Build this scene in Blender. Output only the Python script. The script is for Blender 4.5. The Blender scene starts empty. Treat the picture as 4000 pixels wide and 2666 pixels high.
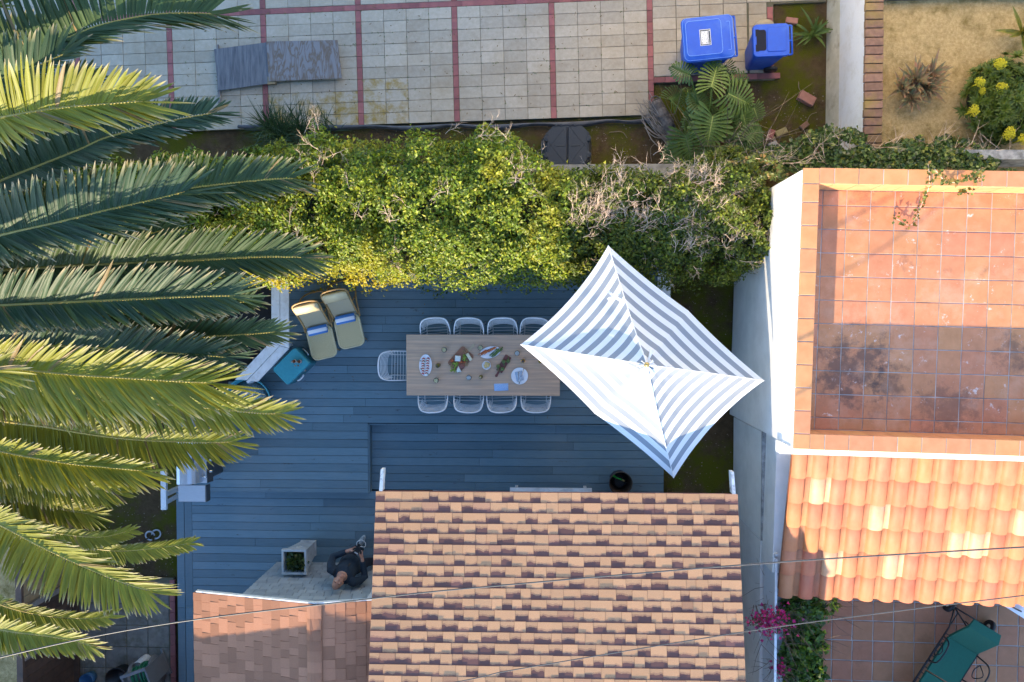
import bpy, math, random
import numpy as np
from mathutils import Vector, Matrix, Euler, noise

R = math.radians
rnd = random.Random(11)
C = bpy.context.scene.collection
SC = bpy.context.scene

# ------------------------------------------------------------------ camera
H, F = 14.08, 3115.0                    # metres above the paving, focal length in photograph pixels
NX, NY = 2130.0, 1240.0                 # where the plumb line under the drone meets the picture
_a = Vector(((NX-2000)/F, -(NY-1333)/F, -1)).normalized()
ROT = _a.rotation_difference(Vector((0, 0, -1))).to_matrix()
cam = bpy.data.cameras.new('camera'); cam.sensor_width = 36; cam.sensor_fit = 'HORIZONTAL'
cam.lens = 36*F/4000; cam.clip_end = 500; cam.clip_start = .1
camo = bpy.data.objects.new('camera', cam); C.objects.link(camo)
camo.matrix_world = Matrix.Translation((0, 0, H)) @ ROT.to_4x4()
SC.camera = camo

# ------------------------------------------------------------------ sky, sun, exposure
SUNDIR = Vector((.485, 1.5, -.52)).normalized()      # way the light travels (low winter sun from the south)
EL = math.asin(-SUNDIR.z)
w = bpy.data.worlds.new('World'); SC.world = w; w.use_nodes = True
nt = w.node_tree; bg = nt.nodes['Background']
sky = nt.nodes.new('ShaderNodeTexSky'); sky.sky_type = 'NISHITA'; sky.sun_disc = False
sky.sun_elevation = EL; sky.sun_rotation = math.atan2(-SUNDIR.x, -SUNDIR.y)
sky.air_density = 1.0; sky.dust_density = .4; sky.ozone_density = 3.5
nt.links.new(sky.outputs[0], bg.inputs[0]); bg.inputs[1].default_value = .15
sl = bpy.data.lights.new('sun', 'SUN'); sl.energy = 2.6; sl.angle = R(.5); sl.color = (1, .82, .57)
so = bpy.data.objects.new('sun', sl); C.objects.link(so); so.location = (-6, -28, 12)
so.rotation_euler = SUNDIR.to_track_quat('-Z', 'Y').to_euler()
vs = SC.view_settings
SC.display_settings.display_device = 'sRGB'
vs.view_transform = 'Standard'; vs.look = 'None'; vs.gamma = 1; vs.exposure = 2.2; vs.use_curve_mapping = False
SC.render.engine = 'CYCLES'
SC.cycles.use_denoising = True; SC.cycles.max_bounces = 8; SC.cycles.transparent_max_bounces = 8

# ------------------------------------------------------------------ helpers
def P(px, py, z=0.0):
    """the point at height z that the photograph shows at pixel (px, py)"""
    d = ROT @ Vector(((px-2000)/F, -(py-1333)/F, -1))
    t = (H-z)/-d.z
    return Vector((d.x*t, d.y*t, z))
def mpp(z): return (H-z)/F

WM = {}
def thing(name, label, cat, loc=(0, 0, 0), rz=0, group=None, rot=None):
    o = bpy.data.objects.new(name, None); C.objects.link(o); o.empty_display_size = .1
    o.location = loc; o.rotation_euler = rot or (0, 0, rz)
    WM[o.name] = Matrix.LocRotScale(Vector(loc), Euler(o.rotation_euler), None)
    tag(o, label, cat, group); return o
def tag(o, label=None, cat=None, group=None, kind=None):
    if label: o['label'] = label
    if cat: o['category'] = cat
    if group: o['group'] = group
    if kind: o['kind'] = kind
    return o
def adopt(o, parent, local=False):
    if parent is not None:
        o.parent = parent
        if not local: o.matrix_parent_inverse = WM.get(parent.name, Matrix.Identity(4)).inverted()
    return o
def obj(name, me, parent=None, local=False):
    o = bpy.data.objects.new(name, me); C.objects.link(o); return adopt(o, parent, local)
def copytree(o, loc, rz, label=None, group=None, parent=None):
    c = o.copy(); C.objects.link(c)
    if parent is None:
        c.location = loc; c.rotation_euler = (0, 0, rz)
        WM[c.name] = Matrix.LocRotScale(Vector(loc), Euler((0, 0, rz)), None)
        if label: c['label'] = label
        if group: c['group'] = group
    else: c.parent = parent
    for ch in list(o.children): copytree(ch, None, None, parent=c)
    return c

class MB:
    def __init__(s): s.v = []; s.f = []; s.m = []; s.mi = 0
    def add(s, vs, fs):
        b = len(s.v); s.v += [tuple(v) for v in vs]
        for f in fs: s.f.append(tuple(b+i for i in f)); s.m.append(s.mi)
        return s
    def box(s, c, size, rz=0, ch=0, M=None):
        x, y, z = [q/2 for q in size]; ch = min(ch, x*.9, y*.9)
        vs = [(-x, -y, -z), (x, -y, -z), (x, y, -z), (-x, y, -z)]
        if ch:
            vs += [(-x, -y, z-ch), (x, -y, z-ch), (x, y, z-ch), (-x, y, z-ch), (-x+ch, -y+ch, z), (x-ch, -y+ch, z), (x-ch, y-ch, z), (-x+ch, y-ch, z)]
            fs = [(3, 2, 1, 0)]+[(i, (i+1) % 4, 4+(i+1) % 4, 4+i) for i in range(4)]+[(4+i, 4+(i+1) % 4, 8+(i+1) % 4, 8+i) for i in range(4)]+[(8, 9, 10, 11)]
        else:
            vs += [(-x, -y, z), (x, -y, z), (x, y, z), (-x, y, z)]
            fs = [(3, 2, 1, 0), (4, 5, 6, 7)]+[(i, (i+1) % 4, 4+(i+1) % 4, 4+i) for i in range(4)]
        m = Matrix.Translation(c) @ Matrix.Rotation(rz, 4, 'Z')
        if M is not None: m = m @ M
        return s.add([m @ Vector(v) for v in vs], fs)
    def hexa(s, b, t):
        """box between four bottom corners b and four top corners t (both counter-clockwise seen from above)"""
        return s.add(list(b)+list(t), [(3, 2, 1, 0), (4, 5, 6, 7)]+[(i, (i+1) % 4, 4+(i+1) % 4, 4+i) for i in range(4)])
    def prism(s, poly, z0, z1, inset=0):
        n = len(poly); a = sum(poly[i][0]*poly[(i+1) % n][1]-poly[(i+1) % n][0]*poly[i][1] for i in range(n))
        if a < 0: poly = poly[::-1]
        cx = sum(p[0] for p in poly)/n; cy = sum(p[1] for p in poly)/n
        vs = [(p[0], p[1], z0) for p in poly]+[(p[0]+(cx-p[0])*inset, p[1]+(cy-p[1])*inset, z1) for p in poly]
        return s.add(vs, [tuple(range(n-1, -1, -1)), tuple(range(n, 2*n))]+[(i, (i+1) % n, n+(i+1) % n, n+i) for i in range(n)])
    def tube(s, pts, r, n=6, caps=True, closed=False, flat=None):
        pts = [Vector(p) for p in pts]; k = len(pts)
        rs = r if isinstance(r, (list, tuple)) else [r]*k
        up = Vector((0, 0, 1)); vs = []; fs = []; prev = None
        for i, p in enumerate(pts):
            if closed: t = pts[(i+1) % k]-pts[i-1]
            else: t = pts[min(i+1, k-1)]-pts[max(i-1, 0)]
            if t.length < 1e-9: t = Vector((0, 0, 1))
            t.normalize()
            if prev is None:
                a = up.cross(t)
                if a.length < .05: a = Vector((1, 0, 0)).cross(t)
            else:
                a = prev-t*prev.dot(t)
                if a.length < 1e-6: a = up.cross(t)
            a.normalize(); b = t.cross(a); prev = a
            for j in range(n):
                q = 2*math.pi*j/n
                vs.append(p+a*(math.cos(q)*rs[i])+b*(math.sin(q)*rs[i]*(flat or 1)))
        for i in range(k if closed else k-1):
            i2 = (i+1) % k
            for j in range(n): fs.append((i*n+j, i*n+(j+1) % n, i2*n+(j+1) % n, i2*n+j))
        if caps and not closed: fs += [tuple(range(n-1, -1, -1)), tuple((k-1)*n+j for j in range(n))]
        return s.add(vs, fs)
    def lathe(s, prof, n=20, c=(0, 0, 0), sx=1, sy=1, rz=0):
        vs = []; fs = []; k = len(prof); c = Vector(c); rm = Matrix.Rotation(rz, 3, 'Z')
        for r, z in prof:
            for j in range(n):
                a = 2*math.pi*j/n; vs.append(c+rm @ Vector((math.cos(a)*r*sx, math.sin(a)*r*sy, z)))
        for i in range(k-1):
            for j in range(n): fs.append((i*n+j, i*n+(j+1) % n, (i+1)*n+(j+1) % n, (i+1)*n+j))
        if prof[-1][0] > 1e-6: fs.append(tuple((k-1)*n+j for j in range(n)))
        if prof[0][0] > 1e-6: fs.append(tuple(range(n-1, -1, -1)))
        return s.add(vs, fs)
    def ball(s, c, r, nu=10, nv=7, M=None):
        r = (r, r, r) if isinstance(r, (int, float)) else r
        vs = []; fs = []; c = Vector(c)
        for i in range(nv+1):
            th = math.pi*i/nv
            for j in range(nu):
                a = 2*math.pi*j/nu; q = Vector((math.sin(th)*math.cos(a)*r[0], math.sin(th)*math.sin(a)*r[1], math.cos(th)*r[2]))
                vs.append(c+(M @ q if M is not None else q))
        for i in range(nv):
            for j in range(nu): fs.append((i*nu+j, (i+1)*nu+j, (i+1)*nu+(j+1) % nu, i*nu+(j+1) % nu))
        return s.add(vs, fs)
    def mesh(s, name, mats, smooth=False):
        me = bpy.data.meshes.new(name); me.from_pydata(s.v, [], s.f)
        for m in (mats if isinstance(mats, (list, tuple)) else [mats]): me.materials.append(m)
        if any(s.m): me.polygons.foreach_set('material_index', s.m)
        if smooth: me.polygons.foreach_set('use_smooth', [True]*len(s.f))
        me.update(); return me
    def obj(s, name, mats, parent=None, smooth=False, local=False):
        return obj(name, s.mesh(name, mats, smooth), parent, local)
def arc(c, r, a0, a1, n, z=0, ry=None):
    return [(c[0]+math.cos(a0+(a1-a0)*i/n)*r, c[1]+math.sin(a0+(a1-a0)*i/n)*(ry or r), z) for i in range(n+1)]
def rrect(x, y, r, n=4):
    out = []
    for sx, sy, a in ((1, 1, 0), (-1, 1, 90), (-1, -1, 180), (1, -1, 270)):
        for i in range(n+1):
            q = R(a+90*i/n); out.append((sx*(x-r)+math.cos(q)*r, sy*(y-r)+math.sin(q)*r))
    return out
def spline(pts, n):
    """Catmull-Rom through pts, n samples evenly along its length"""
    pts = [Vector(p) for p in pts]; q = [pts[0]*2-pts[1]]+pts+[pts[-1]*2-pts[-2]]; out = []
    for i in range(1, len(q)-2):
        for k in range(24):
            t = k/24; a, b, c, d = q[i-1:i+3]
            out.append(.5*((2*b)+(c-a)*t+(2*a-5*b+4*c-d)*t*t+(3*b-a-3*c+d)*t**3))
    out.append(pts[-1]); L = [0]
    for i in range(1, len(out)): L.append(L[-1]+(out[i]-out[i-1]).length)
    res = []; j = 0
    for k in range(n):
        s = L[-1]*k/(n-1)
        while j < len(L)-2 and L[j+1] < s: j += 1
        f = (s-L[j])/max(L[j+1]-L[j], 1e-9); res.append(out[j].lerp(out[j+1], f))
    return res

# ------------------------------------------------------------------ materials
class NT:
    def __init__(s, name):
        s.mat = bpy.data.materials.new(name); s.mat.use_nodes = True; s.t = s.mat.node_tree
        s.n = s.t.nodes; s.l = s.t.links; s.b = s.n['Principled BSDF']; s.out = s.n['Material Output']; s._pos = None
    def new(s, t, **kw):
        x = s.n.new(t)
        for k, v in kw.items(): setattr(x, k, v)
        return x
    def link(s, a, b): s.l.new(a, b)
    def pos(s, scale=(1, 1, 1), rz=0, obj_=False):
        g = s.new('ShaderNodeTexCoord').outputs['Object'] if obj_ else s.new('ShaderNodeNewGeometry').outputs['Position']
        m = s.new('ShaderNodeMapping'); m.inputs['Scale'].default_value = scale; m.inputs['Rotation'].default_value = (0, 0, rz)
        s.link(g, m.inputs[0]); return m.outputs[0]
    def noise(s, scale, detail=5, rough=.55, vec=None, dist=0):
        x = s.new('ShaderNodeTexNoise'); x.inputs['Scale'].default_value = scale; x.inputs['Detail'].default_value = detail
        x.inputs['Roughness'].default_value = rough; x.inputs['Distortion'].default_value = dist
        s.link(vec if vec is not None else s.pos(), x.inputs['Vector']); return x.outputs[0]
    def ramp(s, fac, stops):
        x = s.new('ShaderNodeValToRGB'); e = x.color_ramp.elements
        while len(e) < len(stops): e.new(.5)
        for i, (p, c) in enumerate(stops):
            e[i].position = p; e[i].color = (c, c, c, 1) if isinstance(c, (int, float)) else (*c, 1)
        s.link(fac, x.inputs[0]); return x.outputs[0]
    def mix(s, fac, a, b, mode='MIX'):
        x = s.new('ShaderNodeMix', data_type='RGBA', blend_type=mode)
        for i, v in ((0, fac), (6, a), (7, b)):
            if isinstance(v, (int, float)): x.inputs[i].default_value = v if i == 0 else (v, v, v, 1)
            elif isinstance(v, tuple): x.inputs[i].default_value = (*v, 1)
            else: s.link(v, x.inputs[i])
        return x.outputs[2]
    def math(s, op, a, b=None):
        x = s.new('ShaderNodeMath', operation=op)
        for i, v in ((0, a), (1, b)):
            if v is None: continue
            if isinstance(v, (int, float)): x.inputs[i].default_value = v
            else: s.link(v, x.inputs[i])
        return x.outputs[0]
    def rand(s): return s.new('ShaderNodeObjectInfo').outputs['Random']
    def hsv(s, col, hue=.5, sat=1, val=1):
        x = s.new('ShaderNodeHueSaturation')
        for i, v in ((0, hue), (1, sat), (2, val)):
            if isinstance(v, (int, float)): x.inputs[i].default_value = v
            else: s.link(v, x.inputs[i])
        s.link(col, x.inputs['Color']); return x.outputs[0]
    def bump(s, h, strength=.3, dist=.01):
        x = s.new('ShaderNodeBump'); x.inputs['Strength'].default_value = strength; x.inputs['Distance'].default_value = dist
        s.link(h, x.inputs['Height']); s.link(x.outputs[0], s.b.inputs['Normal']); return x
    def fin(s, col=None, rough=.7, metal=0, spec=None):
        if col is not None:
            if isinstance(col, tuple): s.b.inputs['Base Color'].default_value = (*col, 1)
            else: s.link(col, s.b.inputs['Base Color'])
        if isinstance(rough, (int, float)): s.b.inputs['Roughness'].default_value = rough
        else: s.link(rough, s.b.inputs['Roughness'])
        s.b.inputs['Metallic'].default_value = metal
        if spec is not None: s.b.inputs['Specular IOR Level'].default_value = spec
        return s.mat

def M(name, c1, c2=None, scale=6, rough=.7, metal=0, rand=0, bump=0, bscale=60, bdist=.004, vec=None, lo=.35, hi=.65, detail=6, spec=None, dirt=None, dscale=3):
    """noise between two colours, a tint per object, fine relief, optional dirt patches"""
    t = NT(name); v = t.pos(vec) if vec else t.pos()
    c2 = c2 or tuple(x*.86 for x in c1)
    col = t.mix(t.ramp(t.noise(scale, detail, .6, v), [(lo, 0), (hi, 1)]), c1, c2)
    if dirt: col = t.mix(t.ramp(t.noise(dscale, 8, .65), [(.5, 0), (.72, .8)]), col, dirt)
    if rand:
        r = t.new('ShaderNodeMapRange'); t.link(t.rand(), r.inputs[0]); r.inputs[3].default_value = 1-rand; r.inputs[4].default_value = 1+rand
        col = t.hsv(col, val=r.outputs[0])
    if bump: t.bump(t.noise(bscale, 3, .6, v), bump, bdist)
    return t.fin(col, rough, metal, spec)

def leafmat(name, trans=.35, rough=.45, attr='col', bump=0, spec=.35):
    t = NT(name); a = t.new('ShaderNodeAttribute', attribute_name=attr)
    t.fin(a.outputs['Color'], rough, 0, spec)
    tr = t.new('ShaderNodeBsdfTranslucent'); t.link(t.mix(1.0, a.outputs['Color'], (1.7, 1.55, .55), 'MULTIPLY'), tr.inputs['Color'])
    mx = t.new('ShaderNodeMixShader'); mx.inputs[0].default_value = trans
    t.link(t.b.outputs[0], mx.inputs[1]); t.link(tr.outputs[0], mx.inputs[2]); t.link(mx.outputs[0], t.out.inputs[0])
    return t.mat
# ================================================================== materials of the setting
def dirt_mat(name, c1, c2, moss, lo=.5, hi=.62, mscale=1.3, s1=9):
    t = NT(name); col = t.mix(t.ramp(t.noise(s1, 9, .75), [(.35, 0), (.65, 1)]), c1, c2)
    col = t.mix(t.ramp(t.noise(mscale, 7, .68), [(lo, 0), (hi, 1)]), col, moss)
    col = t.mix(t.ramp(t.noise(70, 3, .7), [(.7, 0), (.8, .55)]), col, (.3, .26, .2))
    t.bump(t.noise(45, 8, .75), .9, .03); return t.fin(col, .95, 0, .1)
m_dirt = dirt_mat('dirt', (.078, .05, .026), (.12, .085, .048), (.095, .10, .010), .45, .60)
m_sand = dirt_mat('sand', (.58, .43, .21), (.36, .25, .11), (.20, .145, .045), .50, .70, 3.0, 22)
m_joint = M('paving_joint', (.10, .10, .05), (.16, .14, .10), 8, .95)
t = NT('concrete_paver')
c = t.mix(t.ramp(t.noise(14, 8, .65), [(.3, 0), (.7, 1)]), (.53, .465, .365), (.42, .365, .28))
c = t.mix(t.ramp(t.noise(.9, 7, .7), [(.46, 0), (.72, .6)]), c, (.33, .25, .15))
c = t.mix(t.ramp(t.noise(160, 2, .6), [(.62, 0), (.75, .5)]), c, (.2, .19, .17))
r = t.new('ShaderNodeMapRange'); t.link(t.rand(), r.inputs[0]); r.inputs[3].default_value = .86; r.inputs[4].default_value = 1.1
t.bump(t.noise(120, 4, .7), .35, .004); m_paver = t.fin(t.hsv(c, val=r.outputs[0]), .9, 0, .2)
t = NT('lichen_paver')
c = t.mix(t.ramp(t.noise(14, 8, .65), [(.3, 0), (.7, 1)]), (.53, .465, .365), (.42, .365, .28))
c = t.mix(t.ramp(t.noise(3.2, 9, .75), [(.44, 0), (.6, .9)]), c, (.33, .22, .04))
t.bump(t.noise(120, 4, .7), .35, .004); m_paver_l = t.fin(c, .92, 0, .2)
m_brick = M('red_paving_brick', (.36, .13, .115), (.27, .10, .10), 9, .88, rand=.22, bump=.4, bscale=90)
t = NT('deck_paint'); v = t.pos((1, 9, 9))
c = t.mix(t.ramp(t.noise(5, 6, .6, v), [(.3, 0), (.7, 1)]), (.135, .22, .268), (.11, .185, .228))
c = t.mix(t.ramp(t.noise(2.2, 10, .78, t.pos((1, 5, 5))), [(.625, 0), (.65, 1)]), c, (.05, .04, .035))
c = t.mix(t.ramp(t.noise(5, 9, .75, t.pos((1, 1.3, 1))), [(.655, 0), (.74, .5)]), c, (.22, .12, .06))
c = t.mix(t.ramp(t.noise(.8, 6, .65), [(.42, 0), (.7, .5)]), c, (.20, .255, .285))
c = t.mix(t.ramp(t.noise(13, 8, .8, t.pos((1, 3, 3))), [(.66, 0), (.74, .45)]), c, (.05, .07, .085))
r = t.new('ShaderNodeMapRange'); t.link(t.rand(), r.inputs[0]); r.inputs[3].default_value = .80; r.inputs[4].default_value = 1.2
t.bump(t.noise(30, 6, .7, t.pos((1, 14, 14))), .25, .003); m_deck = t.fin(t.hsv(c, val=r.outputs[0]), .5, 0, .35)
m_black = M('black_gap', (.012, .012, .014), rough=.9)
m_stucco = M('white_stucco', (.82, .81, .79), (.74, .73, .71), 3, .85, bump=.35, bscale=130, bdist=.003, dirt=(.62, .62, .6), dscale=1.2)
m_oldcem = M('weathered_cement', (.42, .42, .41), (.22, .22, .22), 9, .95, bump=.5, bscale=60, dirt=(.07, .075, .07), dscale=6)
m_cement = M('cement_block', (.36, .33, .28), (.25, .23, .2), 7, .95, bump=.6, bscale=45, dirt=(.12, .12, .05), dscale=5)
t = NT('white_painted_brick'); br = t.new('ShaderNodeTexBrick'); t.link(t.pos((1, 1, 1)), br.inputs[0])
c = t.mix(t.ramp(t.noise(2.5, 8, .7), [(.48, 0), (.75, .6)]), (.74, .75, .76), (.5, .47, .38))
t.bump(t.noise(22, 5, .6), .6, .012); m_whitewall = t.fin(c, .8)
m_coping = M('brown_coping_brick', (.25, .14, .095), (.17, .095, .065), 14, .9, rand=.25, bump=.6, bscale=70, dirt=(.26, .20, .03), dscale=1.9)
def terracotta(name, base, sat=1., pools=False, stain=(.10, .06, .055), sl=(.57, .74), white=True):
    t = NT(name)
    c = t.mix(t.ramp(t.noise(6, 6, .6), [(.3, 0), (.7, 1)]), base, tuple(x*y for x, y in zip(base, (.8, .78, .72))))
    h = t.new('ShaderNodeMapRange'); t.link(t.rand(), h.inputs[0]); h.inputs[3].default_value = .492; h.inputs[4].default_value = .507
    c = t.hsv(c, hue=h.outputs[0])
    c = t.mix(t.ramp(t.noise(1.3, 9, .72), [(sl[0], 0), (sl[1], .85)]), c, stain)
    if pools:      # black mildew where rain water stands, pale worn patches elsewhere
        for (px_, py_, rad, amt) in ((3330, 1440, .85, .66), (3480, 1490, .5, .55), (3700, 1600, .7, .45), (3960, 1380, .45, .5)):
            ds = t.new('ShaderNodeVectorMath', operation='DISTANCE'); t.link(t.pos(), ds.inputs[0]); ds.inputs[1].default_value = P(px_, py_, 3.15)
            k = t.math('ADD', t.math('DIVIDE', ds.outputs['Value'], rad), t.math('MULTIPLY', t.math('SUBTRACT', t.noise(3.2, 8, .75), .5), 2.6))
            c = t.mix(t.ramp(k, [(.22, amt), (.55, 0)]), c, (.055, .045, .045))
        c = t.mix(t.ramp(t.noise(2.4, 7, .7), [(.5, 0), (.75, .55)]), c, (.66, .40, .27))
    if white: c = t.mix(t.ramp(t.noise(5.5, 10, .8), [(.605, 0), (.65, .75)]), c, (.74, .68, .63))
    t.bump(t.noise(40, 4, .6), .25, .004); return t.fin(c, .62, 0, .35)
m_tile = terracotta('terracotta_floor_tile', (.57, .25, .125), pools=True)
m_cope = terracotta('terracotta_coping_tile', (.60, .275, .125), white=False, sl=(.72, .9))
m_court = terracotta('courtyard_tile', (.43, .19, .10), white=False, sl=(.58, .8), stain=(.12, .07, .04))
m_grout = M('cement_grout', (.52, .49, .45), (.22, .2, .18), 2.5, .95, bump=.5, bscale=80)
t = NT('clay_roof_tile')
c = t.mix(t.ramp(t.noise(5, 6, .6), [(.3, 0), (.7, 1)]), (.45, .155, .075), (.39, .13, .06))
h = t.new('ShaderNodeMapRange'); t.link(t.rand(), h.inputs[0]); h.inputs[3].default_value = .488; h.inputs[4].default_value = .512
c = t.hsv(c, hue=h.outputs[0])
c = t.mix(t.ramp(t.noise(8, 8, .75, t.pos((1.6, .5, 1))), [(.66, 0), (.74, .7)]), c, (.2, .17, .08))
sp = t.new('ShaderNodeSeparateXYZ'); t.link(t.new('ShaderNodeTexCoord').outputs['Object'], sp.inputs[0])
dirt_ = t.math('MULTIPLY', t.math('GREATER_THAN', t.math('ADD', sp.outputs[0], t.math('MULTIPLY', t.noise(24, 6, .7), .09)), .235), t.ramp(t.noise(3, 5, .6), [(.35, .1), (.65, .75)]))
c = t.mix(dirt_, c, (.20, .10, .055)); c = t.mix(t.ramp(t.noise(2.1, 6, .6, t.pos((3, 1, 1))), [(.4, 0), (.7, .45)]), c, (.50, .235, .13))
t.bump(t.noise(60, 4, .6), .25, .003); m_clay = t.fin(c, .62, 0, .25)
m_clayp = M('pale_clay_roof_tile', (.50, .28, .16), (.45, .24, .13), 5, .6, bump=.15, dirt=(.4, .3, .2), dscale=7)
def shingle_mat(name, a, b, val=.08, band=None, lo=.34, rg=.30):
    t = NT(name)
    c = t.mix(t.ramp(t.noise(170, 3, .8), [(.35, 0), (.65, 1)]), a, b)
    c = t.mix(t.ramp(t.noise(4, 4, .6), [(.35, 0), (.75, .35)]), c, tuple(x*.75 for x in a))
    if band:      # dark granule band printed along each tab's top, widened to paint in tab shadows
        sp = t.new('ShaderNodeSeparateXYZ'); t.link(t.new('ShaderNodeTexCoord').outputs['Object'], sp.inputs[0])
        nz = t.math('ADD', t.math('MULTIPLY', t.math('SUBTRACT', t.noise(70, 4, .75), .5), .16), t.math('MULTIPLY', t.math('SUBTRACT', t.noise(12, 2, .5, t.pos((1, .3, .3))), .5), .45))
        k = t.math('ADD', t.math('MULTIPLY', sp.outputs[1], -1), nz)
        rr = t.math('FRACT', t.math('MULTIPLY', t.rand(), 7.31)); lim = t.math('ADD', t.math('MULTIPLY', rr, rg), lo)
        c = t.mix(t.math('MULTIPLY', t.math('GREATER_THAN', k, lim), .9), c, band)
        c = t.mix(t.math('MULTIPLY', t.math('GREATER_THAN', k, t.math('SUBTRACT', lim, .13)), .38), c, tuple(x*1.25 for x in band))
    r = t.new('ShaderNodeMapRange'); t.link(t.rand(), r.inputs[0]); r.inputs[3].default_value = 1-val; r.inputs[4].default_value = 1+val
    t.bump(t.noise(190, 3, .75), .35, .003); return t.fin(t.hsv(c, val=r.outputs[0]), .95, 0, .1)
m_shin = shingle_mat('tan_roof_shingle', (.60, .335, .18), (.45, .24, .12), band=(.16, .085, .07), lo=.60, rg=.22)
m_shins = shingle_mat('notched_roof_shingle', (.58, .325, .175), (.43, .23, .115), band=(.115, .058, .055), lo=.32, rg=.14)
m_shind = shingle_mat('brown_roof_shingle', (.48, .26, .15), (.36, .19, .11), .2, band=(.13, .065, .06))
m_shinp = shingle_mat('wing_roof_shingle', (.44, .215, .125), (.32, .15, .09), .2)
m_white = M('white_paint', (.80, .81, .82), (.72, .73, .74), 6, .5, dirt=(.55, .53, .5), dscale=9)
m_wpeel = M('peeling_white_paint', (.80, .80, .79), (.7, .7, .68), 6, .6, dirt=(.16, .12, .09), dscale=14)
m_siding = M('grey_painted_shingle', (.36, .40, .42), (.30, .34, .37), 8, .7, rand=.14, bump=.25, bscale=30)
m_brownwood = M('dark_fence_wood', (.10, .06, .04), (.06, .038, .028), 6, .85, rand=.25, bump=.4, bscale=30)
m_tanwood = M('tan_weathered_wood', (.36, .27, .15), (.26, .19, .11), 8, .85, bump=.3)
m_greywood = M('grey_weathered_wood', (.26, .24, .22), (.17, .155, .15), 12, .85, bump=.4)
m_glass_dark = M('window_glass', (.03, .04, .05), rough=.08)

# ================================================================== ground
g = MB(); N = 40
for i in range(N+1):
    for j in range(N+1):
        x = -60+120*i/N; y = -60+120*j/N; g.v.append((x, y, -.07))
g.f = [(i*(N+1)+j, (i+1)*(N+1)+j, (i+1)*(N+1)+j+1, i*(N+1)+j+1) for i in range(N) for j in range(N)]; g.m = [0]*len(g.f)
tag(g.obj('ground', m_dirt), kind='structure')

# ================================================================== concrete paver patio (north)
b2 = R(1.35); O2 = P(1398, 31); E2 = Vector((math.cos(b2), math.sin(b2), 0)); S2 = Vector((math.sin(b2), -math.cos(b2), 0))
def T2(s, t, z=0): q = O2+E2*s+S2*t; return Vector((q.x, q.y, z))
p = MB(); p.prism([T2(-8.5, -3).xy, T2(5.12, -3).xy, T2(5.12, 2.05).xy, T2(-8.5, 2.05).xy], -.06, -.012)
p.prism([T2(5.12, -3).xy, T2(8.12, -3).xy, T2(8.12, .22).xy, T2(7.22, .22).xy, T2(7.22, 1.52).xy, T2(5.12, 1.5).xy], -.06, -.0121)
patio = tag(p.obj('patio', m_joint), kind='structure')
def unit(name, sx, sy, sz, ch, mat):
    q = MB(); q.box((0, 0, -sz/2), (sx, sy, sz), ch=ch); return q.mesh(name, mat)
me_pav = unit('paver', .394, .194, .05, .004, m_paver); me_pavl = unit('paver', .394, .194, .05, .004, m_paver_l)
me_brk = unit('brick', .094, .194, .05, .004, m_brick); me_brh = unit('brick', .194, .094, .05, .004, m_brick)
def lay(me, name, s, t, parent, T=T2, rz=b2, z=0, jit=.0025):
    o = obj(name, me, parent, True); q = T(s, t, z+rnd.uniform(-jit, jit))
    o.location = q; o.rotation_euler = (rnd.gauss(0, .004), rnd.gauss(0, .004), rz+rnd.gauss(0, .004)); return o
far = MB()
for j in range(-5, 3):
    for k in range(-4, 10):
        t_ = .05+.1+.2*k if k >= 0 else -.05-.1+.2*(k+1)
        if j < 3:
            for i in range(4):
                s_ = 1.7*j+.05+.2+.4*i
                if j < -3 or k < -1:
                    far.box(T2(s_, t_, -.025), (.394, .194, .05), b2)
                else:
                    lich = (j == 0 and i < 2 and k >= 6) or (j == -1 and k >= 7)
                    lay(me_pavl if lich else me_pav, 'paver', s_, t_, patio)
    for k in range(-2, 10):
        if j > -4:
            t_ = .05+.1+.2*k if k >= 0 else -.05-.1+.2*(k+1)
            lay(me_brk, 'brick', 1.7*j, t_, patio)
    if j > -4:
        for i in range(9): lay(me_brh, 'brick', 1.7*j-.05+.095+.19*i, 0, patio)
for k in range(-2, 9): lay(me_brk, 'brick', 5.1, .15+.2*k if k >= 0 else -.15+.2*(k+1), patio)
o = far.obj('paver', m_paver, patio); o['kind'] = 'stuff'
me_nar = unit('paver', .30, .194, .05, .004, m_paver)
for i in range(8):
    for k in range(-1, 7):
        s_ = 5.15+.2+.405*i; t_ = .09+.2*k
        if i < 5 or t_ < .2:
            if i == 4 and t_ > .25: continue
            if i == 7: continue
            lay(me_pav, 'paver', s_, t_, patio)
for k in range(1, 7): lay(me_nar, 'paver', 5.15+.4*4+.2, .09+.2*k, patio)
for i in range(11): lay(me_brh, 'brick', 5.15+.1+.197*i, 1.45, patio)
for k in range(6): lay(me_brk, 'brick', 7.16, .37+.2*k, patio)
# square pavers beside the deck (south-west)
m_sq = M('square_paver', (.25, .24, .21), (.17, .16, .14), 6, .92, rand=.12, bump=.4, bscale=70, dirt=(.08, .08, .03), dscale=5)
me_sq = unit('paver', .385, .385, .05, .006, m_sq)
q0 = P(659, 2277); pth = MB(); a_ = P(290, 2255); b_ = P(684, 2760); pth.prism([(a_.x, a_.y), (b_.x, a_.y), (b_.x, b_.y), (a_.x, b_.y)], -.055, -.014)
path = tag(pth.obj('paved_path', m_joint), kind='structure')
for i in range(5):
    for k in range(7): lay(me_sq, 'paver', 0, 0, path, T=lambda s, t, z: Vector((q0.x-.2-.398*i, q0.y-.2-.398*k, z)), rz=R(.3))
for k in range(13): lay(me_brk, 'brick', 0, 0, path, T=lambda s, t, z: Vector((q0.x+.06, q0.y-.05-.2*k, z)), rz=0)

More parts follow.
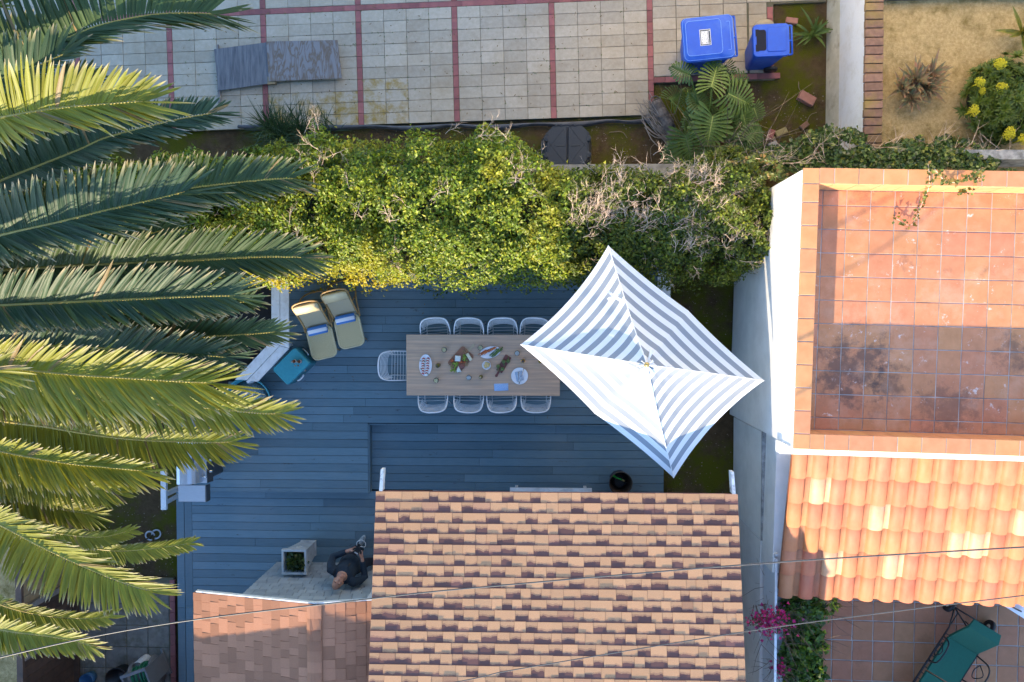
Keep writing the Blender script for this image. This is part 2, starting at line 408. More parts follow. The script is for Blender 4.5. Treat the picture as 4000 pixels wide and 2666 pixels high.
# ================================================================== decks
ZU, ZL = .34, .18; PW = .1437
xd = lambda px, z=ZU: P(px, 1500, z).x
def rows(deck, y0, n, xa, xb, z, gap=.0052, name='plank'):
    for k in range(n):
        y = y0-PW*(k+.5); L, Rr = (xa(y) if callable(xa) else xa), (xb(y) if callable(xb) else xb)
        cuts = [L]; x = L+rnd.uniform(1.1, 4.2)
        while x < Rr-.7: cuts.append(x); x += rnd.uniform(2., 4.4)
        cuts.append(Rr)
        for a, b in zip(cuts[:-1], cuts[1:]):
            q = MB(); q.box(((a+b)/2, y, z-.0175+rnd.uniform(-.0012, .0012)), (b-a-.0025, PW-gap, .035), ch=.003)
            q.obj(name, m_deck, deck)
yU = P(1500, 1137.5, ZU).y; yL = P(1700, 1667.5, ZL).y
XR = P(2593, 1800, ZL).x; XS = P(1438, 1780, ZU).x; XLL = P(751, 2100, ZL).x
ud = MB(); ye = yU-PW*16.08
ud.prism([(XS-.03, ye-1.0), (XS-.03, ye+.03), (XR-.03, ye+.03), (XR-.03, yU+.5), (-5.2, yU+.5), (-6.3, ye-.2), (-6.2, ye-1.15)][::-1], -.06, ZU-.036)
upper = tag(ud.obj('upper_deck', m_black), kind='structure')
def xleft(y):        # west end of the upper deck follows the bench: straight, then on the diagonal
    k = P(1062, 1335, ZU).y
    return -4.78 if y > k else max(-4.78-(k-y)*1.0, -6.35)
rows(upper, yU+4*PW, 20, xleft, XR, ZU); rows(upper, yU-PW*16, 8, lambda y: -6.2, XS, ZU)
q = MB(); yb = yU-PW*24.5
q.box(((XS-6.2)/2, yU-PW*24.25, ZU-.0175), (XS+6.2, PW*.5-.004, .035), ch=.004); q.obj('nosing', m_deck, upper)
q = MB(); q.box((XS+.012, (ye+yb)/2, (ZU+ZL)/2-.02), (.02, ye-yb, ZU-ZL+.01)); q.box(((XS-6.2)/2, yb-.01, (ZU+ZL)/2-.02), (XS+6.2, .02, ZU-ZL+.01)); q.box(((XS+XR)/2, ye-.0125, (ZU+ZL)/2-.02), (XR-XS, .02, ZU-ZL+.01))
q.obj('riser', m_deck, upper)
ldk = MB(); ldk.prism([(XLL-.27, yL-PW*9.3), (XLL-.27, -9), (-2, -9), (-2, -3.2), (XR-.03, -3.2), (XR-.03, yL+.02), (XS, yL+.02), (XS, yL-PW*8.2)], -.06, ZL-.036)
lower = tag(ldk.obj('lower_deck', m_black), kind='structure')
rows(lower, yL+PW*.2, 8, XS+.025, XR, ZL); rows(lower, yL+PW*.2-PW*8, 3, -1.98, XR, ZL); rows(lower, yL-PW*8, 17, XLL, -2.0, ZL)
for i in range(2):
    for a, b in ((-3.1, -5.2), (-5.2, -8.8)):
        q = MB(); xx = XLL-.07-.145*i; q.box((xx, (a+b)/2, ZL-.0175), (.137, b-a+.003 if b > a else a-b-.003, .035), ch=.003); q.obj('border_plank', m_deck, lower)

# ================================================================== house with the shingle roof
house = thing('shingle_roof_house', 'house with a tan asphalt shingle roof beside the blue deck', 'house', (0, -5, 0))
SL = .22; TH = math.atan(SL)
ZE = 3.03; eaL, eaR = P(1471, 1925, ZE), P(2879, 1935, ZE)
XW, XE = eaL.x, eaR.x; YE = (eaL.y+eaR.y)/2; RZ = math.atan2(eaR.y-eaL.y, XE-XW)
YRID = -7.8; zr = lambda y: ZE+SL*(YE-y)
q = MB(); hw = XE-XW
q.prism([(XW+.35, YRID-3), (XE-.35, YRID-3), (XE-.35, YE-.80), (XW+.35, YE-.80)], 0, ZE-.02); q.obj('wall', m_siding, house)
q = MB()
for za in (-.03, -.12):
    pass
q.hexa([(XW+.01, YRID, zr(YRID)-.13), (XE-.01, YRID, zr(YRID)-.13), (XE-.01, YE+.0, zr(YE)-.13), (XW+.01, YE, zr(YE)-.13)],
       [(XW+.01, YRID, zr(YRID)-.012), (XE-.01, YRID, zr(YRID)-.012), (XE-.01, YE, zr(YE)-.012), (XW+.01, YE, zr(YE)-.012)])
q.hexa([(XW+.01, YRID-3.4, zr(YRID)-.9), (XE-.01, YRID-3.4, zr(YRID)-.9), (XE-.01, YRID-.002, zr(YRID)-.13), (XW+.01, YRID-.002, zr(YRID)-.13)],
       [(XW+.01, YRID-3.4, zr(YRID)-.78), (XE-.01, YRID-3.4, zr(YRID)-.78), (XE-.01, YRID-.002, zr(YRID)-.012), (XW+.01, YRID-.002, zr(YRID)-.012)])
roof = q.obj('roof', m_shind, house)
def shingle_mesh(mat):
    q = MB()
    q.add([(0, 0, 0), (1, 0, 0), (1, -1, 0), (0, -1, 0), (0, 0, 1), (1, 0, 1), (1, -1, .02), (0, -1, .02)],
          [(4, 7, 6, 5), (1, 0, 4, 5), (0, 3, 7, 4), (2, 1, 5, 6), (0, 1, 2, 3)])
    me = q.mesh('shingle', mat); return me
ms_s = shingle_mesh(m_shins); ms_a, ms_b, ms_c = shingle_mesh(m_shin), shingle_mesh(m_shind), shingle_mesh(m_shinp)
EXPO = .1435; CT = math.cos(TH)
nrow = 21
for k in range(nrow):
    yb_ = YE+.012-EXPO*CT*k; x = XW-.012
    alt = rnd.random() < .5
    while x < XE+.01:
        wd = rnd.uniform(.13, .25) if alt else rnd.uniform(.12, .24)
        if rnd.random() < .10: wd *= 1.5
        x2 = x+wd
        if x2 > XE-.06: x2 = XE+.014
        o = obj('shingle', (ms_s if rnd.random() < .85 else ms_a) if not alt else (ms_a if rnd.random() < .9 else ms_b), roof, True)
        th = rnd.uniform(.0105, .013) if alt else rnd.uniform(.005, .007)
        o.location = (x+.001, yb_+RZ*(x-XW-hw/2)+rnd.uniform(-.003, .003), zr(yb_)-.0115)
        o.rotation_euler = (-TH, 0, RZ); o.scale = (x2-x-.0035, EXPO+.03, th)
        x = x2; alt = not alt
# hidden upper courses up to the ridge
q = MB()
for k in range(nrow, int((YE-YRID)/(EXPO*CT))+1):
    yb_ = YE+.012-EXPO*CT*k; z = zr(yb_)
    q.add([(XW-.01, yb_, z), (XE+.01, yb_, z), (XE+.01, yb_-.17, z+.17*SL-.011), (XW-.01, yb_-.17, z+.17*SL-.011), (XW-.01, yb_, z-.011), (XE+.01, yb_, z-.011)], [(0, 3, 2, 1), (4, 0, 1, 5)])
o = q.obj('shingle', shingle_mat('upper_roof_shingle', (.50, .27, .14), (.36, .18, .095)), roof); o['kind'] = 'stuff'
q = MB(); q.box(((XW+XE)/2, YE-.035, ZE-.08), (hw, .02, .13), RZ); q.obj('fascia', m_white, house)
for xx, sg in ((XW+.055, 1), (XE-.035, -1)):      # tapered tails of the barge rafters standing out past the eave
    q = MB(); y0 = YE+.012; y1 = YE+.30
    q.hexa([(xx-.022, y0, ZE-.18), (xx+.022, y0, ZE-.18), (xx+.022, y1, ZE-.26), (xx-.022, y1, ZE-.26)],
           [(xx-.024, y0, ZE-.02), (xx+.024, y0, ZE-.02), (xx+.020, y1, ZE-.12), (xx-.020, y1, ZE-.12)]); q.obj('rafter_tail', m_wpeel, house)
# ---- wing with its own small gable
ZW = 2.65; WE, WR, WX = P(757, 2320, ZW).x, P(1228, 2355, ZW+.4).x, XW+.08; YG = (P(800, 2320, ZW).y+P(1228, 2355, ZW+.4).y)/2; YGW = P(1200, 2205, ZL).y; zw = lambda x: ZW+SL*(min(x, 2*WR-x)-WE); YW2 = -6.6
wz = zw(WR)
wing = thing('gabled_wing', 'low gabled wing with grey shingle siding and a brown shingle roof', 'house', (-3.5, -6, 0))
q = MB(); q.prism([(-4.77, YW2), (-2.02, YW2), (-2.02, YGW+.02), (-4.77, YGW+.02)], 0, 2.55); q.obj('wall', m_siding, wing)
q = MB(); q.prism([(-8.5, -9.9), (-3.15, -9.9), (-3.15, YW2-.32), (-8.5, YW2-.32)], 0, 2.95)
# taller rear part that throws its shadow over the wing roof
q.add([(-8.6, YW2-.3, 3.35), (-5.8, YW2-.3, 3.42), (-4.0, YW2-.3, 3.98), (-3.2, YW2-.3, 3.75), (-8.6, -10, 3.35), (-5.8, -10, 3.42), (-4.0, -10, 3.98), (-3.2, -10, 3.75), (-8.6, YW2-.3, 2.9), (-3.2, YW2-.3, 2.9), (-8.6, -10, 2.9), (-3.2, -10, 2.9)],
      [(0, 1, 5, 4), (1, 2, 6, 5), (2, 3, 7, 6), (8, 9, 3, 2, 1, 0), (8, 0, 4, 10), (9, 11, 7, 3)]); q.obj('rear_roof', m_shinp, wing)
k = 0; zz = ZL   # rows of wall shingles
q = MB(); q.box((-3.76, YGW+.0205, 1.35), (2.0, .002, 2.3)); q.obj('dark_gap_backing', m_black, wing)  # black backing added so the shallow shingle gaps look shaded
while zz < 2.62:
    x = -4.775+(0 if k % 2 else -.07); hh = .142
    while x < -2.75:
        wd = rnd.uniform(.12, .23); x2 = min(x+wd, -2.75); xa = max(x, -4.775)
        if x2-xa > .02 and zz < zw(max(xa, -4.77))+.02:
            q = MB(); q.add([(xa+.004, YGW+.038, zz), (x2-.004, YGW+.038, zz), (x2-.004, YGW+.023, zz), (xa+.004, YGW+.023, zz), (xa+.004, YGW+.024, zz+hh+.015), (x2-.004, YGW+.024, zz+hh+.015)], [(1, 0, 4, 5), (0, 1, 2, 3), (0, 3, 4), (1, 5, 2)])
            q.obj('wall_shingle', m_siding, wing)
        x = x2
    zz += hh; k += 1
q = MB(); q.box((-2.705, YGW+.035, 1.3), (.09, .04, 2.24)); q.obj('door_frame', m_white, wing)
q = MB(); q.box((-2.35, YGW+.025, 1.28), (.6, .03, 2.2)); q.box((-2.60, YGW+.045, 1.28), (.03, .03, 2.2)); q.box((-2.52, YGW+.045, 1.28), (.03, .02, 2.2)); q.obj('door', m_white, wing)
q = MB(); q.box((-2.30, YGW+.047, 1.4), (.38, .012, 1.7)); q.obj('door_glass', m_glass_dark, wing)
q = MB()
for xa, xb in ((WE, WR), (WR, WX)):
    q.hexa([(xa, YW2, zw(xa)-.12), (xb, YW2, zw(xb)-.12), (xb, YG, zw(xb)-.12), (xa, YG, zw(xa)-.12)], [(xa, YW2, zw(xa)-.01), (xb, YW2, zw(xb)-.01), (xb, YG, zw(xb)-.01), (xa, YG, zw(xa)-.01)])
wroof = q.obj('roof', m_shinp, wing)
q = MB()
for xa, xb in ((WE+.03, WR), (WR, WX)):
    q.hexa([(xa, YG+.003, zw(xa)-.075), (xb, YG+.003, zw(xb)-.075), (xb, YG+.020, zw(xb)-.075), (xa, YG+.020, zw(xa)-.075)], [(xa, YG+.003, zw(xa)-.006), (xb, YG+.003, zw(xb)-.006), (xb, YG+.020, zw(xb)-.006), (xa, YG+.020, zw(xa)-.006)])
q.obj('rake_trim', m_white, wing)
for side in (0, 1):
    n_ = 13 if side == 0 else 6
    for k in range(n_):
        xb_ = (WE-.01+EXPO*CT*k) if side == 0 else (WX+.01-EXPO*CT*k)
        y = YG-.002+rnd.uniform(-.002, .002); alt = rnd.random() < .5; first = True
        while y > -5.6:
            wd = rnd.uniform(.10, .22)*(rnd.uniform(.4, 1) if first else 1); first = False
            o = obj('shingle', ms_c, wroof, True); z = zw(xb_)-.010
            if side == 0: o.location = (xb_, y-.001, z); o.rotation_euler = Euler((-TH, 0, R(90)), 'XYZ'); o.location.y = y-wd+.001
            else: o.location = (xb_, y-.001, z); o.rotation_euler = Euler((-TH, 0, R(-90)), 'XYZ')
            ex = min(EXPO+.03, abs(WR-xb_)/CT+.01)
            o.scale = (wd-.0035, ex, rnd.uniform(.010, .013) if alt else rnd.uniform(.005, .008)); alt = not alt; y -= wd
y = YG+.002; k = 0
while y > -5.6:                                # ridge caps, a few of them lifting
    q = MB(); lift = .028 if k in (1, 2) else .012
    n_ = 6; a = [(WR-.105, -.020), (WR-.05, -.006), (WR, .004), (WR+.05, -.006), (WR+.105, -.020)]
    vs = [(x_, y, wz+h_+.012+.004*math.sin(x_*60)) for x_, h_ in a]+[(x_, y-.20, wz+h_+.012+lift*(1+.4*math.sin(x_*47))) for x_, h_ in a]+[(x_, y-.20, wz+h_+.002) for x_, h_ in a]
    q.add(vs, [(i, i+5, i+6, i+1) for i in range(4)]+[(i+5, i+10, i+11, i+6) for i in range(4)]); q.obj('ridge_cap', m_shinp, wroof); y -= .155; k += 1
q = MB(); q.hexa([(WX-.16, -5.6, zw(WX-.16)+.006), (WX, -5.6, zw(WX)+.006), (WX, YG-.05, zw(WX)+.006), (WX-.16, YG-.05, zw(WX-.16)+.006)], [(WX-.16, -5.6, zw(WX-.16)+.01), (WX, -5.6, zw(WX)+.05), (WX, YG-.05, zw(WX)+.05), (WX-.16, YG-.05, zw(WX-.16)+.01)])
q.obj('flashing', M('pale_flashing', (.62, .50, .38), (.5, .4, .3), 8, .5), wing)

# ================================================================== white house with the tiled terrace
ZP, ZF = 3.65, 3.15; aT = R(1.45); O3 = P(3140, 655, ZP)
E3 = Vector((math.cos(aT), -math.sin(aT), 0)); S3 = Vector((-math.sin(aT), -math.cos(aT), 0))
def T3(s, t, z=0): q = O3+E3*s+S3*t; return Vector((q.x, q.y, z))
def inv3(p): d = Vector((p.x-O3.x, p.y-O3.y, 0)); return d.dot(E3), d.dot(S3)
def rect3(q, s0, s1, t0, t1, z0, z1): return q.prism([T3(s0, t0).xy, T3(s1, t0).xy, T3(s1, t1).xy, T3(s0, t1).xy], z0, z1)
nh = thing('terrace_house', 'white stucco house with a terracotta tiled roof terrace', 'house', T3(2.5, 2, 0))
SE = 4.6; TE = 3.63; cw = .205
q = MB(); rect3(q, .012, SE, .012, TE-.012, 0, ZF-.02); q.obj('wall', m_stucco, nh)
q = MB()
rect3(q, .012, cw-.01, .012, TE-.012, ZF-.02, ZP-.028); rect3(q, cw-.01, SE, .012, cw-.02, ZF-.02, ZP-.028); rect3(q, cw-.01, SE, TE-cw+.02, TE-.012, ZF-.02, ZP-.028)
par = q.obj('parapet', m_stucco, nh)
# coping tiles
def tile3(parent, name, s0, s1, t0, t1, z, th, mat, ch=.006, tilt=True):
    q = MB(); q.box((0, 0, -th/2), (s1-s0, t1-t0, th), ch=ch); o = obj(name, q.mesh(name, mat), parent, True)
    o.location = T3((s0+s1)/2, (t0+t1)/2, z+(rnd.uniform(-.0015, .0015) if tilt else 0)); o.rotation_euler = (rnd.gauss(0, .003), rnd.gauss(0, .003), -aT+rnd.gauss(0, .002)); return o
gr = .012; tp = .3175
q = MB(); rect3(q, 0.006, cw-.004, .006, TE-.006, ZP-.028, ZP-.008); rect3(q, cw-.004, SE, .006, cw-.006, ZP-.028, ZP-.008); rect3(q, cw-.004, SE, TE-cw+.006, TE-.006, ZP-.028, ZP-.008); q.obj('coping_grout', m_grout, nh)
tt = [0, .205]+[.205+.305*i for i in range(1, 11)]+[TE-cw, TE]
tt = [0, .205, .44]+[.44+.2985*i for i in range(1, 10)]+[TE-cw, TE]
for a, b in zip(tt[:-1], tt[1:]): tile3(par, 'coping_tile', 0, cw, a+.005, b-.005, ZP, .034, m_cope)
ss = [cw, cw+.19]+[cw+.19+.308*i for i in range(1, 16)]
for a, b in zip(ss[:-1], ss[1:]):
    if b > SE: break
    tile3(par, 'coping_tile', a+.005, b-.005, 0, cw, ZP, .034, m_cope); tile3(par, 'coping_tile', a+.005, b-.005, TE-cw, TE, ZP, .034, m_cope)
    for t_ in (cw-.012, TE-cw+.012):          # facing tiles on the inner sides
        q = MB(); q.box((0, 0, 0), (b-a-.01, .014, .455)); o = obj('facing_tile', q.mesh('facing_tile', m_cope), par, True); o.location = T3((a+b)/2, t_, ZF+.232); o.rotation_euler = (0, 0, -aT)
q = MB(); rect3(q, cw-.012, SE, cw-.012, TE-cw+.012, ZF-.018, ZF-.007); floor = q.obj('terrace_floor', m_grout, nh)
s0, _ = inv3(P(3214, 795, ZF)); _, t0 = inv3(P(3300, 805, ZF))
sl_ = [cw-.01]+[s0+tp*i for i in range(0, 14)]; tl_ = [cw-.005]+[t0+tp*i for i in range(0, 10)]; tl_ = [v for v in tl_ if v < TE-cw-.06]+[TE-cw+.004]
for a, b in zip(sl_[:-1], sl_[1:]):
    for c_, d_ in zip(tl_[:-1], tl_[1:]): tile3(floor, 'floor_tile', a+gr*.45, b-gr*.45, c_+gr*.45, d_-gr*.45, ZF, .02, m_tile, .005)
# clay tile roof falling south from the terrace
_, tA = inv3(P(3300, 1771, 3.02)); _, tB = inv3(P(3300, 2336, 2.57)); sA, _ = inv3(P(3097, 1775, 3.02))
RL = (tB-tA)/6; slo = math.atan((3.02-2.57)/(tB-tA)); zc = lambda t_: 3.02-math.tan(slo)*(t_-tA)
q = MB(); q.hexa([T3(sA+.03, tB-.06, zc(tB)-.14), T3(SE, tB-.06, zc(tB)-.14), T3(SE, tA-.12, zc(tA)-.14), T3(sA+.03, tA-.12, zc(tA)-.14)], [T3(sA+.03, tB-.06, zc(tB)-.03), T3(SE, tB-.06, zc(tB)-.03), T3(SE, tA-.12, zc(tA)-.03), T3(sA+.03, tA-.12, zc(tA)-.03)])
croof = q.obj('clay_roof', m_clay, nh)
def s_tile(mat):
    q = MB(); prof = []; W = .283
    for i in range(9):
        a = math.pi*(1-i/8); prof.append((.100+.100*math.cos(a), .016+.072*math.sin(a)))
    prof += [(.215, .004), (.245, .0), (.270, .004), (.292, .018)]
    n = len(prof); L = RL+.035
    for yy, dz in ((-L, 0), (0, .0)):
        for x_, z_ in prof: q.v.append((x_, yy, z_+dz+(.018 if yy < -.1 else 0)))
    for x_, z_ in prof: q.v.append((x_, -L, z_+.018-.015))
    q.f = [(i, i+1, n+i+1, n+i) for i in range(n-1)]+[(2*n+i, 2*n+i+1, i+1, i) for i in range(n-1)]
    q.m = [0]*len(q.f); return q.mesh('roof_tile', mat, True)
me_ct, me_cp = s_tile(m_clay), s_tile(m_clayp)
pale = {(1, 1), (4, 2), (2, 4), (5, 4), (9, 3), (11, 2), (8, 3)}
for i in range(16):
    for k in range(6):
        o = obj('roof_tile', me_cp if (i, k) in pale else me_ct, croof, True); t_ = tA+RL*k-.03
        o.location = T3(sA+.283*i, t_, zc(t_)-.022+rnd.uniform(-.002, .002)); o.rotation_euler = (slo+rnd.gauss(0, .004), 0, -aT+rnd.gauss(0, .004))
q = MB(); rect3(q, -.02+sA*0, SE, TE-.0105, tA+.02, 2.9, 3.12); rect3(q, .0, SE, TE-.0104, TE+.05, 3.12, 3.50); q.obj('roof_ledge', m_stucco, nh)
xw_, _ = inv3(Vector((3.47, -3, 0)))
q = MB(); rect3(q, .14, SE, TE-.011, tB-.28, 0, 2.42); q.obj('south_wall', m_stucco, nh)
q = MB(); b0 = P(2970, 1690, 1.84); yS = -6.4
q.prism([(3.30, b0.y), (3.475, b0.y), (3.475, P(3000, 2112, 1.84).y), (3.30, P(3000, 2112, 1.84).y)], 0, 1.82); q.obj('buttress_wall', m_stucco, nh)
q = MB(); q.prism([(3.295, b0.y+.01), (3.48, b0.y+.01), (3.48, P(3000, 2112, 1.84).y), (3.295, P(3000, 2112, 1.84).y)], 1.8202, 1.86); q.obj('buttress_cap', m_oldcem, nh)
q = MB(); bb = P(3055, 1487, 2.9); q.box((3.325, bb.y, 2.92), (.07, .1, .09)); q.obj('wall_bracket', M('bracket', (.6, .58, .52)), nh)
# ================================================================== boundary wall, lattice fence and courtyard east
yC = P(3000, 2118, 1.84).y
bw = thing('boundary_wall', 'pale rendered boundary wall along the narrow side passage', 'wall', (3.38, -5, 0))
q = MB(); q.prism([(3.30, yC), (3.40, yC), (3.40, -7.2), (3.30, -7.2)], -.07, 1.80); q.obj('wall', m_stucco, bw)
q = MB(); q.prism([(3.402, yC-.35), (3.56, yC-.35), (3.56, -7.2), (3.402, -7.2)], 0, 2.12); q.obj('wall_top', m_oldcem, bw)
q = MB(); q.box((3.43, yC+.0, 1.98), (.12, .22, .05)); q.obj('cap_block', m_stucco, bw)
lf = thing('lattice_fence', 'white perforated lattice panel standing on the passage wall', 'fence', (3.335, -5, 1.8))
t = NT('perforated_white_panel'); v = t.pos((1, 1, 1), 0)
ck = t.new('ShaderNodeTexVoronoi'); ck.inputs['Scale'].default_value = 26; t.link(v, ck.inputs['Vector']); ck.inputs['Randomness'].default_value = .25
hole = t.ramp(ck.outputs['Distance'], [(.3, (.13, .17, .22)), (.36, (.66, .70, .75))]); m_perf = t.fin(hole, .5)
q = MB(); q.box((3.338, (yC-7.2)/2-.03, 2.17), (.012, -7.2*-1+yC-.06, .60)); q.obj('panel', m_perf, lf)
q = MB(); q.box((3.338, (yC-7.2)/2-.03, 2.49), (.035, 7.2+yC-.06, .035)); q.obj('top_rail', m_white, lf)
q = MB(); q.box((3.345, yC+.0, 2.12), (.04, .035, .78)); q.obj('post', m_white, lf)
ZC = 1.5
q = MB(); a_ = T3(.15, tB-.5); q.prism([(3.56, -2.9), (8.2, -2.9), (8.2, -7), (3.56, -7)], 0, ZC-.012)
court = tag(q.obj('courtyard', m_grout), kind='structure')
g0 = P(3250, 2423, ZC); me_cq = unit('tile', .302, .302, .02, .006, m_court)
for i in range(-1, 12):
    for k in range(-4, 8):
        o = obj('tile', me_cq, court, True); o.location = (g0.x+.159+.3175*i, g0.y-.159-.3175*k-.006*i, ZC+rnd.uniform(-.002, .002)); o.rotation_euler = (rnd.gauss(0, .005), rnd.gauss(0, .005), -R(1.2)+rnd.gauss(0, .006))
q = MB(); c0 = P(3150, 2390, ZC+.3); c1 = P(3208, 2390, ZC+.3)
step = thing('planter_ledge', 'terracotta tiled ledge between the climbing vine and the courtyard', 'ledge', ((c0.x+c1.x)/2, -5, ZC))
q.prism([(c0.x-.12, -3.6), (c1.x, -3.6), (c1.x, -7), (c0.x-.12, -7)], ZC+.0005, ZC+.27); q.obj('body', m_grout, step)
for k in range(9):
    q = MB(); q.box(((c0.x+c1.x)/2-.05, -3.62-.155-.317*k, ZC+.285), (c1.x-c0.x+.1, .306, .03), ch=.006); q.obj('ledge_tile', m_court, step)
q = MB(); q.prism([(3.6, -6.9), (8.5, -6.9), (8.5, -9), (3.6, -9)], 0, 3.35)
for i in range(17): q.box((3.75+.283*i, -6.9, 3.36), (.2, .3, .12))
tag(q.obj('courtyard_south_house', m_stucco), 'white house wall closing the courtyard on the south', 'house')

# ================================================================== east garden: white brick wall, sand bed
w0, w1 = P(3247, 300), P(3380, 200, 1.5)
wl = thing('garden_wall', 'white painted brick wall with brown brick coping beside the sandy bed', 'wall', (w0.x+.2, 4, 0))
xw = w1.x; yw0 = P(3380, 600, 1.5).y; q = MB(); q.prism([(xw+.005, yw0), (xw+.265, yw0), (xw+.265, 9), (xw+.005, 9)], -.07, 1.44); q.obj('wall', m_whitewall, wl)
q = MB(); q.hexa([(xw-.05, yw0, -.07), (xw+.004, yw0, -.07), (xw+.004, 9, -.07), (xw-.05, 9, -.07)], [(xw+.002, yw0, .40), (xw+.004, yw0, .40), (xw+.004, 9, .40), (xw+.002, 9, .40)]); q.obj('plinth', M('mildewed_white_paint', (.62, .58, .47), (.5, .46, .34), 5, .9, bump=.5, dirt=(.25, .2, .12), dscale=4), wl)
y = yw0+.02
while y < 8:
    hh = rnd.uniform(.128, .142); q = MB(); q.box((0, 0, 0), (rnd.uniform(.265, .278), hh-.014, .07), ch=.007); o = q.obj('coping_brick', m_coping, wl, local=False)
    o.matrix_parent_inverse = Matrix.Identity(4); o.location = (xw+.135+rnd.uniform(-.004, .004)-(w0.x+.2), y+hh/2-4, 1.475); o.rotation_euler = (rnd.gauss(0, .01), rnd.gauss(0, .01), rnd.gauss(0, .012)); y += hh
q = MB(); yb0 = P(3245, 88).y; q.hexa([(w0.x-.01, yb0, -.07), (w0.x+.03, yb0, -.07), (w0.x+.03, 8, -.07), (w0.x-.01, 8, -.07)], [(w0.x-.01, yb0+.02, .3), (w0.x+.03, yb0+.02, .3), (xw+.002, 8, 1.3), (w0.x-.01, 8, 1.2)]); q.obj('stair_cheek', m_stucco, wl)
gs = MB(); n1, n2 = 40, 30; xs = xw+.262; ys = P(3700, 610, 1.3).y
for i in range(n1+1):
    for j in range(n2+1):
        x = xs+(9.0-xs)*i/n1; y = ys-.6+(9-ys)*j/n2
        gs.v.append((x, y, 1.30+.05*noise.noise((x*1.3, y*1.3, 0))+.015*noise.noise((x*6, y*6, 3))))
gs.f = [(i*(n2+1)+j, (i+1)*(n2+1)+j, (i+1)*(n2+1)+j+1, i*(n2+1)+j+1) for i in range(n1) for j in range(n2)]; gs.m = [0]*len(gs.f)
tag(gs.obj('sandy_bed', m_sand, smooth=True), kind='structure')
k0, k1 = P(3445, 0, 1.36), P(4000, 6, 1.36)
q = MB(); q.box((xs+2, k0.y+.02, 1.37), (4, .03, .14)); tag(q.obj('bed_edging', M('dark_edging', (.05, .05, .06), rough=.5)), 'dark edging strip along the far side of the sandy bed', 'edging')
lw0 = P(3835, 582, 1.9)
q = MB(); q.prism([(xs+.02, lw0.y-.14), (9, lw0.y-.18), (9, lw0.y-.04), (xs+.02, lw0.y)], 1.1, 1.9); tag(q.obj('low_garden_wall', m_oldcem), 'grey cement garden wall mostly buried in ivy', 'wall')
q = MB(); bq = P(2100, 640, 1.2); bq2 = P(2800, 640, 1.2)
q.prism([(-5.5, bq.y-.17), (3.25, bq2.y-.17), (3.25, bq2.y), (-5.5, bq.y)], -.07, 1.2); tag(q.obj('yard_wall', m_cement), 'old grey block wall running behind the hedge', 'wall')

# ================================================================== wooden fence in the south-west corner
ff = thing('wooden_fence', 'dark wooden fence under the lowest palm fronds', 'fence', (-8.2, -5, 0))
xf = P(297, 2500, .1).x
for i in range(16):
    y0 = -4.15-.17*i; q = MB(); q.box((xf-.03, y0, .80), (.022, .163, 1.56)); q.obj('board', m_tanwood if 1 <= i <= 3 else m_brownwood, ff)
for zz, wd in ((.12, .09), (1.62, .10)):
    q = MB(); q.box((xf+.02-(.02 if zz > 1 else 0), -5.4, zz), (wd, 2.9, .06)); q.obj('rail', m_brownwood, ff)
for yy in (-4.25, -4.75, -5.55):
    q = MB(); q.box((xf+.03, yy, .87), (.07, .09, 1.45)); q.obj('post', m_greywood, ff)
q = MB(); q.prism([(-14, -3.5), (xf-.06, -3.5), (xf-.06, -9), (-14, -9)], -.05, .9); tag(q.obj('neighbour_bank', m_sand), kind='structure')

# ================================================================== house north of the paving: its sunlit front throws warm light back
nf = thing('north_house', 'cream house standing beyond the top edge of the paving', 'house', (6, 7, 0))
m_cream = M('cream_render', (.86, .76, .60), (.82, .72, .56), 2, .85, bump=.3)
q = MB(); q.prism([(-.3, 6.25), (12, 6.25), (12, 14), (-.3, 14)], -.07, 8); q.obj('wall', m_cream, nf)
for i in range(4):
    q = MB(); q.box((3.0+2.3*i, 6.23, 4.3), (.9, .06, 1.2)); w_ = q.obj('window', m_white, nf); q = MB(); q.box((3.0+2.3*i, 6.195, 4.3), (.74, .02, 1.04)); q.obj('pane', m_glass_dark, w_)
q = MB(); q.prism([(-.5, 6.1), (12.2, 6.1), (12.2, 14.2), (-.5, 14.2)], 8, 8.2); q.obj('roof', m_clay, nf)

sh_ = thing('lounger_shade_block', 'unseen block added beyond the bottom edge to shade the loungers', 'house', (-10, -12, 0))  # unseen block added to keep the sun off the loungers
q = MB(); q.prism([(-13, -11), (-6.3, -11), (-6.3, -16), (-13, -16)], -.07, 4.55); q.obj('wall', m_siding, sh_)
q = MB(); q.prism([(-13.1, -10.9), (-6.2, -10.9), (-6.2, -16.1), (-13.1, -16.1)], 4.55, 4.70); q.obj('roof', m_shinp, sh_)
# ================================================================== foliage helpers
npr = np.random.default_rng(5)
def np_mesh(name, V, Fc, mat, cols=None, smooth=False):
    """V (n,3), Fc (m,k) indices, cols (n,3) point colours"""
    me = bpy.data.meshes.new(name); V = np.asarray(V, np.float32); Fc = np.asarray(Fc, np.int32); m, k = Fc.shape
    me.vertices.add(len(V)); me.vertices.foreach_set('co', V.ravel())
    me.loops.add(m*k); me.loops.foreach_set('vertex_index', Fc.ravel())
    me.polygons.add(m); me.polygons.foreach_set('loop_start', np.arange(0, m*k, k, dtype=np.int32))
    me.update(calc_edges=True); me.materials.append(mat)
    if cols is not None:
        a = me.color_attributes.new('col', 'FLOAT_COLOR', 'POINT')
        a.data.foreach_set('color', np.concatenate([cols, np.ones((len(cols), 1))], 1).astype(np.float32).ravel())
    if smooth: me.polygons.foreach_set('use_smooth', np.ones(m, bool))
    return me
def norm(a): return a/np.maximum(np.linalg.norm(a, axis=1, keepdims=True), 1e-9)
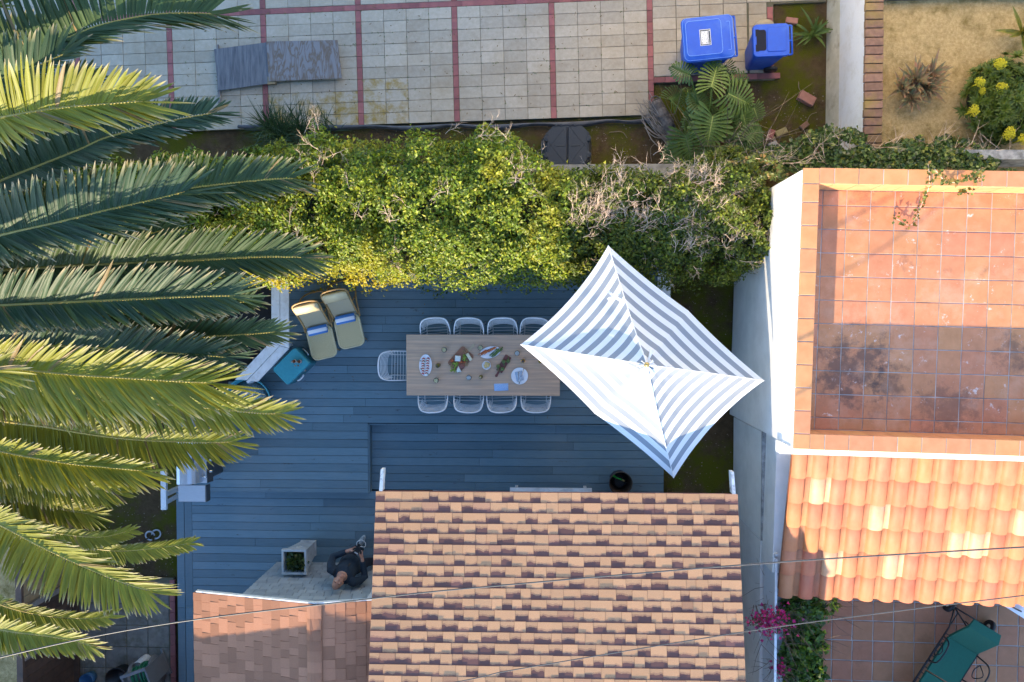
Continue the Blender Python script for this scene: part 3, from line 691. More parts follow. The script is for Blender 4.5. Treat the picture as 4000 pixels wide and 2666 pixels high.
def leaves(name, pts, nrm, L, W, cols, mat, parent, spread=.8, fold=.25, curl=.2, kind='stuff'):
    n = len(pts); nr = norm(nrm+npr.normal(0, spread, (n, 3)))
    t = npr.normal(0, 1, (n, 3)); t = norm(t-nr*(t*nr).sum(1, keepdims=True)); b = np.cross(nr, t)
    l = (L*npr.uniform(.65, 1.25, n))[:, None]; wd = l*W/L/2*npr.uniform(.8, 1.2, n)[:, None]
    base = pts; mid = pts+t*l*.45
    V = np.stack([base, mid+b*wd+nr*wd*fold*2, pts+t*l-nr*l*curl, mid-b*wd+nr*wd*fold*2, mid], 1).reshape(-1, 3)
    i = np.arange(n)[:, None]*5
    Fc = np.concatenate([i+[0, 1, 4], i+[1, 2, 4], i+[2, 3, 4], i+[3, 0, 4]], 0)
    o = obj(name, np_mesh(name, V, Fc, mat, np.repeat(cols, 5, 0)), parent)
    if kind: o['kind'] = kind
    return o
def palette(n, cs, ps, var=.25):
    cs = np.array(cs); k = npr.choice(len(cs), n, p=np.array(ps)/sum(ps)); c = cs[k]
    return np.clip(c*npr.uniform(1-var, 1+var, (n, 1))*npr.uniform(.92, 1.08, (n, 3)), 0, 1)
def vnoise(p, s, o=0): return np.array([noise.noise((x*s+o, y*s-o, z*s+2*o)) for x, y, z in p])
def twigs(q, start, dirn, length, depth, r, spread=.55, n=3, seg=3):
    p = Vector(start); d = Vector(dirn).normalized(); pts = [p.copy()]
    for i in range(seg):
        d = (d+Vector((rnd.gauss(0, .16), rnd.gauss(0, .16), rnd.gauss(0, .12)))).normalized(); p = p+d*(length/seg); pts.append(p.copy())
        if depth > 0:
            for k in range(n if i > 0 else 1):
                e = (d+Vector((rnd.gauss(0, spread), rnd.gauss(0, spread), rnd.gauss(0, spread*.7)))).normalized()
                twigs(q, p, e, length*rnd.uniform(.45, .75), depth-1, r*.6, spread, n, 2)
    q.tube(pts, [r*(1-.7*i/seg) for i in range(seg+1)], 3, False)

m_hleaf = leafmat('hedge_leaf', .3, .42); m_twig = M('bare_twig', (.66, .50, .38), (.54, .40, .30), 20, .8)
m_bark = M('bark', (.16, .11, .075), (.09, .065, .05), 14, .95, bump=.6)
m_core = M('dark_core', (.020, .026, .010), (.03, .03, .014), 8, 1.0)

# ================================================================== hedge
NB = [(-800, 640), (560, 640), (900, 610), (1000, 605), (1150, 570), (1230, 505), (1300, 525), (1360, 575), (1450, 580), (1600, 545), (1700, 525), (1800, 560), (1900, 505), (2000, 550), (2100, 600), (2200, 665), (2300, 650), (2400, 675), (2500, 670), (2600, 685), (2700, 640), (2800, 600), (2900, 610), (2990, 690), (3020, 800)]
SB = [(-800, 1090), (560, 1090), (700, 1100), (1000, 1100), (1130, 1108), (1400, 1096), (1600, 1104), (1850, 1122), (2100, 1108), (2250, 1120), (2400, 1100), (2600, 1112), (2750, 1104), (2850, 1080), (2980, 1060), (3020, 1000)]
zb_ = 1.9
nbw = np.array([P(a, b, zb_).xy for a, b in NB]); sbw = np.array([P(a, b, 1.25).xy for a, b in SB])
X0, XMID, X1 = P(-700, 800, 2).x, P(2215, 800, 2.1).x, P(3010, 800, 2.).x
def hedge_pts(n, x0, x1, inset, zt):
    x = npr.uniform(x0, x1, n); yn = np.interp(x, nbw[:, 0], nbw[:, 1]); ys = np.interp(x, sbw[:, 0], sbw[:, 1])
    u = npr.uniform(-1, 1, n); th = np.where(npr.uniform(0, 1, n) < .68, np.arccos(np.sign(u)*u*u), npr.uniform(-.05, 1.05, n)*math.pi); c, s = np.cos(th), np.sin(th)
    hy = (yn-ys)/2; cy = (yn+ys)/2; e = np.minimum(1, np.minimum((x-X0+.3)/.5, (X1-x+.12)/.35)); e = np.sqrt(np.clip(e, .05, 1))
    yy = cy+np.sign(c)*np.abs(c)**.5*(hy-inset)*(.55+.45*e)
    zz = .75+np.sign(s)*np.abs(s)**.55*(zt-.75-inset)*(.75+.25*e)
    zz = zz+.20*np.clip((yy-cy)/hy, -1, 1)*np.clip((zz-.9)/1.0, 0, 1)
    p = np.stack([x, yy, zz], 1); nr = norm(np.stack([np.zeros(n), np.sign(c)*np.abs(c)**1.5/hy, np.sign(s)*np.abs(s)**1.4/(zt-.75)], 1)+1e-3)
    return p, nr
def hedge_shape(p, nr, amp=.21):
    d = vnoise(p, 1.5)*amp+vnoise(p, 3.6, 7)*amp*.85
    return p+nr*d[:, None], d
def build_hedge(name, label, x0, x1, n, cols, ps, keep, zt, ntw, twl):
    hd = thing(name, label, 'hedge', ((x0+x1)/2, 1.4, 0))
    for layer, (inset, frac) in enumerate(((0, .5), (.09, .3), (.2, .2))):
        p, nr = hedge_pts(int(n*frac), x0, x1, inset, zt); p, d = hedge_shape(p, nr)
        hole = vnoise(p, 5.5, 3)+.9*vnoise(p, 2.1, 12)
        ok = hole > (keep if layer < 2 else -9); p, nr = p[ok], nr[ok]; k = len(p)
        p = p+nr*npr.normal(0, .035, (k, 1))
        col = palette(k, cols, ps)
        yel = vnoise(p, 1.1, 31)+.6*vnoise(p, 3.3, 17)
        px = np.clip((yel-.22)*1.6, 0, .42)[:, None]
        if name == 'leafy_hedge':
            ys = np.interp(p[:, 0], sbw[:, 0], sbw[:, 1]); a = np.clip(1-(p[:, 1]-ys)/.30, 0, 1)*np.clip((P(1560, 0, 2).x-p[:, 0])/.4, 0, 1); px = np.maximum(px, .95*a[:, None]*(vnoise(p, 2.4, 5) > -.25)[:, None])
        else: px = px*.25
        col = col*(1-px)+np.array([.40, .335, .025])*npr.uniform(.75, 1.2, (k, 1))*px
        leaves('foliage', p, nr+np.array([-.1, -.45, .35]), .060, .033, col, m_hleaf, hd, .75)
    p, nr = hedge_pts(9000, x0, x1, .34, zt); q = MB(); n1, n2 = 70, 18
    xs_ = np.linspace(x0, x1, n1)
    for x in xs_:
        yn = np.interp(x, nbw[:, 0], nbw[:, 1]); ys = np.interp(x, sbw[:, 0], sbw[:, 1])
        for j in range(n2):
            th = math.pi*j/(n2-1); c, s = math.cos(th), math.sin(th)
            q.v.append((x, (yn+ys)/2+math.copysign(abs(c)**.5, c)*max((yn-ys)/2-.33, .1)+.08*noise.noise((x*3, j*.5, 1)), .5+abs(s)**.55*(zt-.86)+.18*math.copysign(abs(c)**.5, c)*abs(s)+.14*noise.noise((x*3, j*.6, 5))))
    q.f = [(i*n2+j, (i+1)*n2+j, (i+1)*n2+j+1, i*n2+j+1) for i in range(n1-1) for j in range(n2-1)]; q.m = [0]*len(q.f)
    o = q.obj('inner_core', m_core, hd); o['kind'] = 'stuff'  # solid dark core added under the leaves to block see-through
    q = MB()
    for i in range(ntw):
        p, nr = hedge_pts(1, x0+.1, x1-.1, .1, zt); p, _ = hedge_shape(p, nr)
        if p[0][2] < 1.3: continue
        dv = Vector(nr[0])+Vector((rnd.gauss(.1, .5), rnd.gauss(.2, .5), rnd.uniform(0, .5)))
        twigs(q, p[0], dv, rnd.uniform(*twl)*.8, 1, .0032, .6, 2)
    o = q.obj('twigs', m_twig, hd); o['kind'] = 'stuff'; return hd
hA = build_hedge('leafy_hedge', 'dense green hedge with yellow leaves along the deck edge', X0, XMID, 150000, [(.11, .165, .016), (.175, .24, .02), (.30, .33, .03), (.06, .095, .014)], [3, 4, 3, 2], -.33, 2.42, 60, (.10, .24))
hB = build_hedge('sparse_hedge', 'thinning dark green hedge full of bare twigs beside the parasol', XMID, X1, 44000, [(.085, .12, .016), (.13, .175, .018), (.21, .235, .025), (.05, .075, .014)], [4, 4, 2, 3], -.22, 2.3, 60, (.12, .26))
def bare_clump(px, py, z, n, ln, lean=(.3, .5)):
    q = MB()
    for i in range(n):
        c = P(px+rnd.gauss(0, 40), py+rnd.gauss(0, 32), z+rnd.uniform(-.15, .1))
        twigs(q, c, (lean[0]+rnd.gauss(0, .45), lean[1]+rnd.gauss(0, .45), .55), ln*.5*rnd.uniform(.5, 1.1), 2, .0044, .5, 2)
    return q
dead = MB()
for px, py, z, n, ln in ((2660, 870, 2.25, 30, .5), (2790, 810, 2.25, 30, .52), (2740, 730, 2.3, 24, .5), (2300, 850, 2.35, 34, .42), (2350, 800, 2.4, 14, .4), (2450, 760, 2.4, 18, .4), (2480, 880, 2.3, 16, .4), (2620, 700, 2.2, 18, .5), (2900, 960, 2.1, 18, .42), (2350, 740, 2.3, 14, .4), (2960, 880, 2.0, 12, .4), (2700, 960, 2.25, 14, .4)):
    q = bare_clump(px, py, z, n, ln); b_ = len(dead.v); dead.v += q.v; dead.f += [tuple(i+b_ for i in f) for f in q.f]; dead.m += q.m
o = dead.obj('dead_twigs', m_twig, hB); o['kind'] = 'stuff'
dead = MB()
for px, py, z, n, ln in ((1225, 600, 2.45, 5, .5), (1260, 530, 2.3, 3, .45), (1205, 650, 2.4, 4, .45), (1470, 800, 2.5, 2, .45), (1650, 550, 2.35, 2, .4), (1900, 530, 2.4, 2, .45), (1960, 560, 2.4, 3, .45), (1215, 900, 2.4, 3, .45), (2060, 700, 2.5, 5, .5), (2110, 660, 2.4, 6, .5), (1560, 1030, 2.1, 7, .36), (1540, 850, 2.45, 4, .36), (1400, 700, 2.5, 3, .36), (1750, 750, 2.5, 3, .36)):
    q = bare_clump(px, py, z, n, ln, (.1, .3)); b_ = len(dead.v); dead.v += q.v; dead.f += [tuple(i+b_ for i in f) for f in q.f]; dead.m += q.m
o = dead.obj('dead_twigs', m_twig, hA); o['kind'] = 'stuff'

# ================================================================== palm tree
m_palm = leafmat('palm_leaflet', .16, .5, spec=.3)
m_rach = M('palm_rachis', (.42, .32, .06), (.33, .24, .05), 9, .45)
palm = thing('palm_tree', 'big date palm whose long fronds reach in from the left', 'palm tree', (-9.3, .05, 0))
q = MB(); tr = [(-9.3, .05, -.1)]; tp_ = Vector((-9.3, .05, 0))
for i in range(26): tr.append((-9.3+.05*math.sin(i*.7), .05+.05*math.cos(i*.9), .18*(i+1)))
q.tube(tr, [.42+(.035 if i % 2 else -.02) for i in range(27)], 14)
for i in range(26):
    for j in range(10):
        a = 2*math.pi*(j+.5*(i % 2))/10; c_ = Vector(tr[i+1]); q.ball(c_+Vector((math.cos(a)*.42, math.sin(a)*.42, 0)), (.10, .10, .06), 5, 3)
q.obj('trunk', m_bark, palm)
#  frond: rachis pixels with heights, leaflet lengths (north side, south side), forward lean of each side, V angle, tint, single leaflets?
TQ = ((.045, .075, .024), (.038, .070, .032), (.175, .175, .016))  # shade painted into the first two leaflet colours, sunlight into the last
FR = [
 ('a', [(-260, 330, 5.2), (0, 250, 5.4), (264, 149, 5.5), (404, 96, 5.5), (608, 57, 5.35), (787, 53, 5.2), (908, 66, 5.0)], .50, .52, 6, 62, 24, 0, 0),
 ('b', [(-260, 380, 5.7), (0, 310, 5.8), (140, 260, 5.85), (238, 217, 5.8), (327, 178, 5.65)], .38, .30, 12, 55, 26, 1, 0),
 ('c', [(-300, 520, 6.0), (0, 461, 6.45), (213, 425, 6.55), (425, 406, 6.55), (553, 398, 6.5), (640, 400, 6.4)], 0.43, 0.56, 22, 56, 30, 2, 1),
 ('d', [(-200, 800, 4.8), (0, 710, 5.1), (298, 591, 5.35), (425, 536, 5.4), (676, 472, 5.35), (820, 445, 5.25), (897, 438, 5.1)], 0.27, 0.39, 14, 52, 26, 1, 0),
 ('e', [(-200, 930, 4.5), (300, 830, 4.9), (560, 765, 5.0), (782, 731, 5.0), (1000, 707, 4.9), (1130, 698, 4.8), (1200, 705, 4.65)], 0.36, 0.43, 24, 50, 26, 0, 0),
 ('f', [(-250, 1000, 5.2), (0, 922, 5.55), (221, 871, 5.7), (425, 820, 5.7), (595, 782, 5.65), (723, 750, 5.6), (790, 739, 5.5)], 0.46, 0.62, 24, 56, 30, 1, 1),
 ('g', [(-200, 1080, 4.3), (200, 1045, 4.6), (450, 1032, 4.8), (680, 1022, 4.8), (1000, 1005, 4.7), (1150, 1005, 4.6), (1245, 1010, 4.45)], 0.42, 0.46, 42, 52, 24, 0, 0),
 ('h', [(-250, 1210, 5.0), (0, 1194, 5.2), (315, 1179, 5.35), (638, 1164, 5.35), (800, 1158, 5.3), (914, 1157, 5.2), (975, 1170, 5.05)], 0.46, 0.44, 44, 48, 28, 1, 0),
 ('i', [(300, 1240, 4.2), (700, 1200, 4.4), (950, 1180, 4.4), (1045, 1172, 4.3)], .24, .24, 40, 45, 24, 0, 0),
 ('j', [(-100, 1370, 4.3), (300, 1345, 4.6), (600, 1330, 4.75), (778, 1319, 4.75), (1000, 1304, 4.65), (1076, 1296, 4.55), (1120, 1282, 4.4)], 0.32, 0.34, 42, 50, 26, 0, 0),
 ('k', [(-100, 1340, 4.6), (300, 1355, 4.85), (574, 1375, 4.9), (765, 1386, 4.85), (880, 1397, 4.75), (948, 1415, 4.6)], 0.38, 0.3, 44, 44, 24, 1, 0),
 ('l', [(-300, 1405, 5.7), (55, 1440, 6.0), (272, 1463, 6.05), (532, 1480, 6.0), (723, 1492, 5.9), (830, 1496, 5.8), (890, 1497, 5.65)], 0.45, 0.6, 48, 44, 30, 2, 1),
 ('m', [(-420, 1440, 6.0), (-200, 1445, 6.4), (-60, 1448, 6.5), (60, 1462, 6.4)], .44, .46, 44, 50, 22, 2, 0),
 ('n', [(-200, 1500, 4.7), (200, 1545, 4.95), (500, 1572, 5.05), (723, 1586, 5.05), (1000, 1613, 4.95), (1090, 1616, 4.85), (1150, 1611, 4.7)], 0.36, 0.34, 48, 30, 20, 2, 0),
 ('o', [(-200, 1590, 4.3), (213, 1673, 4.55), (425, 1707, 4.6), (595, 1722, 4.6), (808, 1729, 4.5), (900, 1726, 4.4), (968, 1720, 4.25)], 0.28, 0.38, 50, 26, 14, 2, 0),
 ('p', [(-250, 1700, 5.2), (0, 1763, 5.4), (255, 1809, 5.45), (400, 1824, 5.4), (510, 1835, 5.35), (635, 1846, 5.2)], 0.27, 0.42, 46, 46, 34, 2, 1),
 ('q', [(-200, 1790, 4.0), (100, 1860, 4.1), (330, 1905, 4.05), (520, 1915, 3.9)], 0.2, 0.3, 50, 24, 8, 2, 0),
 ('r', [(-250, 1940, 4.6), (0, 2051, 4.85), (170, 2140, 4.9), (383, 2238, 4.8), (531, 2293, 4.65), (595, 2306, 4.55), (650, 2308, 4.4)], 0.42, 0.4, 58, 12, 22, 2, 0),
 ('s', [(-200, 1960, 4.0), (0, 2020, 4.15), (212, 2080, 4.15), (383, 2098, 4.05), (500, 2075, 3.9), (568, 2052, 3.75)], 0.14, 0.18, 60, 30, 4, 2, 0),
 ('t', [(-150, 1990, 3.7), (212, 2106, 3.95), (425, 2150, 3.95), (595, 2143, 3.8), (720, 2125, 3.65), (806, 2106, 3.5)], 0.15, 0.19, 62, 28, 2, 2, 0),
 ('u', [(-200, 2270, 3.9), (0, 2361, 4.1), (170, 2404, 4.1), (340, 2416, 4.0), (430, 2405, 3.85), (490, 2394, 3.7)], 0.17, 0.21, 60, 30, 4, 2, 0),
 ('v', [(-200, 2400, 4.2), (0, 2459, 4.4), (212, 2489, 4.4), (330, 2515, 4.3), (410, 2545, 4.1)], 0.27, 0.28, 52, 30, 18, 2, 0),
 ('w', [(-300, 60, 5.0), (-100, 30, 5.2), (20, 20, 5.25), (60, 25, 5.2)], .34, .3, 25, 45, 24, 2, 0),
 ('x', [(-300, 1250, 3.6), (100, 1090, 3.9), (450, 960, 3.9), (700, 880, 3.7)], .4, .4, 35, 45, 20, 0, 0),
 ('y', [(-300, 1300, 3.4), (100, 1300, 3.7), (400, 1290, 3.7), (640, 1260, 3.5)], .4, .4, 40, 45, 20, 0, 0),
 ('z', [(-300, 1500, 3.5), (50, 1620, 3.7), (300, 1680, 3.7), (480, 1740, 3.5)], .4, .45, 45, 35, 16, 0, 0),
 ('aa', [(-300, 500, 4.2), (0, 420, 4.4), (250, 330, 4.4), (420, 290, 4.2)], .3, .36, 20, 55, 20, 0, 0),
 ('ac', [(-300, 640, 3.6), (0, 560, 3.9), (350, 470, 3.9), (560, 430, 3.7)], .36, .4, 22, 50, 22, 0, 0),
 ('ad', [(-300, 1120, 3.5), (150, 1100, 3.8), (500, 1085, 3.8), (800, 1100, 3.6)], .36, .4, 40, 45, 20, 0, 0),
 ('ae', [(-300, 1900, 3.3), (0, 1930, 3.5), (250, 1990, 3.5), (420, 2020, 3.3)], .3, .34, 50, 30, 14, 2, 0),
 ('af', [(-200, 230, 4.4), (0, 190, 4.6), (200, 130, 4.6), (380, 100, 4.4)], .3, .34, 15, 50, 22, 0, 0),
 ('ab', [(-300, 700, 4.2), (0, 640, 4.4), (250, 600, 4.4), (400, 590, 4.2)], .36, .4, 20, 50, 22, 0, 0),
]
ST = np.array([0, .12, .38, .66, .87, 1.0]); WP = np.array([.5, .95, 1.05, .92, .55, .05])
def frond(tagn, pp, Lu, Ll, fu, fl, vee, tint, single):
    crown = Vector((-9.3, .05, 4.75)); pts = [P(*a) for a in pp]
    if pts[0].x > -8.0 and len(pp) < 5: pts = pts
    base = crown.lerp(pts[0], .12)+Vector((0, 0, .1)); allp = [base]+pts
    L = sum((allp[i+1]-allp[i]).length for i in range(len(allp)-1)); n = max(30, int(L/.031)); cl = spline(allp, n); cl = cl[:max(20, n-6)]; n = len(cl); q = MB()
    q.tube(cl[::2]+[cl[-1]], [(.030*(1-i/(len(cl[::2])))+.006) for i in range(len(cl[::2])+1)], 6)
    fo = q.obj('frond', m_rach, palm, smooth=True)
    V, Fc, Cc = [], [], []; singles = []; nf = 0
    for i in range(4, n):
        t_ = i/(n-1); T = (cl[min(i+1, n-1)]-cl[max(i-1, 0)]).normalized(); B = T.cross(Vector((0, 0, 1))).normalized(); Nn = B.cross(T)
        tw = rnd.gauss(0, .04)
        for sd in (1, -1):
            Lm = Ll if sd > 0 else Lu; fa = fl if sd > 0 else fu
            pr = min(1, (t_/.22))**.7*(1 if t_ < .66 else 1-.34*((t_-.66)/.34)**2.4)
            ln = Lm*1.33*pr*rnd.uniform(.955, 1.03)*(.80 if rnd.random() < .04 else 1)
            al = R(fa+max(0, t_-.8)/.2*(60-fa)*.8+rnd.gauss(0, 2.2)); be = R(vee+6+rnd.gauss(0, 3))
            if i >= n-3: al = R(rnd.uniform(55, 88))
            d = (B*sd*math.cos(be)+Nn*math.sin(be))*math.cos(al)+T*math.sin(al); d.normalize()
            W = (T-d*T.dot(d)); W.normalize(); nn = d.cross(W)*(-1 if sd > 0 else 1)
            if nn.z < 0: nn = -nn
            W2 = (W+nn*rnd.gauss(0, .18)).normalized(); w0 = .0205*(.62+.38*pr)*rnd.uniform(.85, 1.12); dr = rnd.uniform(.03, .13)*ln; root = cl[i]+B*(sd*.010)+Vector((0, 0, .004))
            bend = B*sd*rnd.gauss(0, .03)*ln+T*rnd.gauss(.02, .03)*ln
            base_i = len(V)
            tone = rnd.uniform(.82, 1.18); c0 = np.array(TQ[tint])*tone if rnd.random() > .025 else np.array((.20, .14, .06)); dry = rnd.uniform(.93, 1.03)
            lv, lf, lc = [], [], []
            for s, wp in zip(ST, WP):
                c_ = root+d*(ln*s)+Vector((0, 0, -dr*s*s))+bend*(s*s)
                ww = W2*(w0*wp); up = nn*(w0*wp*.42)
                lv += [c_-ww+up, c_, c_+ww+up]
                cc = c0*(1.25-.3*min(1, s*3)); cc = cc if s < dry-.08 else (np.array((.40, .33, .22)) if s >= dry else cc*.5+np.array((.2, .165, .09)))
                lc += [cc*1.05, cc, cc*1.05]
            for k in range(len(ST)-1):
                for m in (0, 1): lf.append((k*3+m, k*3+m+1, k*3+m+4, k*3+m+3))
            if rnd.random() < .35:     # curled dry thread at the tip
                pass
            if single and pp[1][0] < 1e9 and t_ > .45 and i % 2 == 0 and t_ < .97: singles.append((lv, lf, lc))
            else:
                V += lv; Fc += [tuple(base_i+x for x in f) for f in lf]; Cc += lc
    o = obj('leaflets', np_mesh('leaflets', [tuple(v) for v in V], Fc, m_palm, np.array(Cc)), fo); o['kind'] = 'stuff'
    for lv, lf, lc in singles: obj('leaflet', np_mesh('leaflet', [tuple(v) for v in lv], lf, m_palm, np.array(lc)), fo)
for a in FR: frond(*a)

# ================================================================== ivy over the garden wall, vine and bougainvillea in the courtyard
m_ivy = leafmat('ivy_leaf', .25, .4)
iv = thing('ivy', 'tangle of ivy spilling over the garden wall behind the terrace', 'ivy', P(3400, 600, 1.2))
ip = []
for i in range(30000):
    px = rnd.uniform(2820, 3960); u = rnd.gauss(0, 1)
    top = np.interp(px, [2820, 2950, 3080, 3250, 3350, 3420, 3500, 3650, 3780, 3870, 3960], [640, 600, 570, 490, 510, 590, 560, 540, 560, 590, 640])
    bot = 672; py = top+(bot-top)*rnd.random()**.8+rnd.gauss(0, 8)
    zt = np.interp(px, [2820, 3050, 3250, 3440, 4000], [1.1, 1.3, 1.75, 2.0, 2.0]) - .35*rnd.random() - .5*max(0, (top+40-py)/60)
    if noise.noise((px*.012, py*.02, 2)) < -.28: continue
    if px > 3830 and noise.noise((px*.02, py*.03, 9)) < .05: continue
    ip.append(P(px, py, zt))
ip = np.array([tuple(v) for v in ip]); k = len(ip)
leaves('foliage', ip, np.tile([0, -.2, .8], (k, 1)), .062, .056, palette(k, [(.06, .11, .025), (.10, .155, .04), (.045, .08, .03), (.24, .27, .06), (.20, .22, .12)], [4, 4, 3, 1.2, 1.2]), m_ivy, iv, .6)
q = MB()
for i in range(60): twigs(q, P(rnd.uniform(2850, 3950), rnd.uniform(560, 660), 1.6), (rnd.gauss(0, 1), rnd.gauss(.3, .4), .3), rnd.uniform(.2, .4), 1, .005, .5, 2)
o = q.obj('stems', m_twig, iv); o['kind'] = 'stuff'
def trail(parent, pix, n, size=.05):
    c_ = spline([P(*a) for a in pix], 30); q = MB(); q.tube(c_, .004, 4); q.obj('runner', m_twig, parent)
    pts = np.array([tuple(c_[rnd.randrange(30)]+Vector((rnd.gauss(0, .022), rnd.gauss(0, .022), rnd.gauss(.015, .015)))) for i in range(n)])
    leaves('runner_leaves', pts, np.tile([0, 0, 1.], (n, 1)), size, size*.85, palette(n, [(.12, .14, .03), (.09, .12, .03), (.25, .17, .05)], [3, 3, 1.5]), m_ivy, parent, .5)
trail(iv, [(3625, 640, 3.75), (3632, 700, 3.68), (3628, 735, 3.6), (3600, 800, 3.3), (3560, 880, 3.2), (3500, 855, 3.2)], 70)
trail(iv, [(3650, 660, 3.75), (3690, 705, 3.69), (3740, 712, 3.69), (3790, 690, 3.7), (3830, 660, 3.72)], 80)
trail(iv, [(3840, 655, 3.75), (3820, 700, 3.69), (3780, 735, 3.5), (3760, 748, 3.4)], 60)
trail(iv, [(2850, 640, 2.4), (2960, 620, 2.4), (3050, 660, 2.3), (3045, 740, 2.1), (3020, 790, 1.9)], 190, .06)
trail(iv, [(2920, 700, 2.2), (3000, 690, 2.3), (3060, 700, 2.4), (3060, 760, 2.3)], 150, .06)
def shrub(name, label, cat, px, py, z, rx, ry, rz_, n, L, W, cols, ps, mat, stemz, keep=-.3):
    b_ = thing(name, label, cat, P(px, py, stemz)); c_ = P(px, py, z)
    v = npr.normal(0, 1, (n, 3)); v = norm(v)*(npr.uniform(.25, 1, (n, 1))**.45)*[rx, ry, rz_]; v[:, 2] = np.abs(v[:, 2])*.8-rz_*.15
    ok = np.array([noise.noise((a[0]*5, a[1]*5, a[2]*5)) > keep for a in v]); v = v[ok]
    leaves('foliage', v+np.array(c_), v+[0, 0, .3], L, W, palette(len(v), cols, ps), mat, b_, .5)
    q = MB()
    for i in range(14): twigs(q, (c_.x+rnd.gauss(0, rx*.2), c_.y+rnd.gauss(0, ry*.2), stemz), (rnd.gauss(0, rx), rnd.gauss(0, ry), z-stemz+.3), (z-stemz)+rz_*.5, 1, .008, .4, 2)
    o = q.obj('stems', m_bark, b_); o['kind'] = 'stuff'; return b_
GV = [(.08, .145, .022), (.12, .19, .025), (.05, .09, .018), (.18, .22, .025)]
shrub('vine', 'leafy green vine climbing the ledge below the clay tile roof', 'vine', 3160, 2372, 2.15, .42, .24, .3, 1500, .085, .075, GV, [3, 3, 2, 1], m_ivy, 1.6)
shrub('vine', 'leafy green vine trailing along the courtyard wall at the bottom edge', 'vine', 3140, 2560, 2.1, .36, .62, .35, 2700, .085, .075, GV, [3, 3, 3, .5], m_ivy, 1.6)
bg_ = shrub('bougainvillea', 'bougainvillea with bright magenta flowers spilling over the white lattice', 'bougainvillea', 3020, 2430, 2.5, .34, .17, .16, 420, .05, .035, [(.06, .09, .02), (.09, .11, .03)], [1, 1], m_ivy, 1.9, -.1)
mp = np.array([tuple(P(3010+rnd.gauss(0, 42), 2428+rnd.gauss(0, 26), 2.6+rnd.uniform(-.1, .1))) for i in range(240)])
leaves('flowers', mp, np.tile([0, 0, 1.], (240, 1)), .05, .045, palette(240, [(.42, .012, .13), (.30, .01, .10)], [2, 1]), m_ivy, bg_, .7)
bg2 = shrub('bougainvillea', 'small bougainvillea sprig with pink flowers at the bottom edge', 'bougainvillea', 3045, 2620, 2.3, .1, .15, .14, 160, .05, .035, [(.06, .09, .02), (.12, .11, .03)], [1, 1], m_ivy, 1.9, -.1)
mp = np.array([tuple(P(3043+rnd.gauss(0, 12), 2612+rnd.gauss(0, 22), 2.42)) for i in range(36)])
leaves('flowers', mp, np.tile([0, 0, 1.], (36, 1)), .05, .045, palette(36, [(.42, .012, .13), (.30, .01, .10)], [2, 1]), m_ivy, bg2, .7)

# ================================================================== strap leaved plants
def blade(q, c, az, ln, wd, el, droop, n=6, cup=.25):
    d = Vector((math.cos(az)*math.cos(el), math.sin(az)*math.cos(el), math.sin(el))); sd = Vector((-math.sin(az), math.cos(az), 0)); vs = []
    for i in range(n+1):
        s = i/n; p_ = Vector(c)+d*(ln*s)+Vector((0, 0, -droop*ln*s*s)); ww = wd*(.55+.9*s if s < .35 else (.865+.0)*(1-((s-.35)/.65)**1.7))+.0005
        vs += [p_+sd*ww+Vector((0, 0, cup*ww)), p_-Vector((0, 0, cup*ww*.3)), p_-sd*ww+Vector((0, 0, cup*ww))]
    q.add(vs, [(i*3+m, i*3+m+1, i*3+m+4, i*3+m+3) for i in range(n) for m in (0, 1)])
def plainleaf(name, c1, c2, trans=.25, rough=.4, scale=9):
    t = NT(name); col = t.mix(t.ramp(t.noise(scale, 5, .6), [(.35, 0), (.65, 1)]), c1, c2); t.fin(col, rough, 0, .4)
    tr = t.new('ShaderNodeBsdfTranslucent'); t.link(col, tr.inputs[0]); mx = t.new('ShaderNodeMixShader'); mx.inputs[0].default_value = trans
    t.link(t.b.outputs[0], mx.inputs[1]); t.link(tr.outputs[0], mx.inputs[2]); t.link(mx.outputs[0], t.out.inputs[0]); return t.mat
m_grass = plainleaf('strap_grass', (.028, .062, .022), (.05, .095, .03)); m_cliv = plainleaf('clivia_leaf', (.08, .145, .035), (.13, .19, .04))
m_aloe = plainleaf('aloe_leaf', (.38, .19, .11), (.20, .23, .11), .1, .5, 14); m_agav = plainleaf('agave_leaf', (.16, .18, .03), (.30, .26, .04), .15)
gp = thing('tufted_grass', 'dark green tufted strap grass at the patio edge beside the palm', 'grass tuft', P(1110, 545))
for cx, cy, n, ln in ((1105, 540, 190, .85), (1060, 500, 110, .75), (1170, 505, 90, .7), (1280, 500, 30, .6)):
    q = MB(); c_ = P(cx, cy)
    for i in range(n): blade(q, c_+Vector((rnd.gauss(0, .07), rnd.gauss(0, .07), 0)), rnd.uniform(0, 6.283) if rnd.random() < .5 else rnd.gauss(1.5, 1.0), ln*rnd.uniform(.6, 1.1), .0065, R(rnd.uniform(30, 78)), rnd.uniform(.2, .6), 5)
    o = q.obj('blades', m_grass, gp); o['kind'] = 'stuff'
cp = thing('clivia', 'green clivia with broad arching leaves by the white wall', 'plant', P(3175, 135))
for i in range(30):
    q = MB(); blade(q, P(3175, 135)+Vector((rnd.gauss(0, .03), rnd.gauss(0, .03), 0)), rnd.uniform(0, 6.283), rnd.uniform(.35, .55), rnd.uniform(.020, .027), R(rnd.uniform(22, 70)), rnd.uniform(.25, .75), 6); q.obj('leaf', m_cliv, cp)
def rosette(name, label, cat, px, py, z, mat, n, ln, wd, rings=3):
    b_ = thing(name, label, cat, P(px, py, z)); k = 0
    for i in range(n):
        f = i/n; q = MB(); az = i*2.399+rnd.gauss(0, .12)
        blade(q, P(px, py, z+.05+.12*(1-f)), az, ln*(.45+.6*f)*rnd.uniform(.85, 1.12), wd*(.8+.3*f), R(78-66*f+rnd.gauss(0, 5)), rnd.uniform(-.25, .18), 6, .55); q.obj('leaf', mat, b_)
    return b_
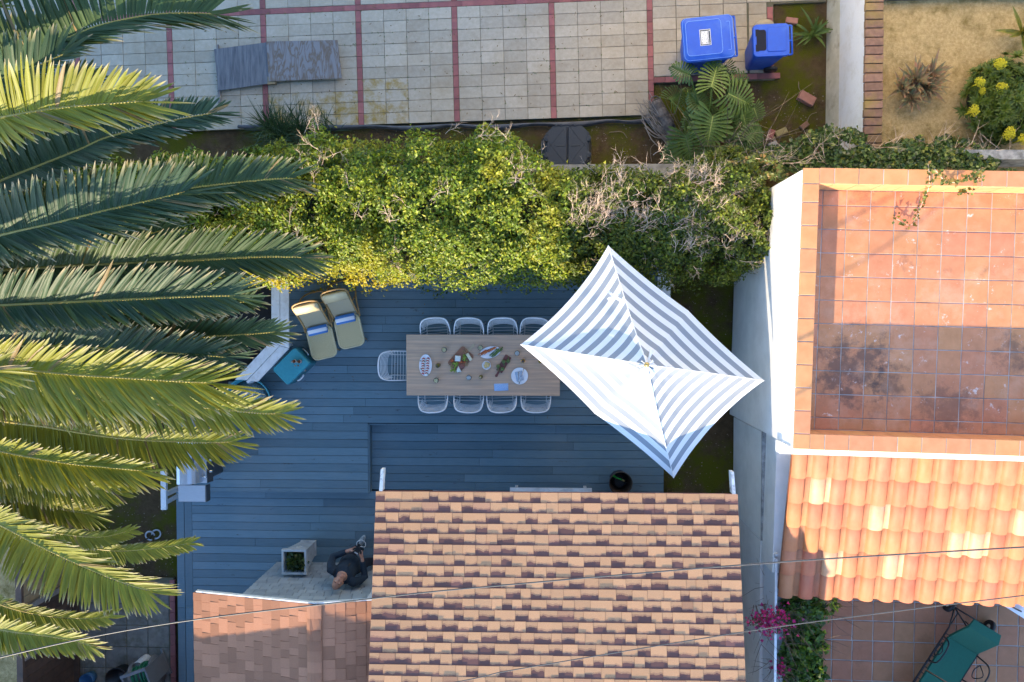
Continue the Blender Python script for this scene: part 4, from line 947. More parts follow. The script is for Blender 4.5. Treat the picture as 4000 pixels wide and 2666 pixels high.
for (px, py, n, ln, lb) in ((3575, 320, 46, .42, 'red tinged aloe, the tallest rosette of its clump'), (3620, 345, 40, .38, 'red tinged aloe on the side of the clump nearest the yellow flowers'), (3560, 385, 34, .30, 'small dark aloe rosette on the side of the clump nearest the ivy'), (3635, 300, 34, .36, 'spiky reddish aloe on the far side of the clump, away from the ivy'), (3520, 345, 26, .30, 'half dried aloe rosette on the brick wall side of the clump')):
    rosette('aloe', lb, 'aloe', px, py, 1.3, m_aloe, n, ln, .030)['group'] = 'aloes growing as one clump'
rosette('agave', 'yellow green agave cut by the right edge of the picture', 'agave', 3992, 130, 1.32, m_agav, 18, .50, .04)
m_aeo = plainleaf('aeonium_leaf', (.07, .11, .016), (.12, .165, .02), .2); m_yel = M('aeonium_flower', (.62, .55, .02), (.5, .46, .02), 30, .8, bump=.8, bscale=70, bdist=.02)
ae = thing('aeonium_bush', 'rounded dark green aeonium bush with yellow flower heads', 'bush', P(3910, 400, 1.3)); me_r = []
for v_ in range(3):
    q = MB()
    for i in range(22): blade(q, (0, 0, 0), i*2.399, .115*(.5+.6*i/22)*rnd.uniform(.85, 1.1), .014, R(62-50*i/22), .1, 4, .3)
    me_r.append(q.mesh('rosette', m_aeo))
q = MB(); cA = P(3905, 395, 1.35); q.ball(cA, (.5, .56, .33), 16, 8); q.obj('inner_core', m_core, ae)  # solid dark core filling the bush under its rosettes
for i in range(210):
    z_ = 1-.92*((i+.5)/210); r_ = math.sqrt(1-z_*z_); a = i*2.39996; o = obj('rosette', me_r[i % 3], ae)
    o.matrix_parent_inverse = Matrix.Identity(4); nrm_ = Vector((r_*math.cos(a), r_*math.sin(a), z_)); o.location = Vector((nrm_.x*.54, nrm_.y*.62, .10+nrm_.z*.36))*rnd.uniform(.82, 1.14); o.scale = [rnd.uniform(.7, 1.4)]*3
    o.location += cA-Vector(P(3910, 400, 1.3))-Vector((0, 0, .05)); o.rotation_euler = (nrm_+Vector((rnd.gauss(0, .15), rnd.gauss(0, .15), .3))).to_track_quat('Z', 'Y').to_euler()
for px, py, s in ((3905, 252, .085), (3828, 322, .07), (3912, 342, .07), (3836, 357, .05), (3803, 433, .065), (3942, 522, .08), (3995, 545, .06)):
    q = MB(); c_ = P(px, py, 1.78 if s > .055 else 1.68)
    ex_, ey_ = rnd.uniform(.8, 1.2), rnd.uniform(.8, 1.2)
    for i in range(130):
        z_ = rnd.uniform(-.2, 1); r_ = math.sqrt(max(0, 1-z_*z_)); a = rnd.uniform(0, 6.28); q.ball(c_+Vector((r_*math.cos(a)*ex_, r_*math.sin(a)*ey_, z_*.8))*s*rnd.uniform(.75, 1.2), s*rnd.uniform(.10, .17), 4, 3)
    q.ball(c_, s*.7, 8, 6); q.tube([c_, c_-Vector((0, 0, .25))], .012, 5); q.obj('flower_head', m_yel, ae, True)

# ================================================================== split leaf philodendron
m_phil = plainleaf('philodendron_leaf', (.12, .19, .035), (.17, .24, .05), .28, .32, 5); m_phild = plainleaf('dark_philodendron_leaf', (.06, .115, .025), (.09, .15, .035), .22, .32, 5)
m_vein = M('leaf_vein', (.36, .40, .08), rough=.5)
ph = thing('philodendron', 'big split leaf philodendron growing behind the hedge by the blue bins', 'plant', P(2740, 560))
def phil_leaf(px, py, z, az, ln, mat, pitch=.15, wide=.62):
    q = MB(); c_ = P(px, py, z); d = Vector((math.cos(az), math.sin(az), -pitch)).normalized(); sd = Vector((-math.sin(az), math.cos(az), 0)); up = d.cross(sd)*-1
    if up.z < 0: up = -up
    at = lambda s, l, hh: c_+d*(ln*s)+sd*(ln*l)+up*(ln*hh)
    nl = 12
    for sg in (1, -1):
        for i in range(nl):
            s0 = -.10+.98*i/nl; f = i/(nl-1); reach = wide*(.62+.5*math.sin(math.pi*(f*.8+.18)))*(1-.55*f**3)*rnd.uniform(.85, 1.1); fw = -.28+1.0*f+rnd.gauss(0, .03); w_ = .040
            base0, base1 = at(max(s0-w_, -.05), 0, 0), at(s0+w_+.02, 0, 0)
            ang = R(-35+95*f); ca, sa = math.sin(ang), math.cos(ang); wav = rnd.uniform(.02, .07)
            pa = lambda r_, o_, hh: at(s0+ca*r_-sa*o_*0+o_, sg*sa*r_, hh)
            j1, j2, j3 = reach*.38, reach*.72, reach
            ring = [at(max(s0-w_, -.06), sg*.004, .012), pa(j1, -.036, wav+.02), pa(j2, -.062, wav*.6+.04), pa(j3*.95, -.045, -.03), pa(j3, 0, -.05), pa(j3*.93, .04, -.02), pa(j2*.95, .058, wav*.6-.01), pa(j1, .034, wav-.01), at(s0+w_+.012, sg*.004, .012)]
            mid = [at(s0, sg*.004, 0), pa(j1, 0, wav-.01), pa(j2, 0, wav*.5-.005), pa(j3*.92, 0, -.03)]
            vs = ring+mid
            fs = [(0, 1, 10, 9), (1, 2, 11, 10), (2, 3, 12, 11), (3, 4, 12), (4, 5, 12), (5, 6, 11, 12), (6, 7, 10, 11), (7, 8, 9, 10)]
            q.add(vs, fs if sg > 0 else [f_[::-1] for f_ in fs])
    o = q.obj('leaf', mat, ph, True); o2 = MB(); o2.tube([at(-.06, 0, .005), at(.4, 0, .012), at(.95, 0, -.01)], [.010, .007, .002], 5); o2.obj('midrib', m_vein if mat is m_phil else mat, o)
    st = MB(); b_ = P(2740, 560, .1); st.tube(spline([b_, b_.lerp(c_, .5)+Vector((0, 0, .25)), c_+d*(-.02)], 9), .011, 5); st.obj('stalk', mat, ph)
for a in ((2783, 462, .95, -1.72, .47, m_phil, .12, .74), (2680, 535, .90, -1.35, .44, m_phild, .15, .72), (2780, 335, 1.0, 1.3, .42, m_phil, .1, .62), (2850, 370, .9, -.35, .48, m_phil, .3, .68), (2860, 320, .85, .35, .34, m_phild, .3, .55), (2690, 290, .95, 2.7, .36, m_phild, .1, .5), (2905, 555, .7, -.7, .36, m_phild, .1, .62), (2920, 545, .75, .85, .34, m_phild, .1, .6), (2740, 420, .8, 2.2, .36, m_phild, .2, .55), (2900, 440, .75, -1.2, .34, m_phil, .4, .55), (2640, 590, .7, -2.4, .3, m_phild, .2, .6), (2760, 600, .6, -1.0, .34, m_phild, .2, .6), (2860, 620, .6, -.4, .3, m_phild, .2, .6), (2790, 250, .9, 1.7, .28, m_phil, .0, .5)): phil_leaf(*a)
for i in range(16):
    phil_leaf(2800+rnd.gauss(0, 85), 480+rnd.gauss(0, 95), rnd.uniform(.3, .75), rnd.uniform(0, 6.28), rnd.uniform(.22, .34), m_phild if i % 2 else m_phil, rnd.uniform(.05, .5), rnd.uniform(.55, .75))
shrub('small_shrub', 'bright green shrub between the philodendron and the ivy', 'shrub', 2860, 640, 1.5, .42, .28, .4, 2600, .06, .035, [(.07, .12, .02), (.11, .15, .02), (.05, .08, .02), (.2, .18, .03)], [3, 3, 2, 1], m_hleaf, .0, -.25)
shrub('small_shrub', 'low green weeds at the foot of the tufted grass', 'shrub', 1010, 600, .35, .35, .12, .25, 500, .06, .035, GV, [3, 3, 2, 1], m_hleaf, .0, -.25)

shrub('fern', 'feathery green fern between the philodendron and the stump', 'fern', 2700, 560, .35, .38, .32, .35, 900, .09, .022, [(.07, .12, .025), (.11, .17, .03), (.16, .2, .03)], [2, 2, 1], m_hleaf, -.06, -.2)
shrub('fern', 'low mixed greenery on the moss beside the loose bricks', 'fern', 2940, 600, .3, .40, .22, .3, 900, .08, .03, [(.07, .12, .025), (.11, .17, .03), (.2, .22, .04)], [2, 2, 1], m_hleaf, -.06, -.2)
# ================================================================== parasol
cT, cR, cB, cL = P(2376, 960, 2.70), P(2985, 1487, 2.70), P(2632, 1868, 2.70), P(2033, 1347, 2.70)
mTR = (cT+cR)/2; mBL = (cB+cL)/2; oc = (cT+cR+cB+cL)/4
mTR = oc+(mTR-oc)*1.05; mBL = oc+(mBL-oc)*1.05
mTR.z = mBL.z = 2.68; apex = Vector((oc.x, oc.y, 3.31))
t = NT('striped_canvas'); at_ = t.new('ShaderNodeAttribute', attribute_name='col')
sx = t.new('ShaderNodeSeparateColor'); t.link(at_.outputs['Color'], sx.inputs[0])
fr = t.math('FRACT', t.math('MULTIPLY', sx.outputs[0], 5.9)); st_ = t.math('GREATER_THAN', fr, .5)
wv = t.noise(90, 3, .6)
col = t.mix(st_, (.80, .80, .79), (.28, .31, .345)); col = t.mix(t.ramp(sx.outputs[0], [(.012, 1), (.016, 0)]), col, (.82, .82, .8))
t.fin(col, .8); t.bump(t.noise(14, 5, .6), .25, .012)
tr = t.new('ShaderNodeBsdfTranslucent'); t.link(col, tr.inputs[0]); mx = t.new('ShaderNodeMixShader'); mx.inputs[0].default_value = .12
t.link(t.b.outputs[0], mx.inputs[1]); t.link(tr.outputs[0], mx.inputs[2]); t.link(mx.outputs[0], t.out.inputs[0]); m_canvas = t.mat
m_canvas_w = M('white_canvas', (.80, .80, .79), (.74, .74, .74), 10, .8); m_alu = M('brushed_metal', (.55, .54, .52), rough=.35, metal=.9)
par_ = thing('patio_umbrella', 'tilted rectangular patio umbrella with blue grey and white stripes', 'umbrella', (oc.x, oc.y, ZU))
def panel(a, b, mid=None):
    """triangular canopy panel a-b-apex; point colour red = distance from the hem (metres/2)"""
    V, Cc, Fc = [], [], []; na, nr_ = 28, 26; e = (b-a).normalized(); hgt = ((apex-a)-e*(apex-a).dot(e)).length
    for i in range(nr_+1):
        s = i/nr_
        for j in range(na+1):
            u = j/na
            if mid is not None: edge = a.lerp(mid, u*2) if u < .5 else mid.lerp(b, u*2-1)
            else: edge = a.lerp(b, u)
            sagm = (0 if mid is None else 1)
            loc = abs(2*u-1) if mid is None else abs(2*((u*2) % 1 if u < 1 else 1)-1)
            inward = (.10 if mid is None else .025)*(1-loc**2)*(1-s)                     # hem pulled in between the ribs
            p_ = edge.lerp(apex, s)
            c_ = (a+b)/2; dirn = Vector((apex.x-c_.x, apex.y-c_.y, 0)).normalized()
            p_ = p_+dirn*inward
            z = 2.70+(edge.z-2.70)*(1-s)+(.61)*(.62*s+.38*s*s*s)   # cloth hollows between hem and hub
            z -= .035*(1-loc**2)*math.sin(math.pi*min(1, s*1.1)) if s < .91 else 0
            wr = max(0, s-.55)/.45
            z += (.040*noise.noise((p_.x*8, p_.y*8, 1))+.030*noise.noise((p_.x*17, p_.y*17, 4)))*wr*(1-s)*4*.6
            z += .006*noise.noise((p_.x*11, p_.y*11, 8))+.006*noise.noise((p_.x*4, p_.y*4, 3))*(1-s)
            V.append((p_.x, p_.y, z)); Cc.append((s*hgt, 0, 0))
    Fc = [(i*(na+1)+j, i*(na+1)+j+1, (i+1)*(na+1)+j+1, (i+1)*(na+1)+j) for i in range(nr_) for j in range(na)]
    return np_mesh('canopy_panel', V, Fc, m_canvas, np.array(Cc), True)
for a, b, m_ in ((cT, cR, mTR), (cR, cB, None), (cB, cL, mBL), (cL, cT, None)):
    obj('canopy_panel', panel(a, b, m_), par_)
def czt(s): return 2.70+.61*(.62*s+.38*s**3)
for c_ in (cT, cR, cB, cL, mTR, mBL):
    q = MB(); pts = []
    for i in range(9):
        s = i/8; p_ = c_.lerp(apex, s); pts.append((p_.x, p_.y, czt(s)-.022-(0 if c_.z > 2.69 else .02*(1-s))))
    q.tube(pts, .011, 6); q.obj('rib', m_alu, par_)
    if c_ in (cT, cR, cB, cL):
        q = MB(); q.tube([(p_[0], p_[1], p_[2]+.026) for p_ in pts], .006, 5); q.obj('seam', m_canvas_w, par_)
hem = MB()
for a, b in ((cT, mTR), (mTR, cR), (cR, cB), (cB, mBL), (mBL, cL), (cL, cT)):
    pass
q = MB(); q.tube([(oc.x, oc.y, ZU+.02), (oc.x, oc.y, 3.27)], .022, 10); q.obj('pole', m_alu, par_)
q = MB(); q.lathe([(.26, 0), (.26, .05), (.05, .09), (.035, .3)], 20, (oc.x, oc.y, ZU+.001)); q.obj('base', M('cast_iron', (.05, .05, .05), rough=.5), par_)
q = MB(); q.lathe([(.034, -.05), (.036, .01), (.03, .03), (.012, .042), (.001, .044)], 14, (apex.x, apex.y, 3.30)); q.obj('finial', M('brass_cap', (.5, .36, .14), rough=.35, metal=.8), par_, True)
fl = MB()                                            # loose vent cloth gathered round the hub
for k in range(9):
    a0 = 2*math.pi*k/9+.3; rr = rnd.uniform(.09, .26) if k not in (2, 6) else .36; b0 = a0+rnd.uniform(.25, .4)
    p0 = Vector((apex.x, apex.y, 3.285)); f0 = lambda a, r_: Vector((apex.x+math.cos(a)*r_, apex.y+math.sin(a)*r_, czt(max(0, 1-r_/1.05))+.015))
    e0, e1, e2 = f0(a0, rr), f0((a0+b0)/2, rr*.86), f0(b0, rr*.95); e1.z += .045; m0 = f0((a0+b0)/2, rr*.45); m0.z += .055
    fl.add([p0, f0(a0, rr*.5)+Vector((0, 0, .01)), e0, e1, e2, f0(b0, rr*.5)+Vector((0, 0, .01)), m0], [(0, 1, 6), (1, 2, 3, 6), (6, 3, 4, 5), (0, 6, 5)])
fl.obj('vent_flap', m_canvas_w, par_)
bow = MB(); q0_ = P(2395, 1160, 2.89)
for a, ln in ((.5, .11), (2.4, .12), (3.6, .09), (-.5, .16), (-.35, .12)):
    d_ = Vector((math.cos(a), math.sin(a), 0)); n_ = Vector((-d_.y, d_.x, 0))
    z_ = lambda p_: 2.80
    bow.add([q0_+n_*.008, q0_-n_*.008, q0_+d_*ln*.5-n_*.02+Vector((0, 0, .03)), q0_+d_*ln-n_*.012, q0_+d_*ln+n_*.014+Vector((0, 0, .012)), q0_+d_*ln*.5+n_*.016+Vector((0, 0, .035))], [(0, 1, 2, 5), (5, 2, 3, 4)])
bw_o = bow.obj('tie_strap', m_canvas_w, par_)
for v_ in bw_o.data.vertices: v_.co.z += .06

# ================================================================== dining table
ZT = ZU+.75; tA_, tB_ = P(1587, 1308, ZT), P(2187, 1548, ZT)
t = NT('weathered_oak'); v = t.pos((.35, 7, 7))
c = t.mix(t.ramp(t.noise(6, 8, .65, v), [(.3, 0), (.7, 1)]), (.64, .42, .27), (.43, .28, .185))
c = t.mix(t.ramp(t.noise(2.3, 5, .6, t.pos((.3, 6, 1))), [(.4, 0), (.65, .5)]), c, (.46, .33, .22))
c = t.mix(t.ramp(t.noise(9, 8, .7, t.pos((.4, 5, 1))), [(.68, 0), (.76, .8)]), c, (.10, .075, .06)); c = t.mix(t.ramp(t.noise(3, 3, .5, t.pos((.12, 9, 1))), [(.45, 0), (.6, .35)]), c, (.30, .235, .19)); t.bump(t.noise(16, 6, .6, v), .25, .003); m_oak = t.fin(c, .6)
table = thing('dining_table', 'long weathered oak dining table laid with food', 'table', ((tA_.x+tB_.x)/2, (tA_.y+tB_.y)/2, ZU))
q = MB(); q.box(((tA_.x+tB_.x)/2, (tA_.y+tB_.y)/2, ZT-.025), (tB_.x-tA_.x, tA_.y-tB_.y, .05), ch=.004); q.obj('tabletop', m_oak, table)
for sx_ in (0, 1):
    for sy_ in (0, 1):
        q = MB(); q.box((tA_.x+.12 if not sx_ else tB_.x-.12, tA_.y-.1 if not sy_ else tB_.y+.1, (ZU+ZT-.05)/2), (.09, .09, ZT-.05-ZU)); q.obj('leg', m_oak, table)
for sy_ in (0, 1):
    q = MB(); q.box(((tA_.x+tB_.x)/2, tA_.y-.1 if not sy_ else tB_.y+.1, ZT-.1), (tB_.x-tA_.x-.33, .03, .1)); q.obj('apron', m_oak, table)

# ================================================================== wire chairs
m_wire = M('white_wire', (.78, .79, .80), rough=.4); m_foot = M('grey_glide', (.2, .2, .21))
def make_chair():
    c_ = thing('wire_chair', '-', 'chair')
    q = MB(); rim = [(-.235, .27, .60), (-.243, .06, .665), (-.238, -.10, .735), (-.205, -.205, .785), (-.13, -.248, .80), (0, -.26, .803), (.13, -.248, .80), (.205, -.205, .785), (.238, -.10, .735), (.243, .06, .665), (.235, .27, .60)]
    rp = spline(rim, 40); q.tube(rp, [.009+.007*max(0, 1-abs(i-19.5)/11) for i in range(40)], 7); q.obj('rim', m_wire, c_, True, True)
    for k in range(6):
        q = MB(); f = (k+1)/6; z = .79-.24*f; yb = -.252+.085*f; xw_ = .232-.022*f; pts = [(-xw_, yb+.10, z-.03), (-xw_+.03, yb+.035, z-.008), (-.10, yb+.008, z), (0, yb, z), (.10, yb+.008, z), (xw_-.03, yb+.035, z-.008), (xw_, yb+.10, z-.03)]
        q.tube(spline(pts, 14), .0055, 5); q.obj('back_wire', m_wire, c_, True, True)
    for k in range(9):
        y = -.10+.048*k; z = .455 if k > 0 else .462; q = MB(); q.tube([(-.236+.003*k, y+.03, .66-.006*k), (-.175, y, z), (.175, y, z), (.236-.003*k, y+.03, .66-.006*k)], .005, 5); q.obj('seat_wire', m_wire, c_, True, True)
    q = MB()
    for s_ in (-1, 1): q.tube([(s_*.172, -.12, .50), (s_*.172, -.08, .448), (s_*.172, .29, .448), (s_*.172, .31, .42)], .0065, 6)
    q.tube([(-.172, .31, .42), (.172, .31, .42)], .0065, 6); q.obj('seat_frame', m_wire, c_, True, True)
    for s_ in (-1, 1):
        for y0, y1 in ((.24, .27), (-.08, -.20)):
            q = MB(); q.tube([(s_*.172, y0, .446), (s_*.215, y1, .012)], .0075, 6); l_ = q.obj('leg', m_wire, c_, True, True)
            q = MB(); q.lathe([(.014, 0), (.014, .02), (.008, .028)], 8, (s_*.216, y1, .0005)); q.obj('glide', m_foot, l_, True, True)
    return c_
chair0 = make_chair(); ch_used = [0]
def place_chair(px, py, rz, label, group):
    p_ = P(px, py, ZU+.8); off = Vector((math.sin(-rz)*-.26*-1, 0, 0))
    bk = Matrix.Rotation(rz, 3, 'Z') @ Vector((0, -.255, 0)); loc = (p_.x-bk.x, p_.y-bk.y, ZU)
    if not ch_used[0]:
        chair0.location = loc; chair0.rotation_euler = (0, 0, rz); WM[chair0.name] = Matrix.LocRotScale(Vector(loc), Euler((0, 0, rz)), None); chair0['label'] = label; chair0['group'] = group; ch_used[0] = 1
    else: copytree(chair0, loc, rz, label, group)
od = ['first', 'second', 'third', 'fourth']
for i, x in enumerate((1693, 1831, 1961, 2092)): place_chair(x, 1244, R(180)+R((4, -2, 1, -3)[i]), 'white wire chair on the hedge side of the table, %s from the end chair' % od[i], 'wire chairs along the table')
for i, x in enumerate((1690, 1827, 1961, 2092)): place_chair(x, 1611, R((2, -2, 3, -1)[i]), 'white wire chair on the house side of the table, %s from the end chair' % od[i], 'wire chairs along the table')
place_chair(1479, 1430, R(-90)-R(1), 'white wire chair at the head of the table facing the parasol', 'wire chairs along the table')

# ================================================================== food and tableware
m_china = M('white_china', (.80, .80, .81), (.76, .76, .78), 5, .25); m_tom = M('tomato', (.42, .03, .02), (.33, .02, .015), 20, .3); m_moz = M('mozzarella', (.82, .80, .74), rough=.5)
m_oran = M('orange_tomato', (.50, .12, .02), (.40, .07, .02), 15, .3); m_grape = M('green_grape', (.26, .36, .05), (.18, .28, .04), 20, .25); m_herb = M('herb', (.06, .12, .02), (.04, .09, .02), 20)
m_chz = M('pale_cheese', (.72, .66, .46), (.62, .56, .4), 10, .5); m_wchz = M('white_cheese', (.76, .78, .72), rough=.5); m_nut = M('nuts', (.45, .30, .15), (.3, .18, .09), 40, .6)
m_carrot = M('carrot', (.55, .17, .03), (.45, .11, .04), 12, .5); m_aspa = M('asparagus', (.12, .19, .04), (.08, .13, .03), 15, .5); m_purp = M('purple_carrot', (.09, .03, .05), rough=.5)
m_bread = M('crouton', (.70, .55, .26), (.6, .42, .16), 30, .7); m_art = M('artichoke', (.15, .21, .07), (.10, .15, .05), 25, .6, bump=.5); m_bwood = M('cutting_board', (.30, .13, .06), (.22, .09, .045), 4, .5, vec=(1, 5, 1)); m_lwood = M('maple', (.52, .40, .24), rough=.5)
m_rwood = M('redwood_board', (.20, .055, .035), (.15, .04, .03), 5, .5)
m_nap = NT('blue_check_napkin'); ck = m_nap.new('ShaderNodeTexChecker'); m_nap.link(m_nap.pos((1, 1, 1), R(3)), ck.inputs[0]); ck.inputs['Scale'].default_value = 150; ck.inputs[1].default_value = (.16, .34, .66, 1); ck.inputs[2].default_value = (.45, .60, .80, 1); m_nap = m_nap.fin(ck.outputs[0], .9)
m_blue = M('blue_napkin', (.24, .34, .50), (.5, .56, .62), 60, .9); m_steel = M('polished_steel', (.62, .62, .62), rough=.22, metal=1)
def glassmat(name, col, rough=.03, trans=.9):
    t = NT(name); t.fin(col, rough); t.b.inputs['Transmission Weight'].default_value = trans; t.b.inputs['IOR'].default_value = 1.3
    t.b.inputs['Specular IOR Level'].default_value = .6; return t.mat
m_glass = glassmat('clear_glass', (.93, .96, .96)); m_wine = M('white_wine', (.62, .58, .34), rough=.1); m_wat = M('ice_water', (.6, .64, .66), rough=.1); m_gbot = M('olive_bottle', (.10, .11, .02), (.14, .12, .02), 9, .12); m_gold = M('gold_foil', (.45, .30, .05), rough=.3, metal=.6)
def TP(px, py, dz=0): p_ = P(px, py, ZT+dz); return p_
def platter(label, px, py, rx, ry, rz):
    o_ = thing('serving_platter', label, 'platter', TP(px, py, .0005), rz)
    q = MB(); q.lathe([(.62, 0), (.66, .006), (.95, .020), (1, .022), (.985, .0245), (.93, .021), (.62, .010), (0, .008)], 32, sx=rx, sy=ry); q.v = [(x, y, z) for x, y, z in q.v]
    q.obj('dish', m_china, o_, True, True); return o_
def setz(q): return q
platter('oval white platter of tomato and mozzarella at the head of the table', 1663, 1427, .107, .18, R(-1))
for i in range(7):
    for j in (0, 1):
        for k_, (nm, mt, lb, ct) in enumerate((('tomato_slice', m_tom, 'tomato slice in the two rows on the oval platter', 'tomato'), ('mozzarella_slice', m_moz, 'mozzarella slice in the two rows on the oval platter', 'cheese'))):
            if i == 6 and j == 0 and k_: continue
            p_ = TP(1655+17*j+(-1+2*j)*0-1.2*i*(1-j)*0-.8*i+rnd.gauss(0, .6), 1400+9.6*i+5*k_+(2 if j else 3), .016+.004*k_); q = MB(); q.lathe([(.024, 0), (.0255, .004), (.024, .008), (0, .0085)], 14)
            o_ = q.obj(nm, mt, None, True); o_.location = p_; o_.rotation_euler = (R(28), 0, rnd.gauss(0, .3)); tag(o_, ('%s in the platter row nearer the %s, number %s from the hedge end' % (nm.replace('_', ' '), 'cheese board' if j else 'end chair', ('one', 'two', 'three', 'four', 'five', 'six', 'seven')[i])), ct, 'caprese slices')
q = MB()
for i in range(7):
    p_ = TP(1662+rnd.gauss(0, 10), 1430+rnd.gauss(0, 25), .032); blade(q, p_, rnd.uniform(0, 6.3), .035, .007, .2, .3, 3)
o_ = q.obj('basil', m_herb); tag(o_, 'scattered basil leaves on the tomato and mozzarella platter', 'herbs', kind='stuff')
cb = thing('cheese_board', 'wooden cheese board with a pale handle in the middle of the table', 'board', TP(1800, 1405, .0005), R(48))
q = MB(); q.prism(rrect(.19, .13, .035), 0, .018); q.obj('board', m_bwood, cb, False, True)
q = MB(); q.prism([(.185, -.02), (.26, -.012), (.29, -.02), (.325, -.018), (.335, 0), (.325, .018), (.29, .02), (.26, .012), (.185, .02)], .001, .019); q.obj('handle', m_lwood, cb, False, True)
def lump(name, label, cat, mat, px, py, dz, fn, group=None, kind=None):
    q = MB(); p_ = TP(px, py, dz); fn(q, p_); o_ = q.obj(name, mat, None, True); return tag(o_, label, cat, group, kind)
lump('cheese_wedge', 'triangular white cheese wedge at the corner of the cheese board', 'cheese', m_wchz, 1791, 1443, .019, lambda q, p_: q.prism([(p_.x-.04, p_.y-.05), (p_.x+.05, p_.y-.045), (p_.x+.0, p_.y+.055)], p_.z, p_.z+.03))
lump('cheese_block', 'square pale green cheese block on the cheese board', 'cheese', m_wchz, 1789, 1401, .019, lambda q, p_: q.box(p_+Vector((0, 0, .02)), (.09, .09, .04), R(-4), .004))
lump('cheese_stick', 'long yellow cheese slab by the handle of the cheese board', 'cheese', m_chz, 1833, 1395, .019, lambda q, p_: q.box(p_+Vector((0, 0, .018)), (.05, .13, .035), R(32), .004))
def bunch(q, p_, n=26, r=.045):
    for i in range(n): q.ball(p_+Vector((max(-.05, min(.05, rnd.gauss(0, r*.5))), max(-.05, min(.05, rnd.gauss(0, r*.5))), rnd.uniform(.008, .03))), .0125, 7, 5)
    for a in range(5): q.tube([p_+Vector((0, 0, .015)), p_+Vector((math.cos(a*1.26)*.05, math.sin(a*1.26)*.05, .015))], .004, 4)
for px, py, lb in ((1780, 1423, 'green grapes between the white wedge and the square cheese'), (1816, 1398, 'green grapes beside the long yellow cheese slab'), (1772, 1446, 'small bunch of green grapes hanging over the corner of the cheese board')):
    lump('grapes', lb, 'grapes', m_grape, px, py, .018, lambda q, p_: bunch(q, p_, 26 if py < 1440 else 14))
for px, py, r_, lb in ((1766, 1410, .026, 'largest orange tomato alone at the edge of the cheese board'), (1803, 1415, .022, 'orange tomato in the middle of the row of three'), (1814, 1416, .019, 'orange tomato of the row of three nearest the handle'), (1795, 1417, .018, 'orange tomato of the row of three nearest the square cheese')):
    lump('tomato', lb, 'tomato', m_oran, px, py, .019+r_*.8, lambda q, p_: q.ball(p_, (r_, r_, r_*.85), 12, 8), 'orange tomatoes on the cheese board')
def pile(n, r, s): return lambda q, p_: [q.ball(p_+Vector((rnd.gauss(0, r*.5), rnd.gauss(0, r*.5), rnd.uniform(.004, .018))), (s, s*.7, s*.6), 6, 4) for i in range(n)]
for px, py, lb in ((1818, 1371, 'pile of mixed nuts by the handle of the cheese board'), (1762, 1425, 'pile of nuts at the far corner of the cheese board'), (1822, 1422, 'pile of nuts beside the row of orange tomatoes')): lump('nuts', lb, 'nuts', m_nut, px, py, .019, pile(34, .04, .008), kind='stuff')
lump('salami_slices', 'folded salami slices on the cheese board', 'salami', M('salami', (.26, .09, .07), (.36, .17, .13), 40), 1804, 1432, .019, lambda q, p_: [q.tube([p_+Vector((-.04+.016*i, -.035, .01)), p_+Vector((-.03+.016*i, .035, .012))], .009, 6) for i in range(5)], kind='stuff')
platter('oval white platter of roast carrots and asparagus', 1915, 1377, .175, .095, R(14))
for i in range(9):
    p_ = TP(1884+7.2*i*.6+rnd.gauss(0, 2), 1383-4.2*i*.5+rnd.gauss(0, 2), .03+.003*(i % 3)); q = MB(); a = R(32+rnd.gauss(0, 7)); d_ = Vector((math.cos(a), math.sin(a), 0))
    q.tube([p_-d_*.075, p_-d_*.02, p_+d_*.05, p_+d_*.085], [.004, .009, .011, .007], 7); o_ = q.obj('carrot', m_purp if i in (3, 6) else m_carrot, None, True); tag(o_, ('dark purple roast carrot' if i in (3, 6) else 'orange roast carrot')+' on the vegetable platter', 'carrot', 'roast carrots')
for i in range(12):
    p_ = TP(1925+3.4*i*.7+rnd.gauss(0, 2), 1381-1.2*i*.6+rnd.gauss(0, 3), .03+.003*(i % 3)); q = MB(); a = R(46+rnd.gauss(0, 6)); d_ = Vector((math.cos(a), math.sin(a), 0))
    q.tube([p_-d_*.085, p_+d_*.04, p_+d_*.075, p_+d_*.09], [.005, .0052, .0075, .002], 6); o_ = q.obj('asparagus_spear', m_aspa, None, True); tag(o_, 'green asparagus spear on the vegetable platter', 'asparagus', 'asparagus spears')
bwl = thing('bowl', 'round white bowl of golden croutons', 'bowl', TP(1901, 1427, .0005)); q = MB(); q.lathe([(.035, 0), (.045, .006), (.070, .042), (.073, .045), (.069, .045), (.043, .012), (0, .010)], 24); q.obj('dish', m_china, bwl, True, True)
for i in range(9):
    a = i*2.4; r_ = .012+.034*(i/9); p_ = TP(1901, 1427, .042); o_ = MB().box((0, 0, 0), (.034, .03, .022), rnd.uniform(0, 3), .005).obj('crouton', m_bread); o_.location = p_+Vector((math.cos(a)*r_, math.sin(a)*r_, rnd.uniform(0, .012))); o_.rotation_euler = (rnd.gauss(0, .4), rnd.gauss(0, .4), rnd.uniform(0, 3)); tag(o_, 'golden crouton heaped in the white bowl', 'crouton', 'croutons in the bowl')
ab = thing('artichoke_board', 'narrow red brown board with a round handle carrying artichokes', 'board', TP(1968, 1422, .0005), R(58))
q = MB(); q.prism(rrect(.15, .055, .008, 2), 0, .018); q.obj('board', m_rwood, ab, False, True); q = MB(); q.prism([(-.148, -.018), (-.2, -.016), (-.235, -.024), (-.255, 0), (-.235, .024), (-.2, .016), (-.148, .018)], .001, .017); q.obj('handle', m_rwood, ab, False, True)
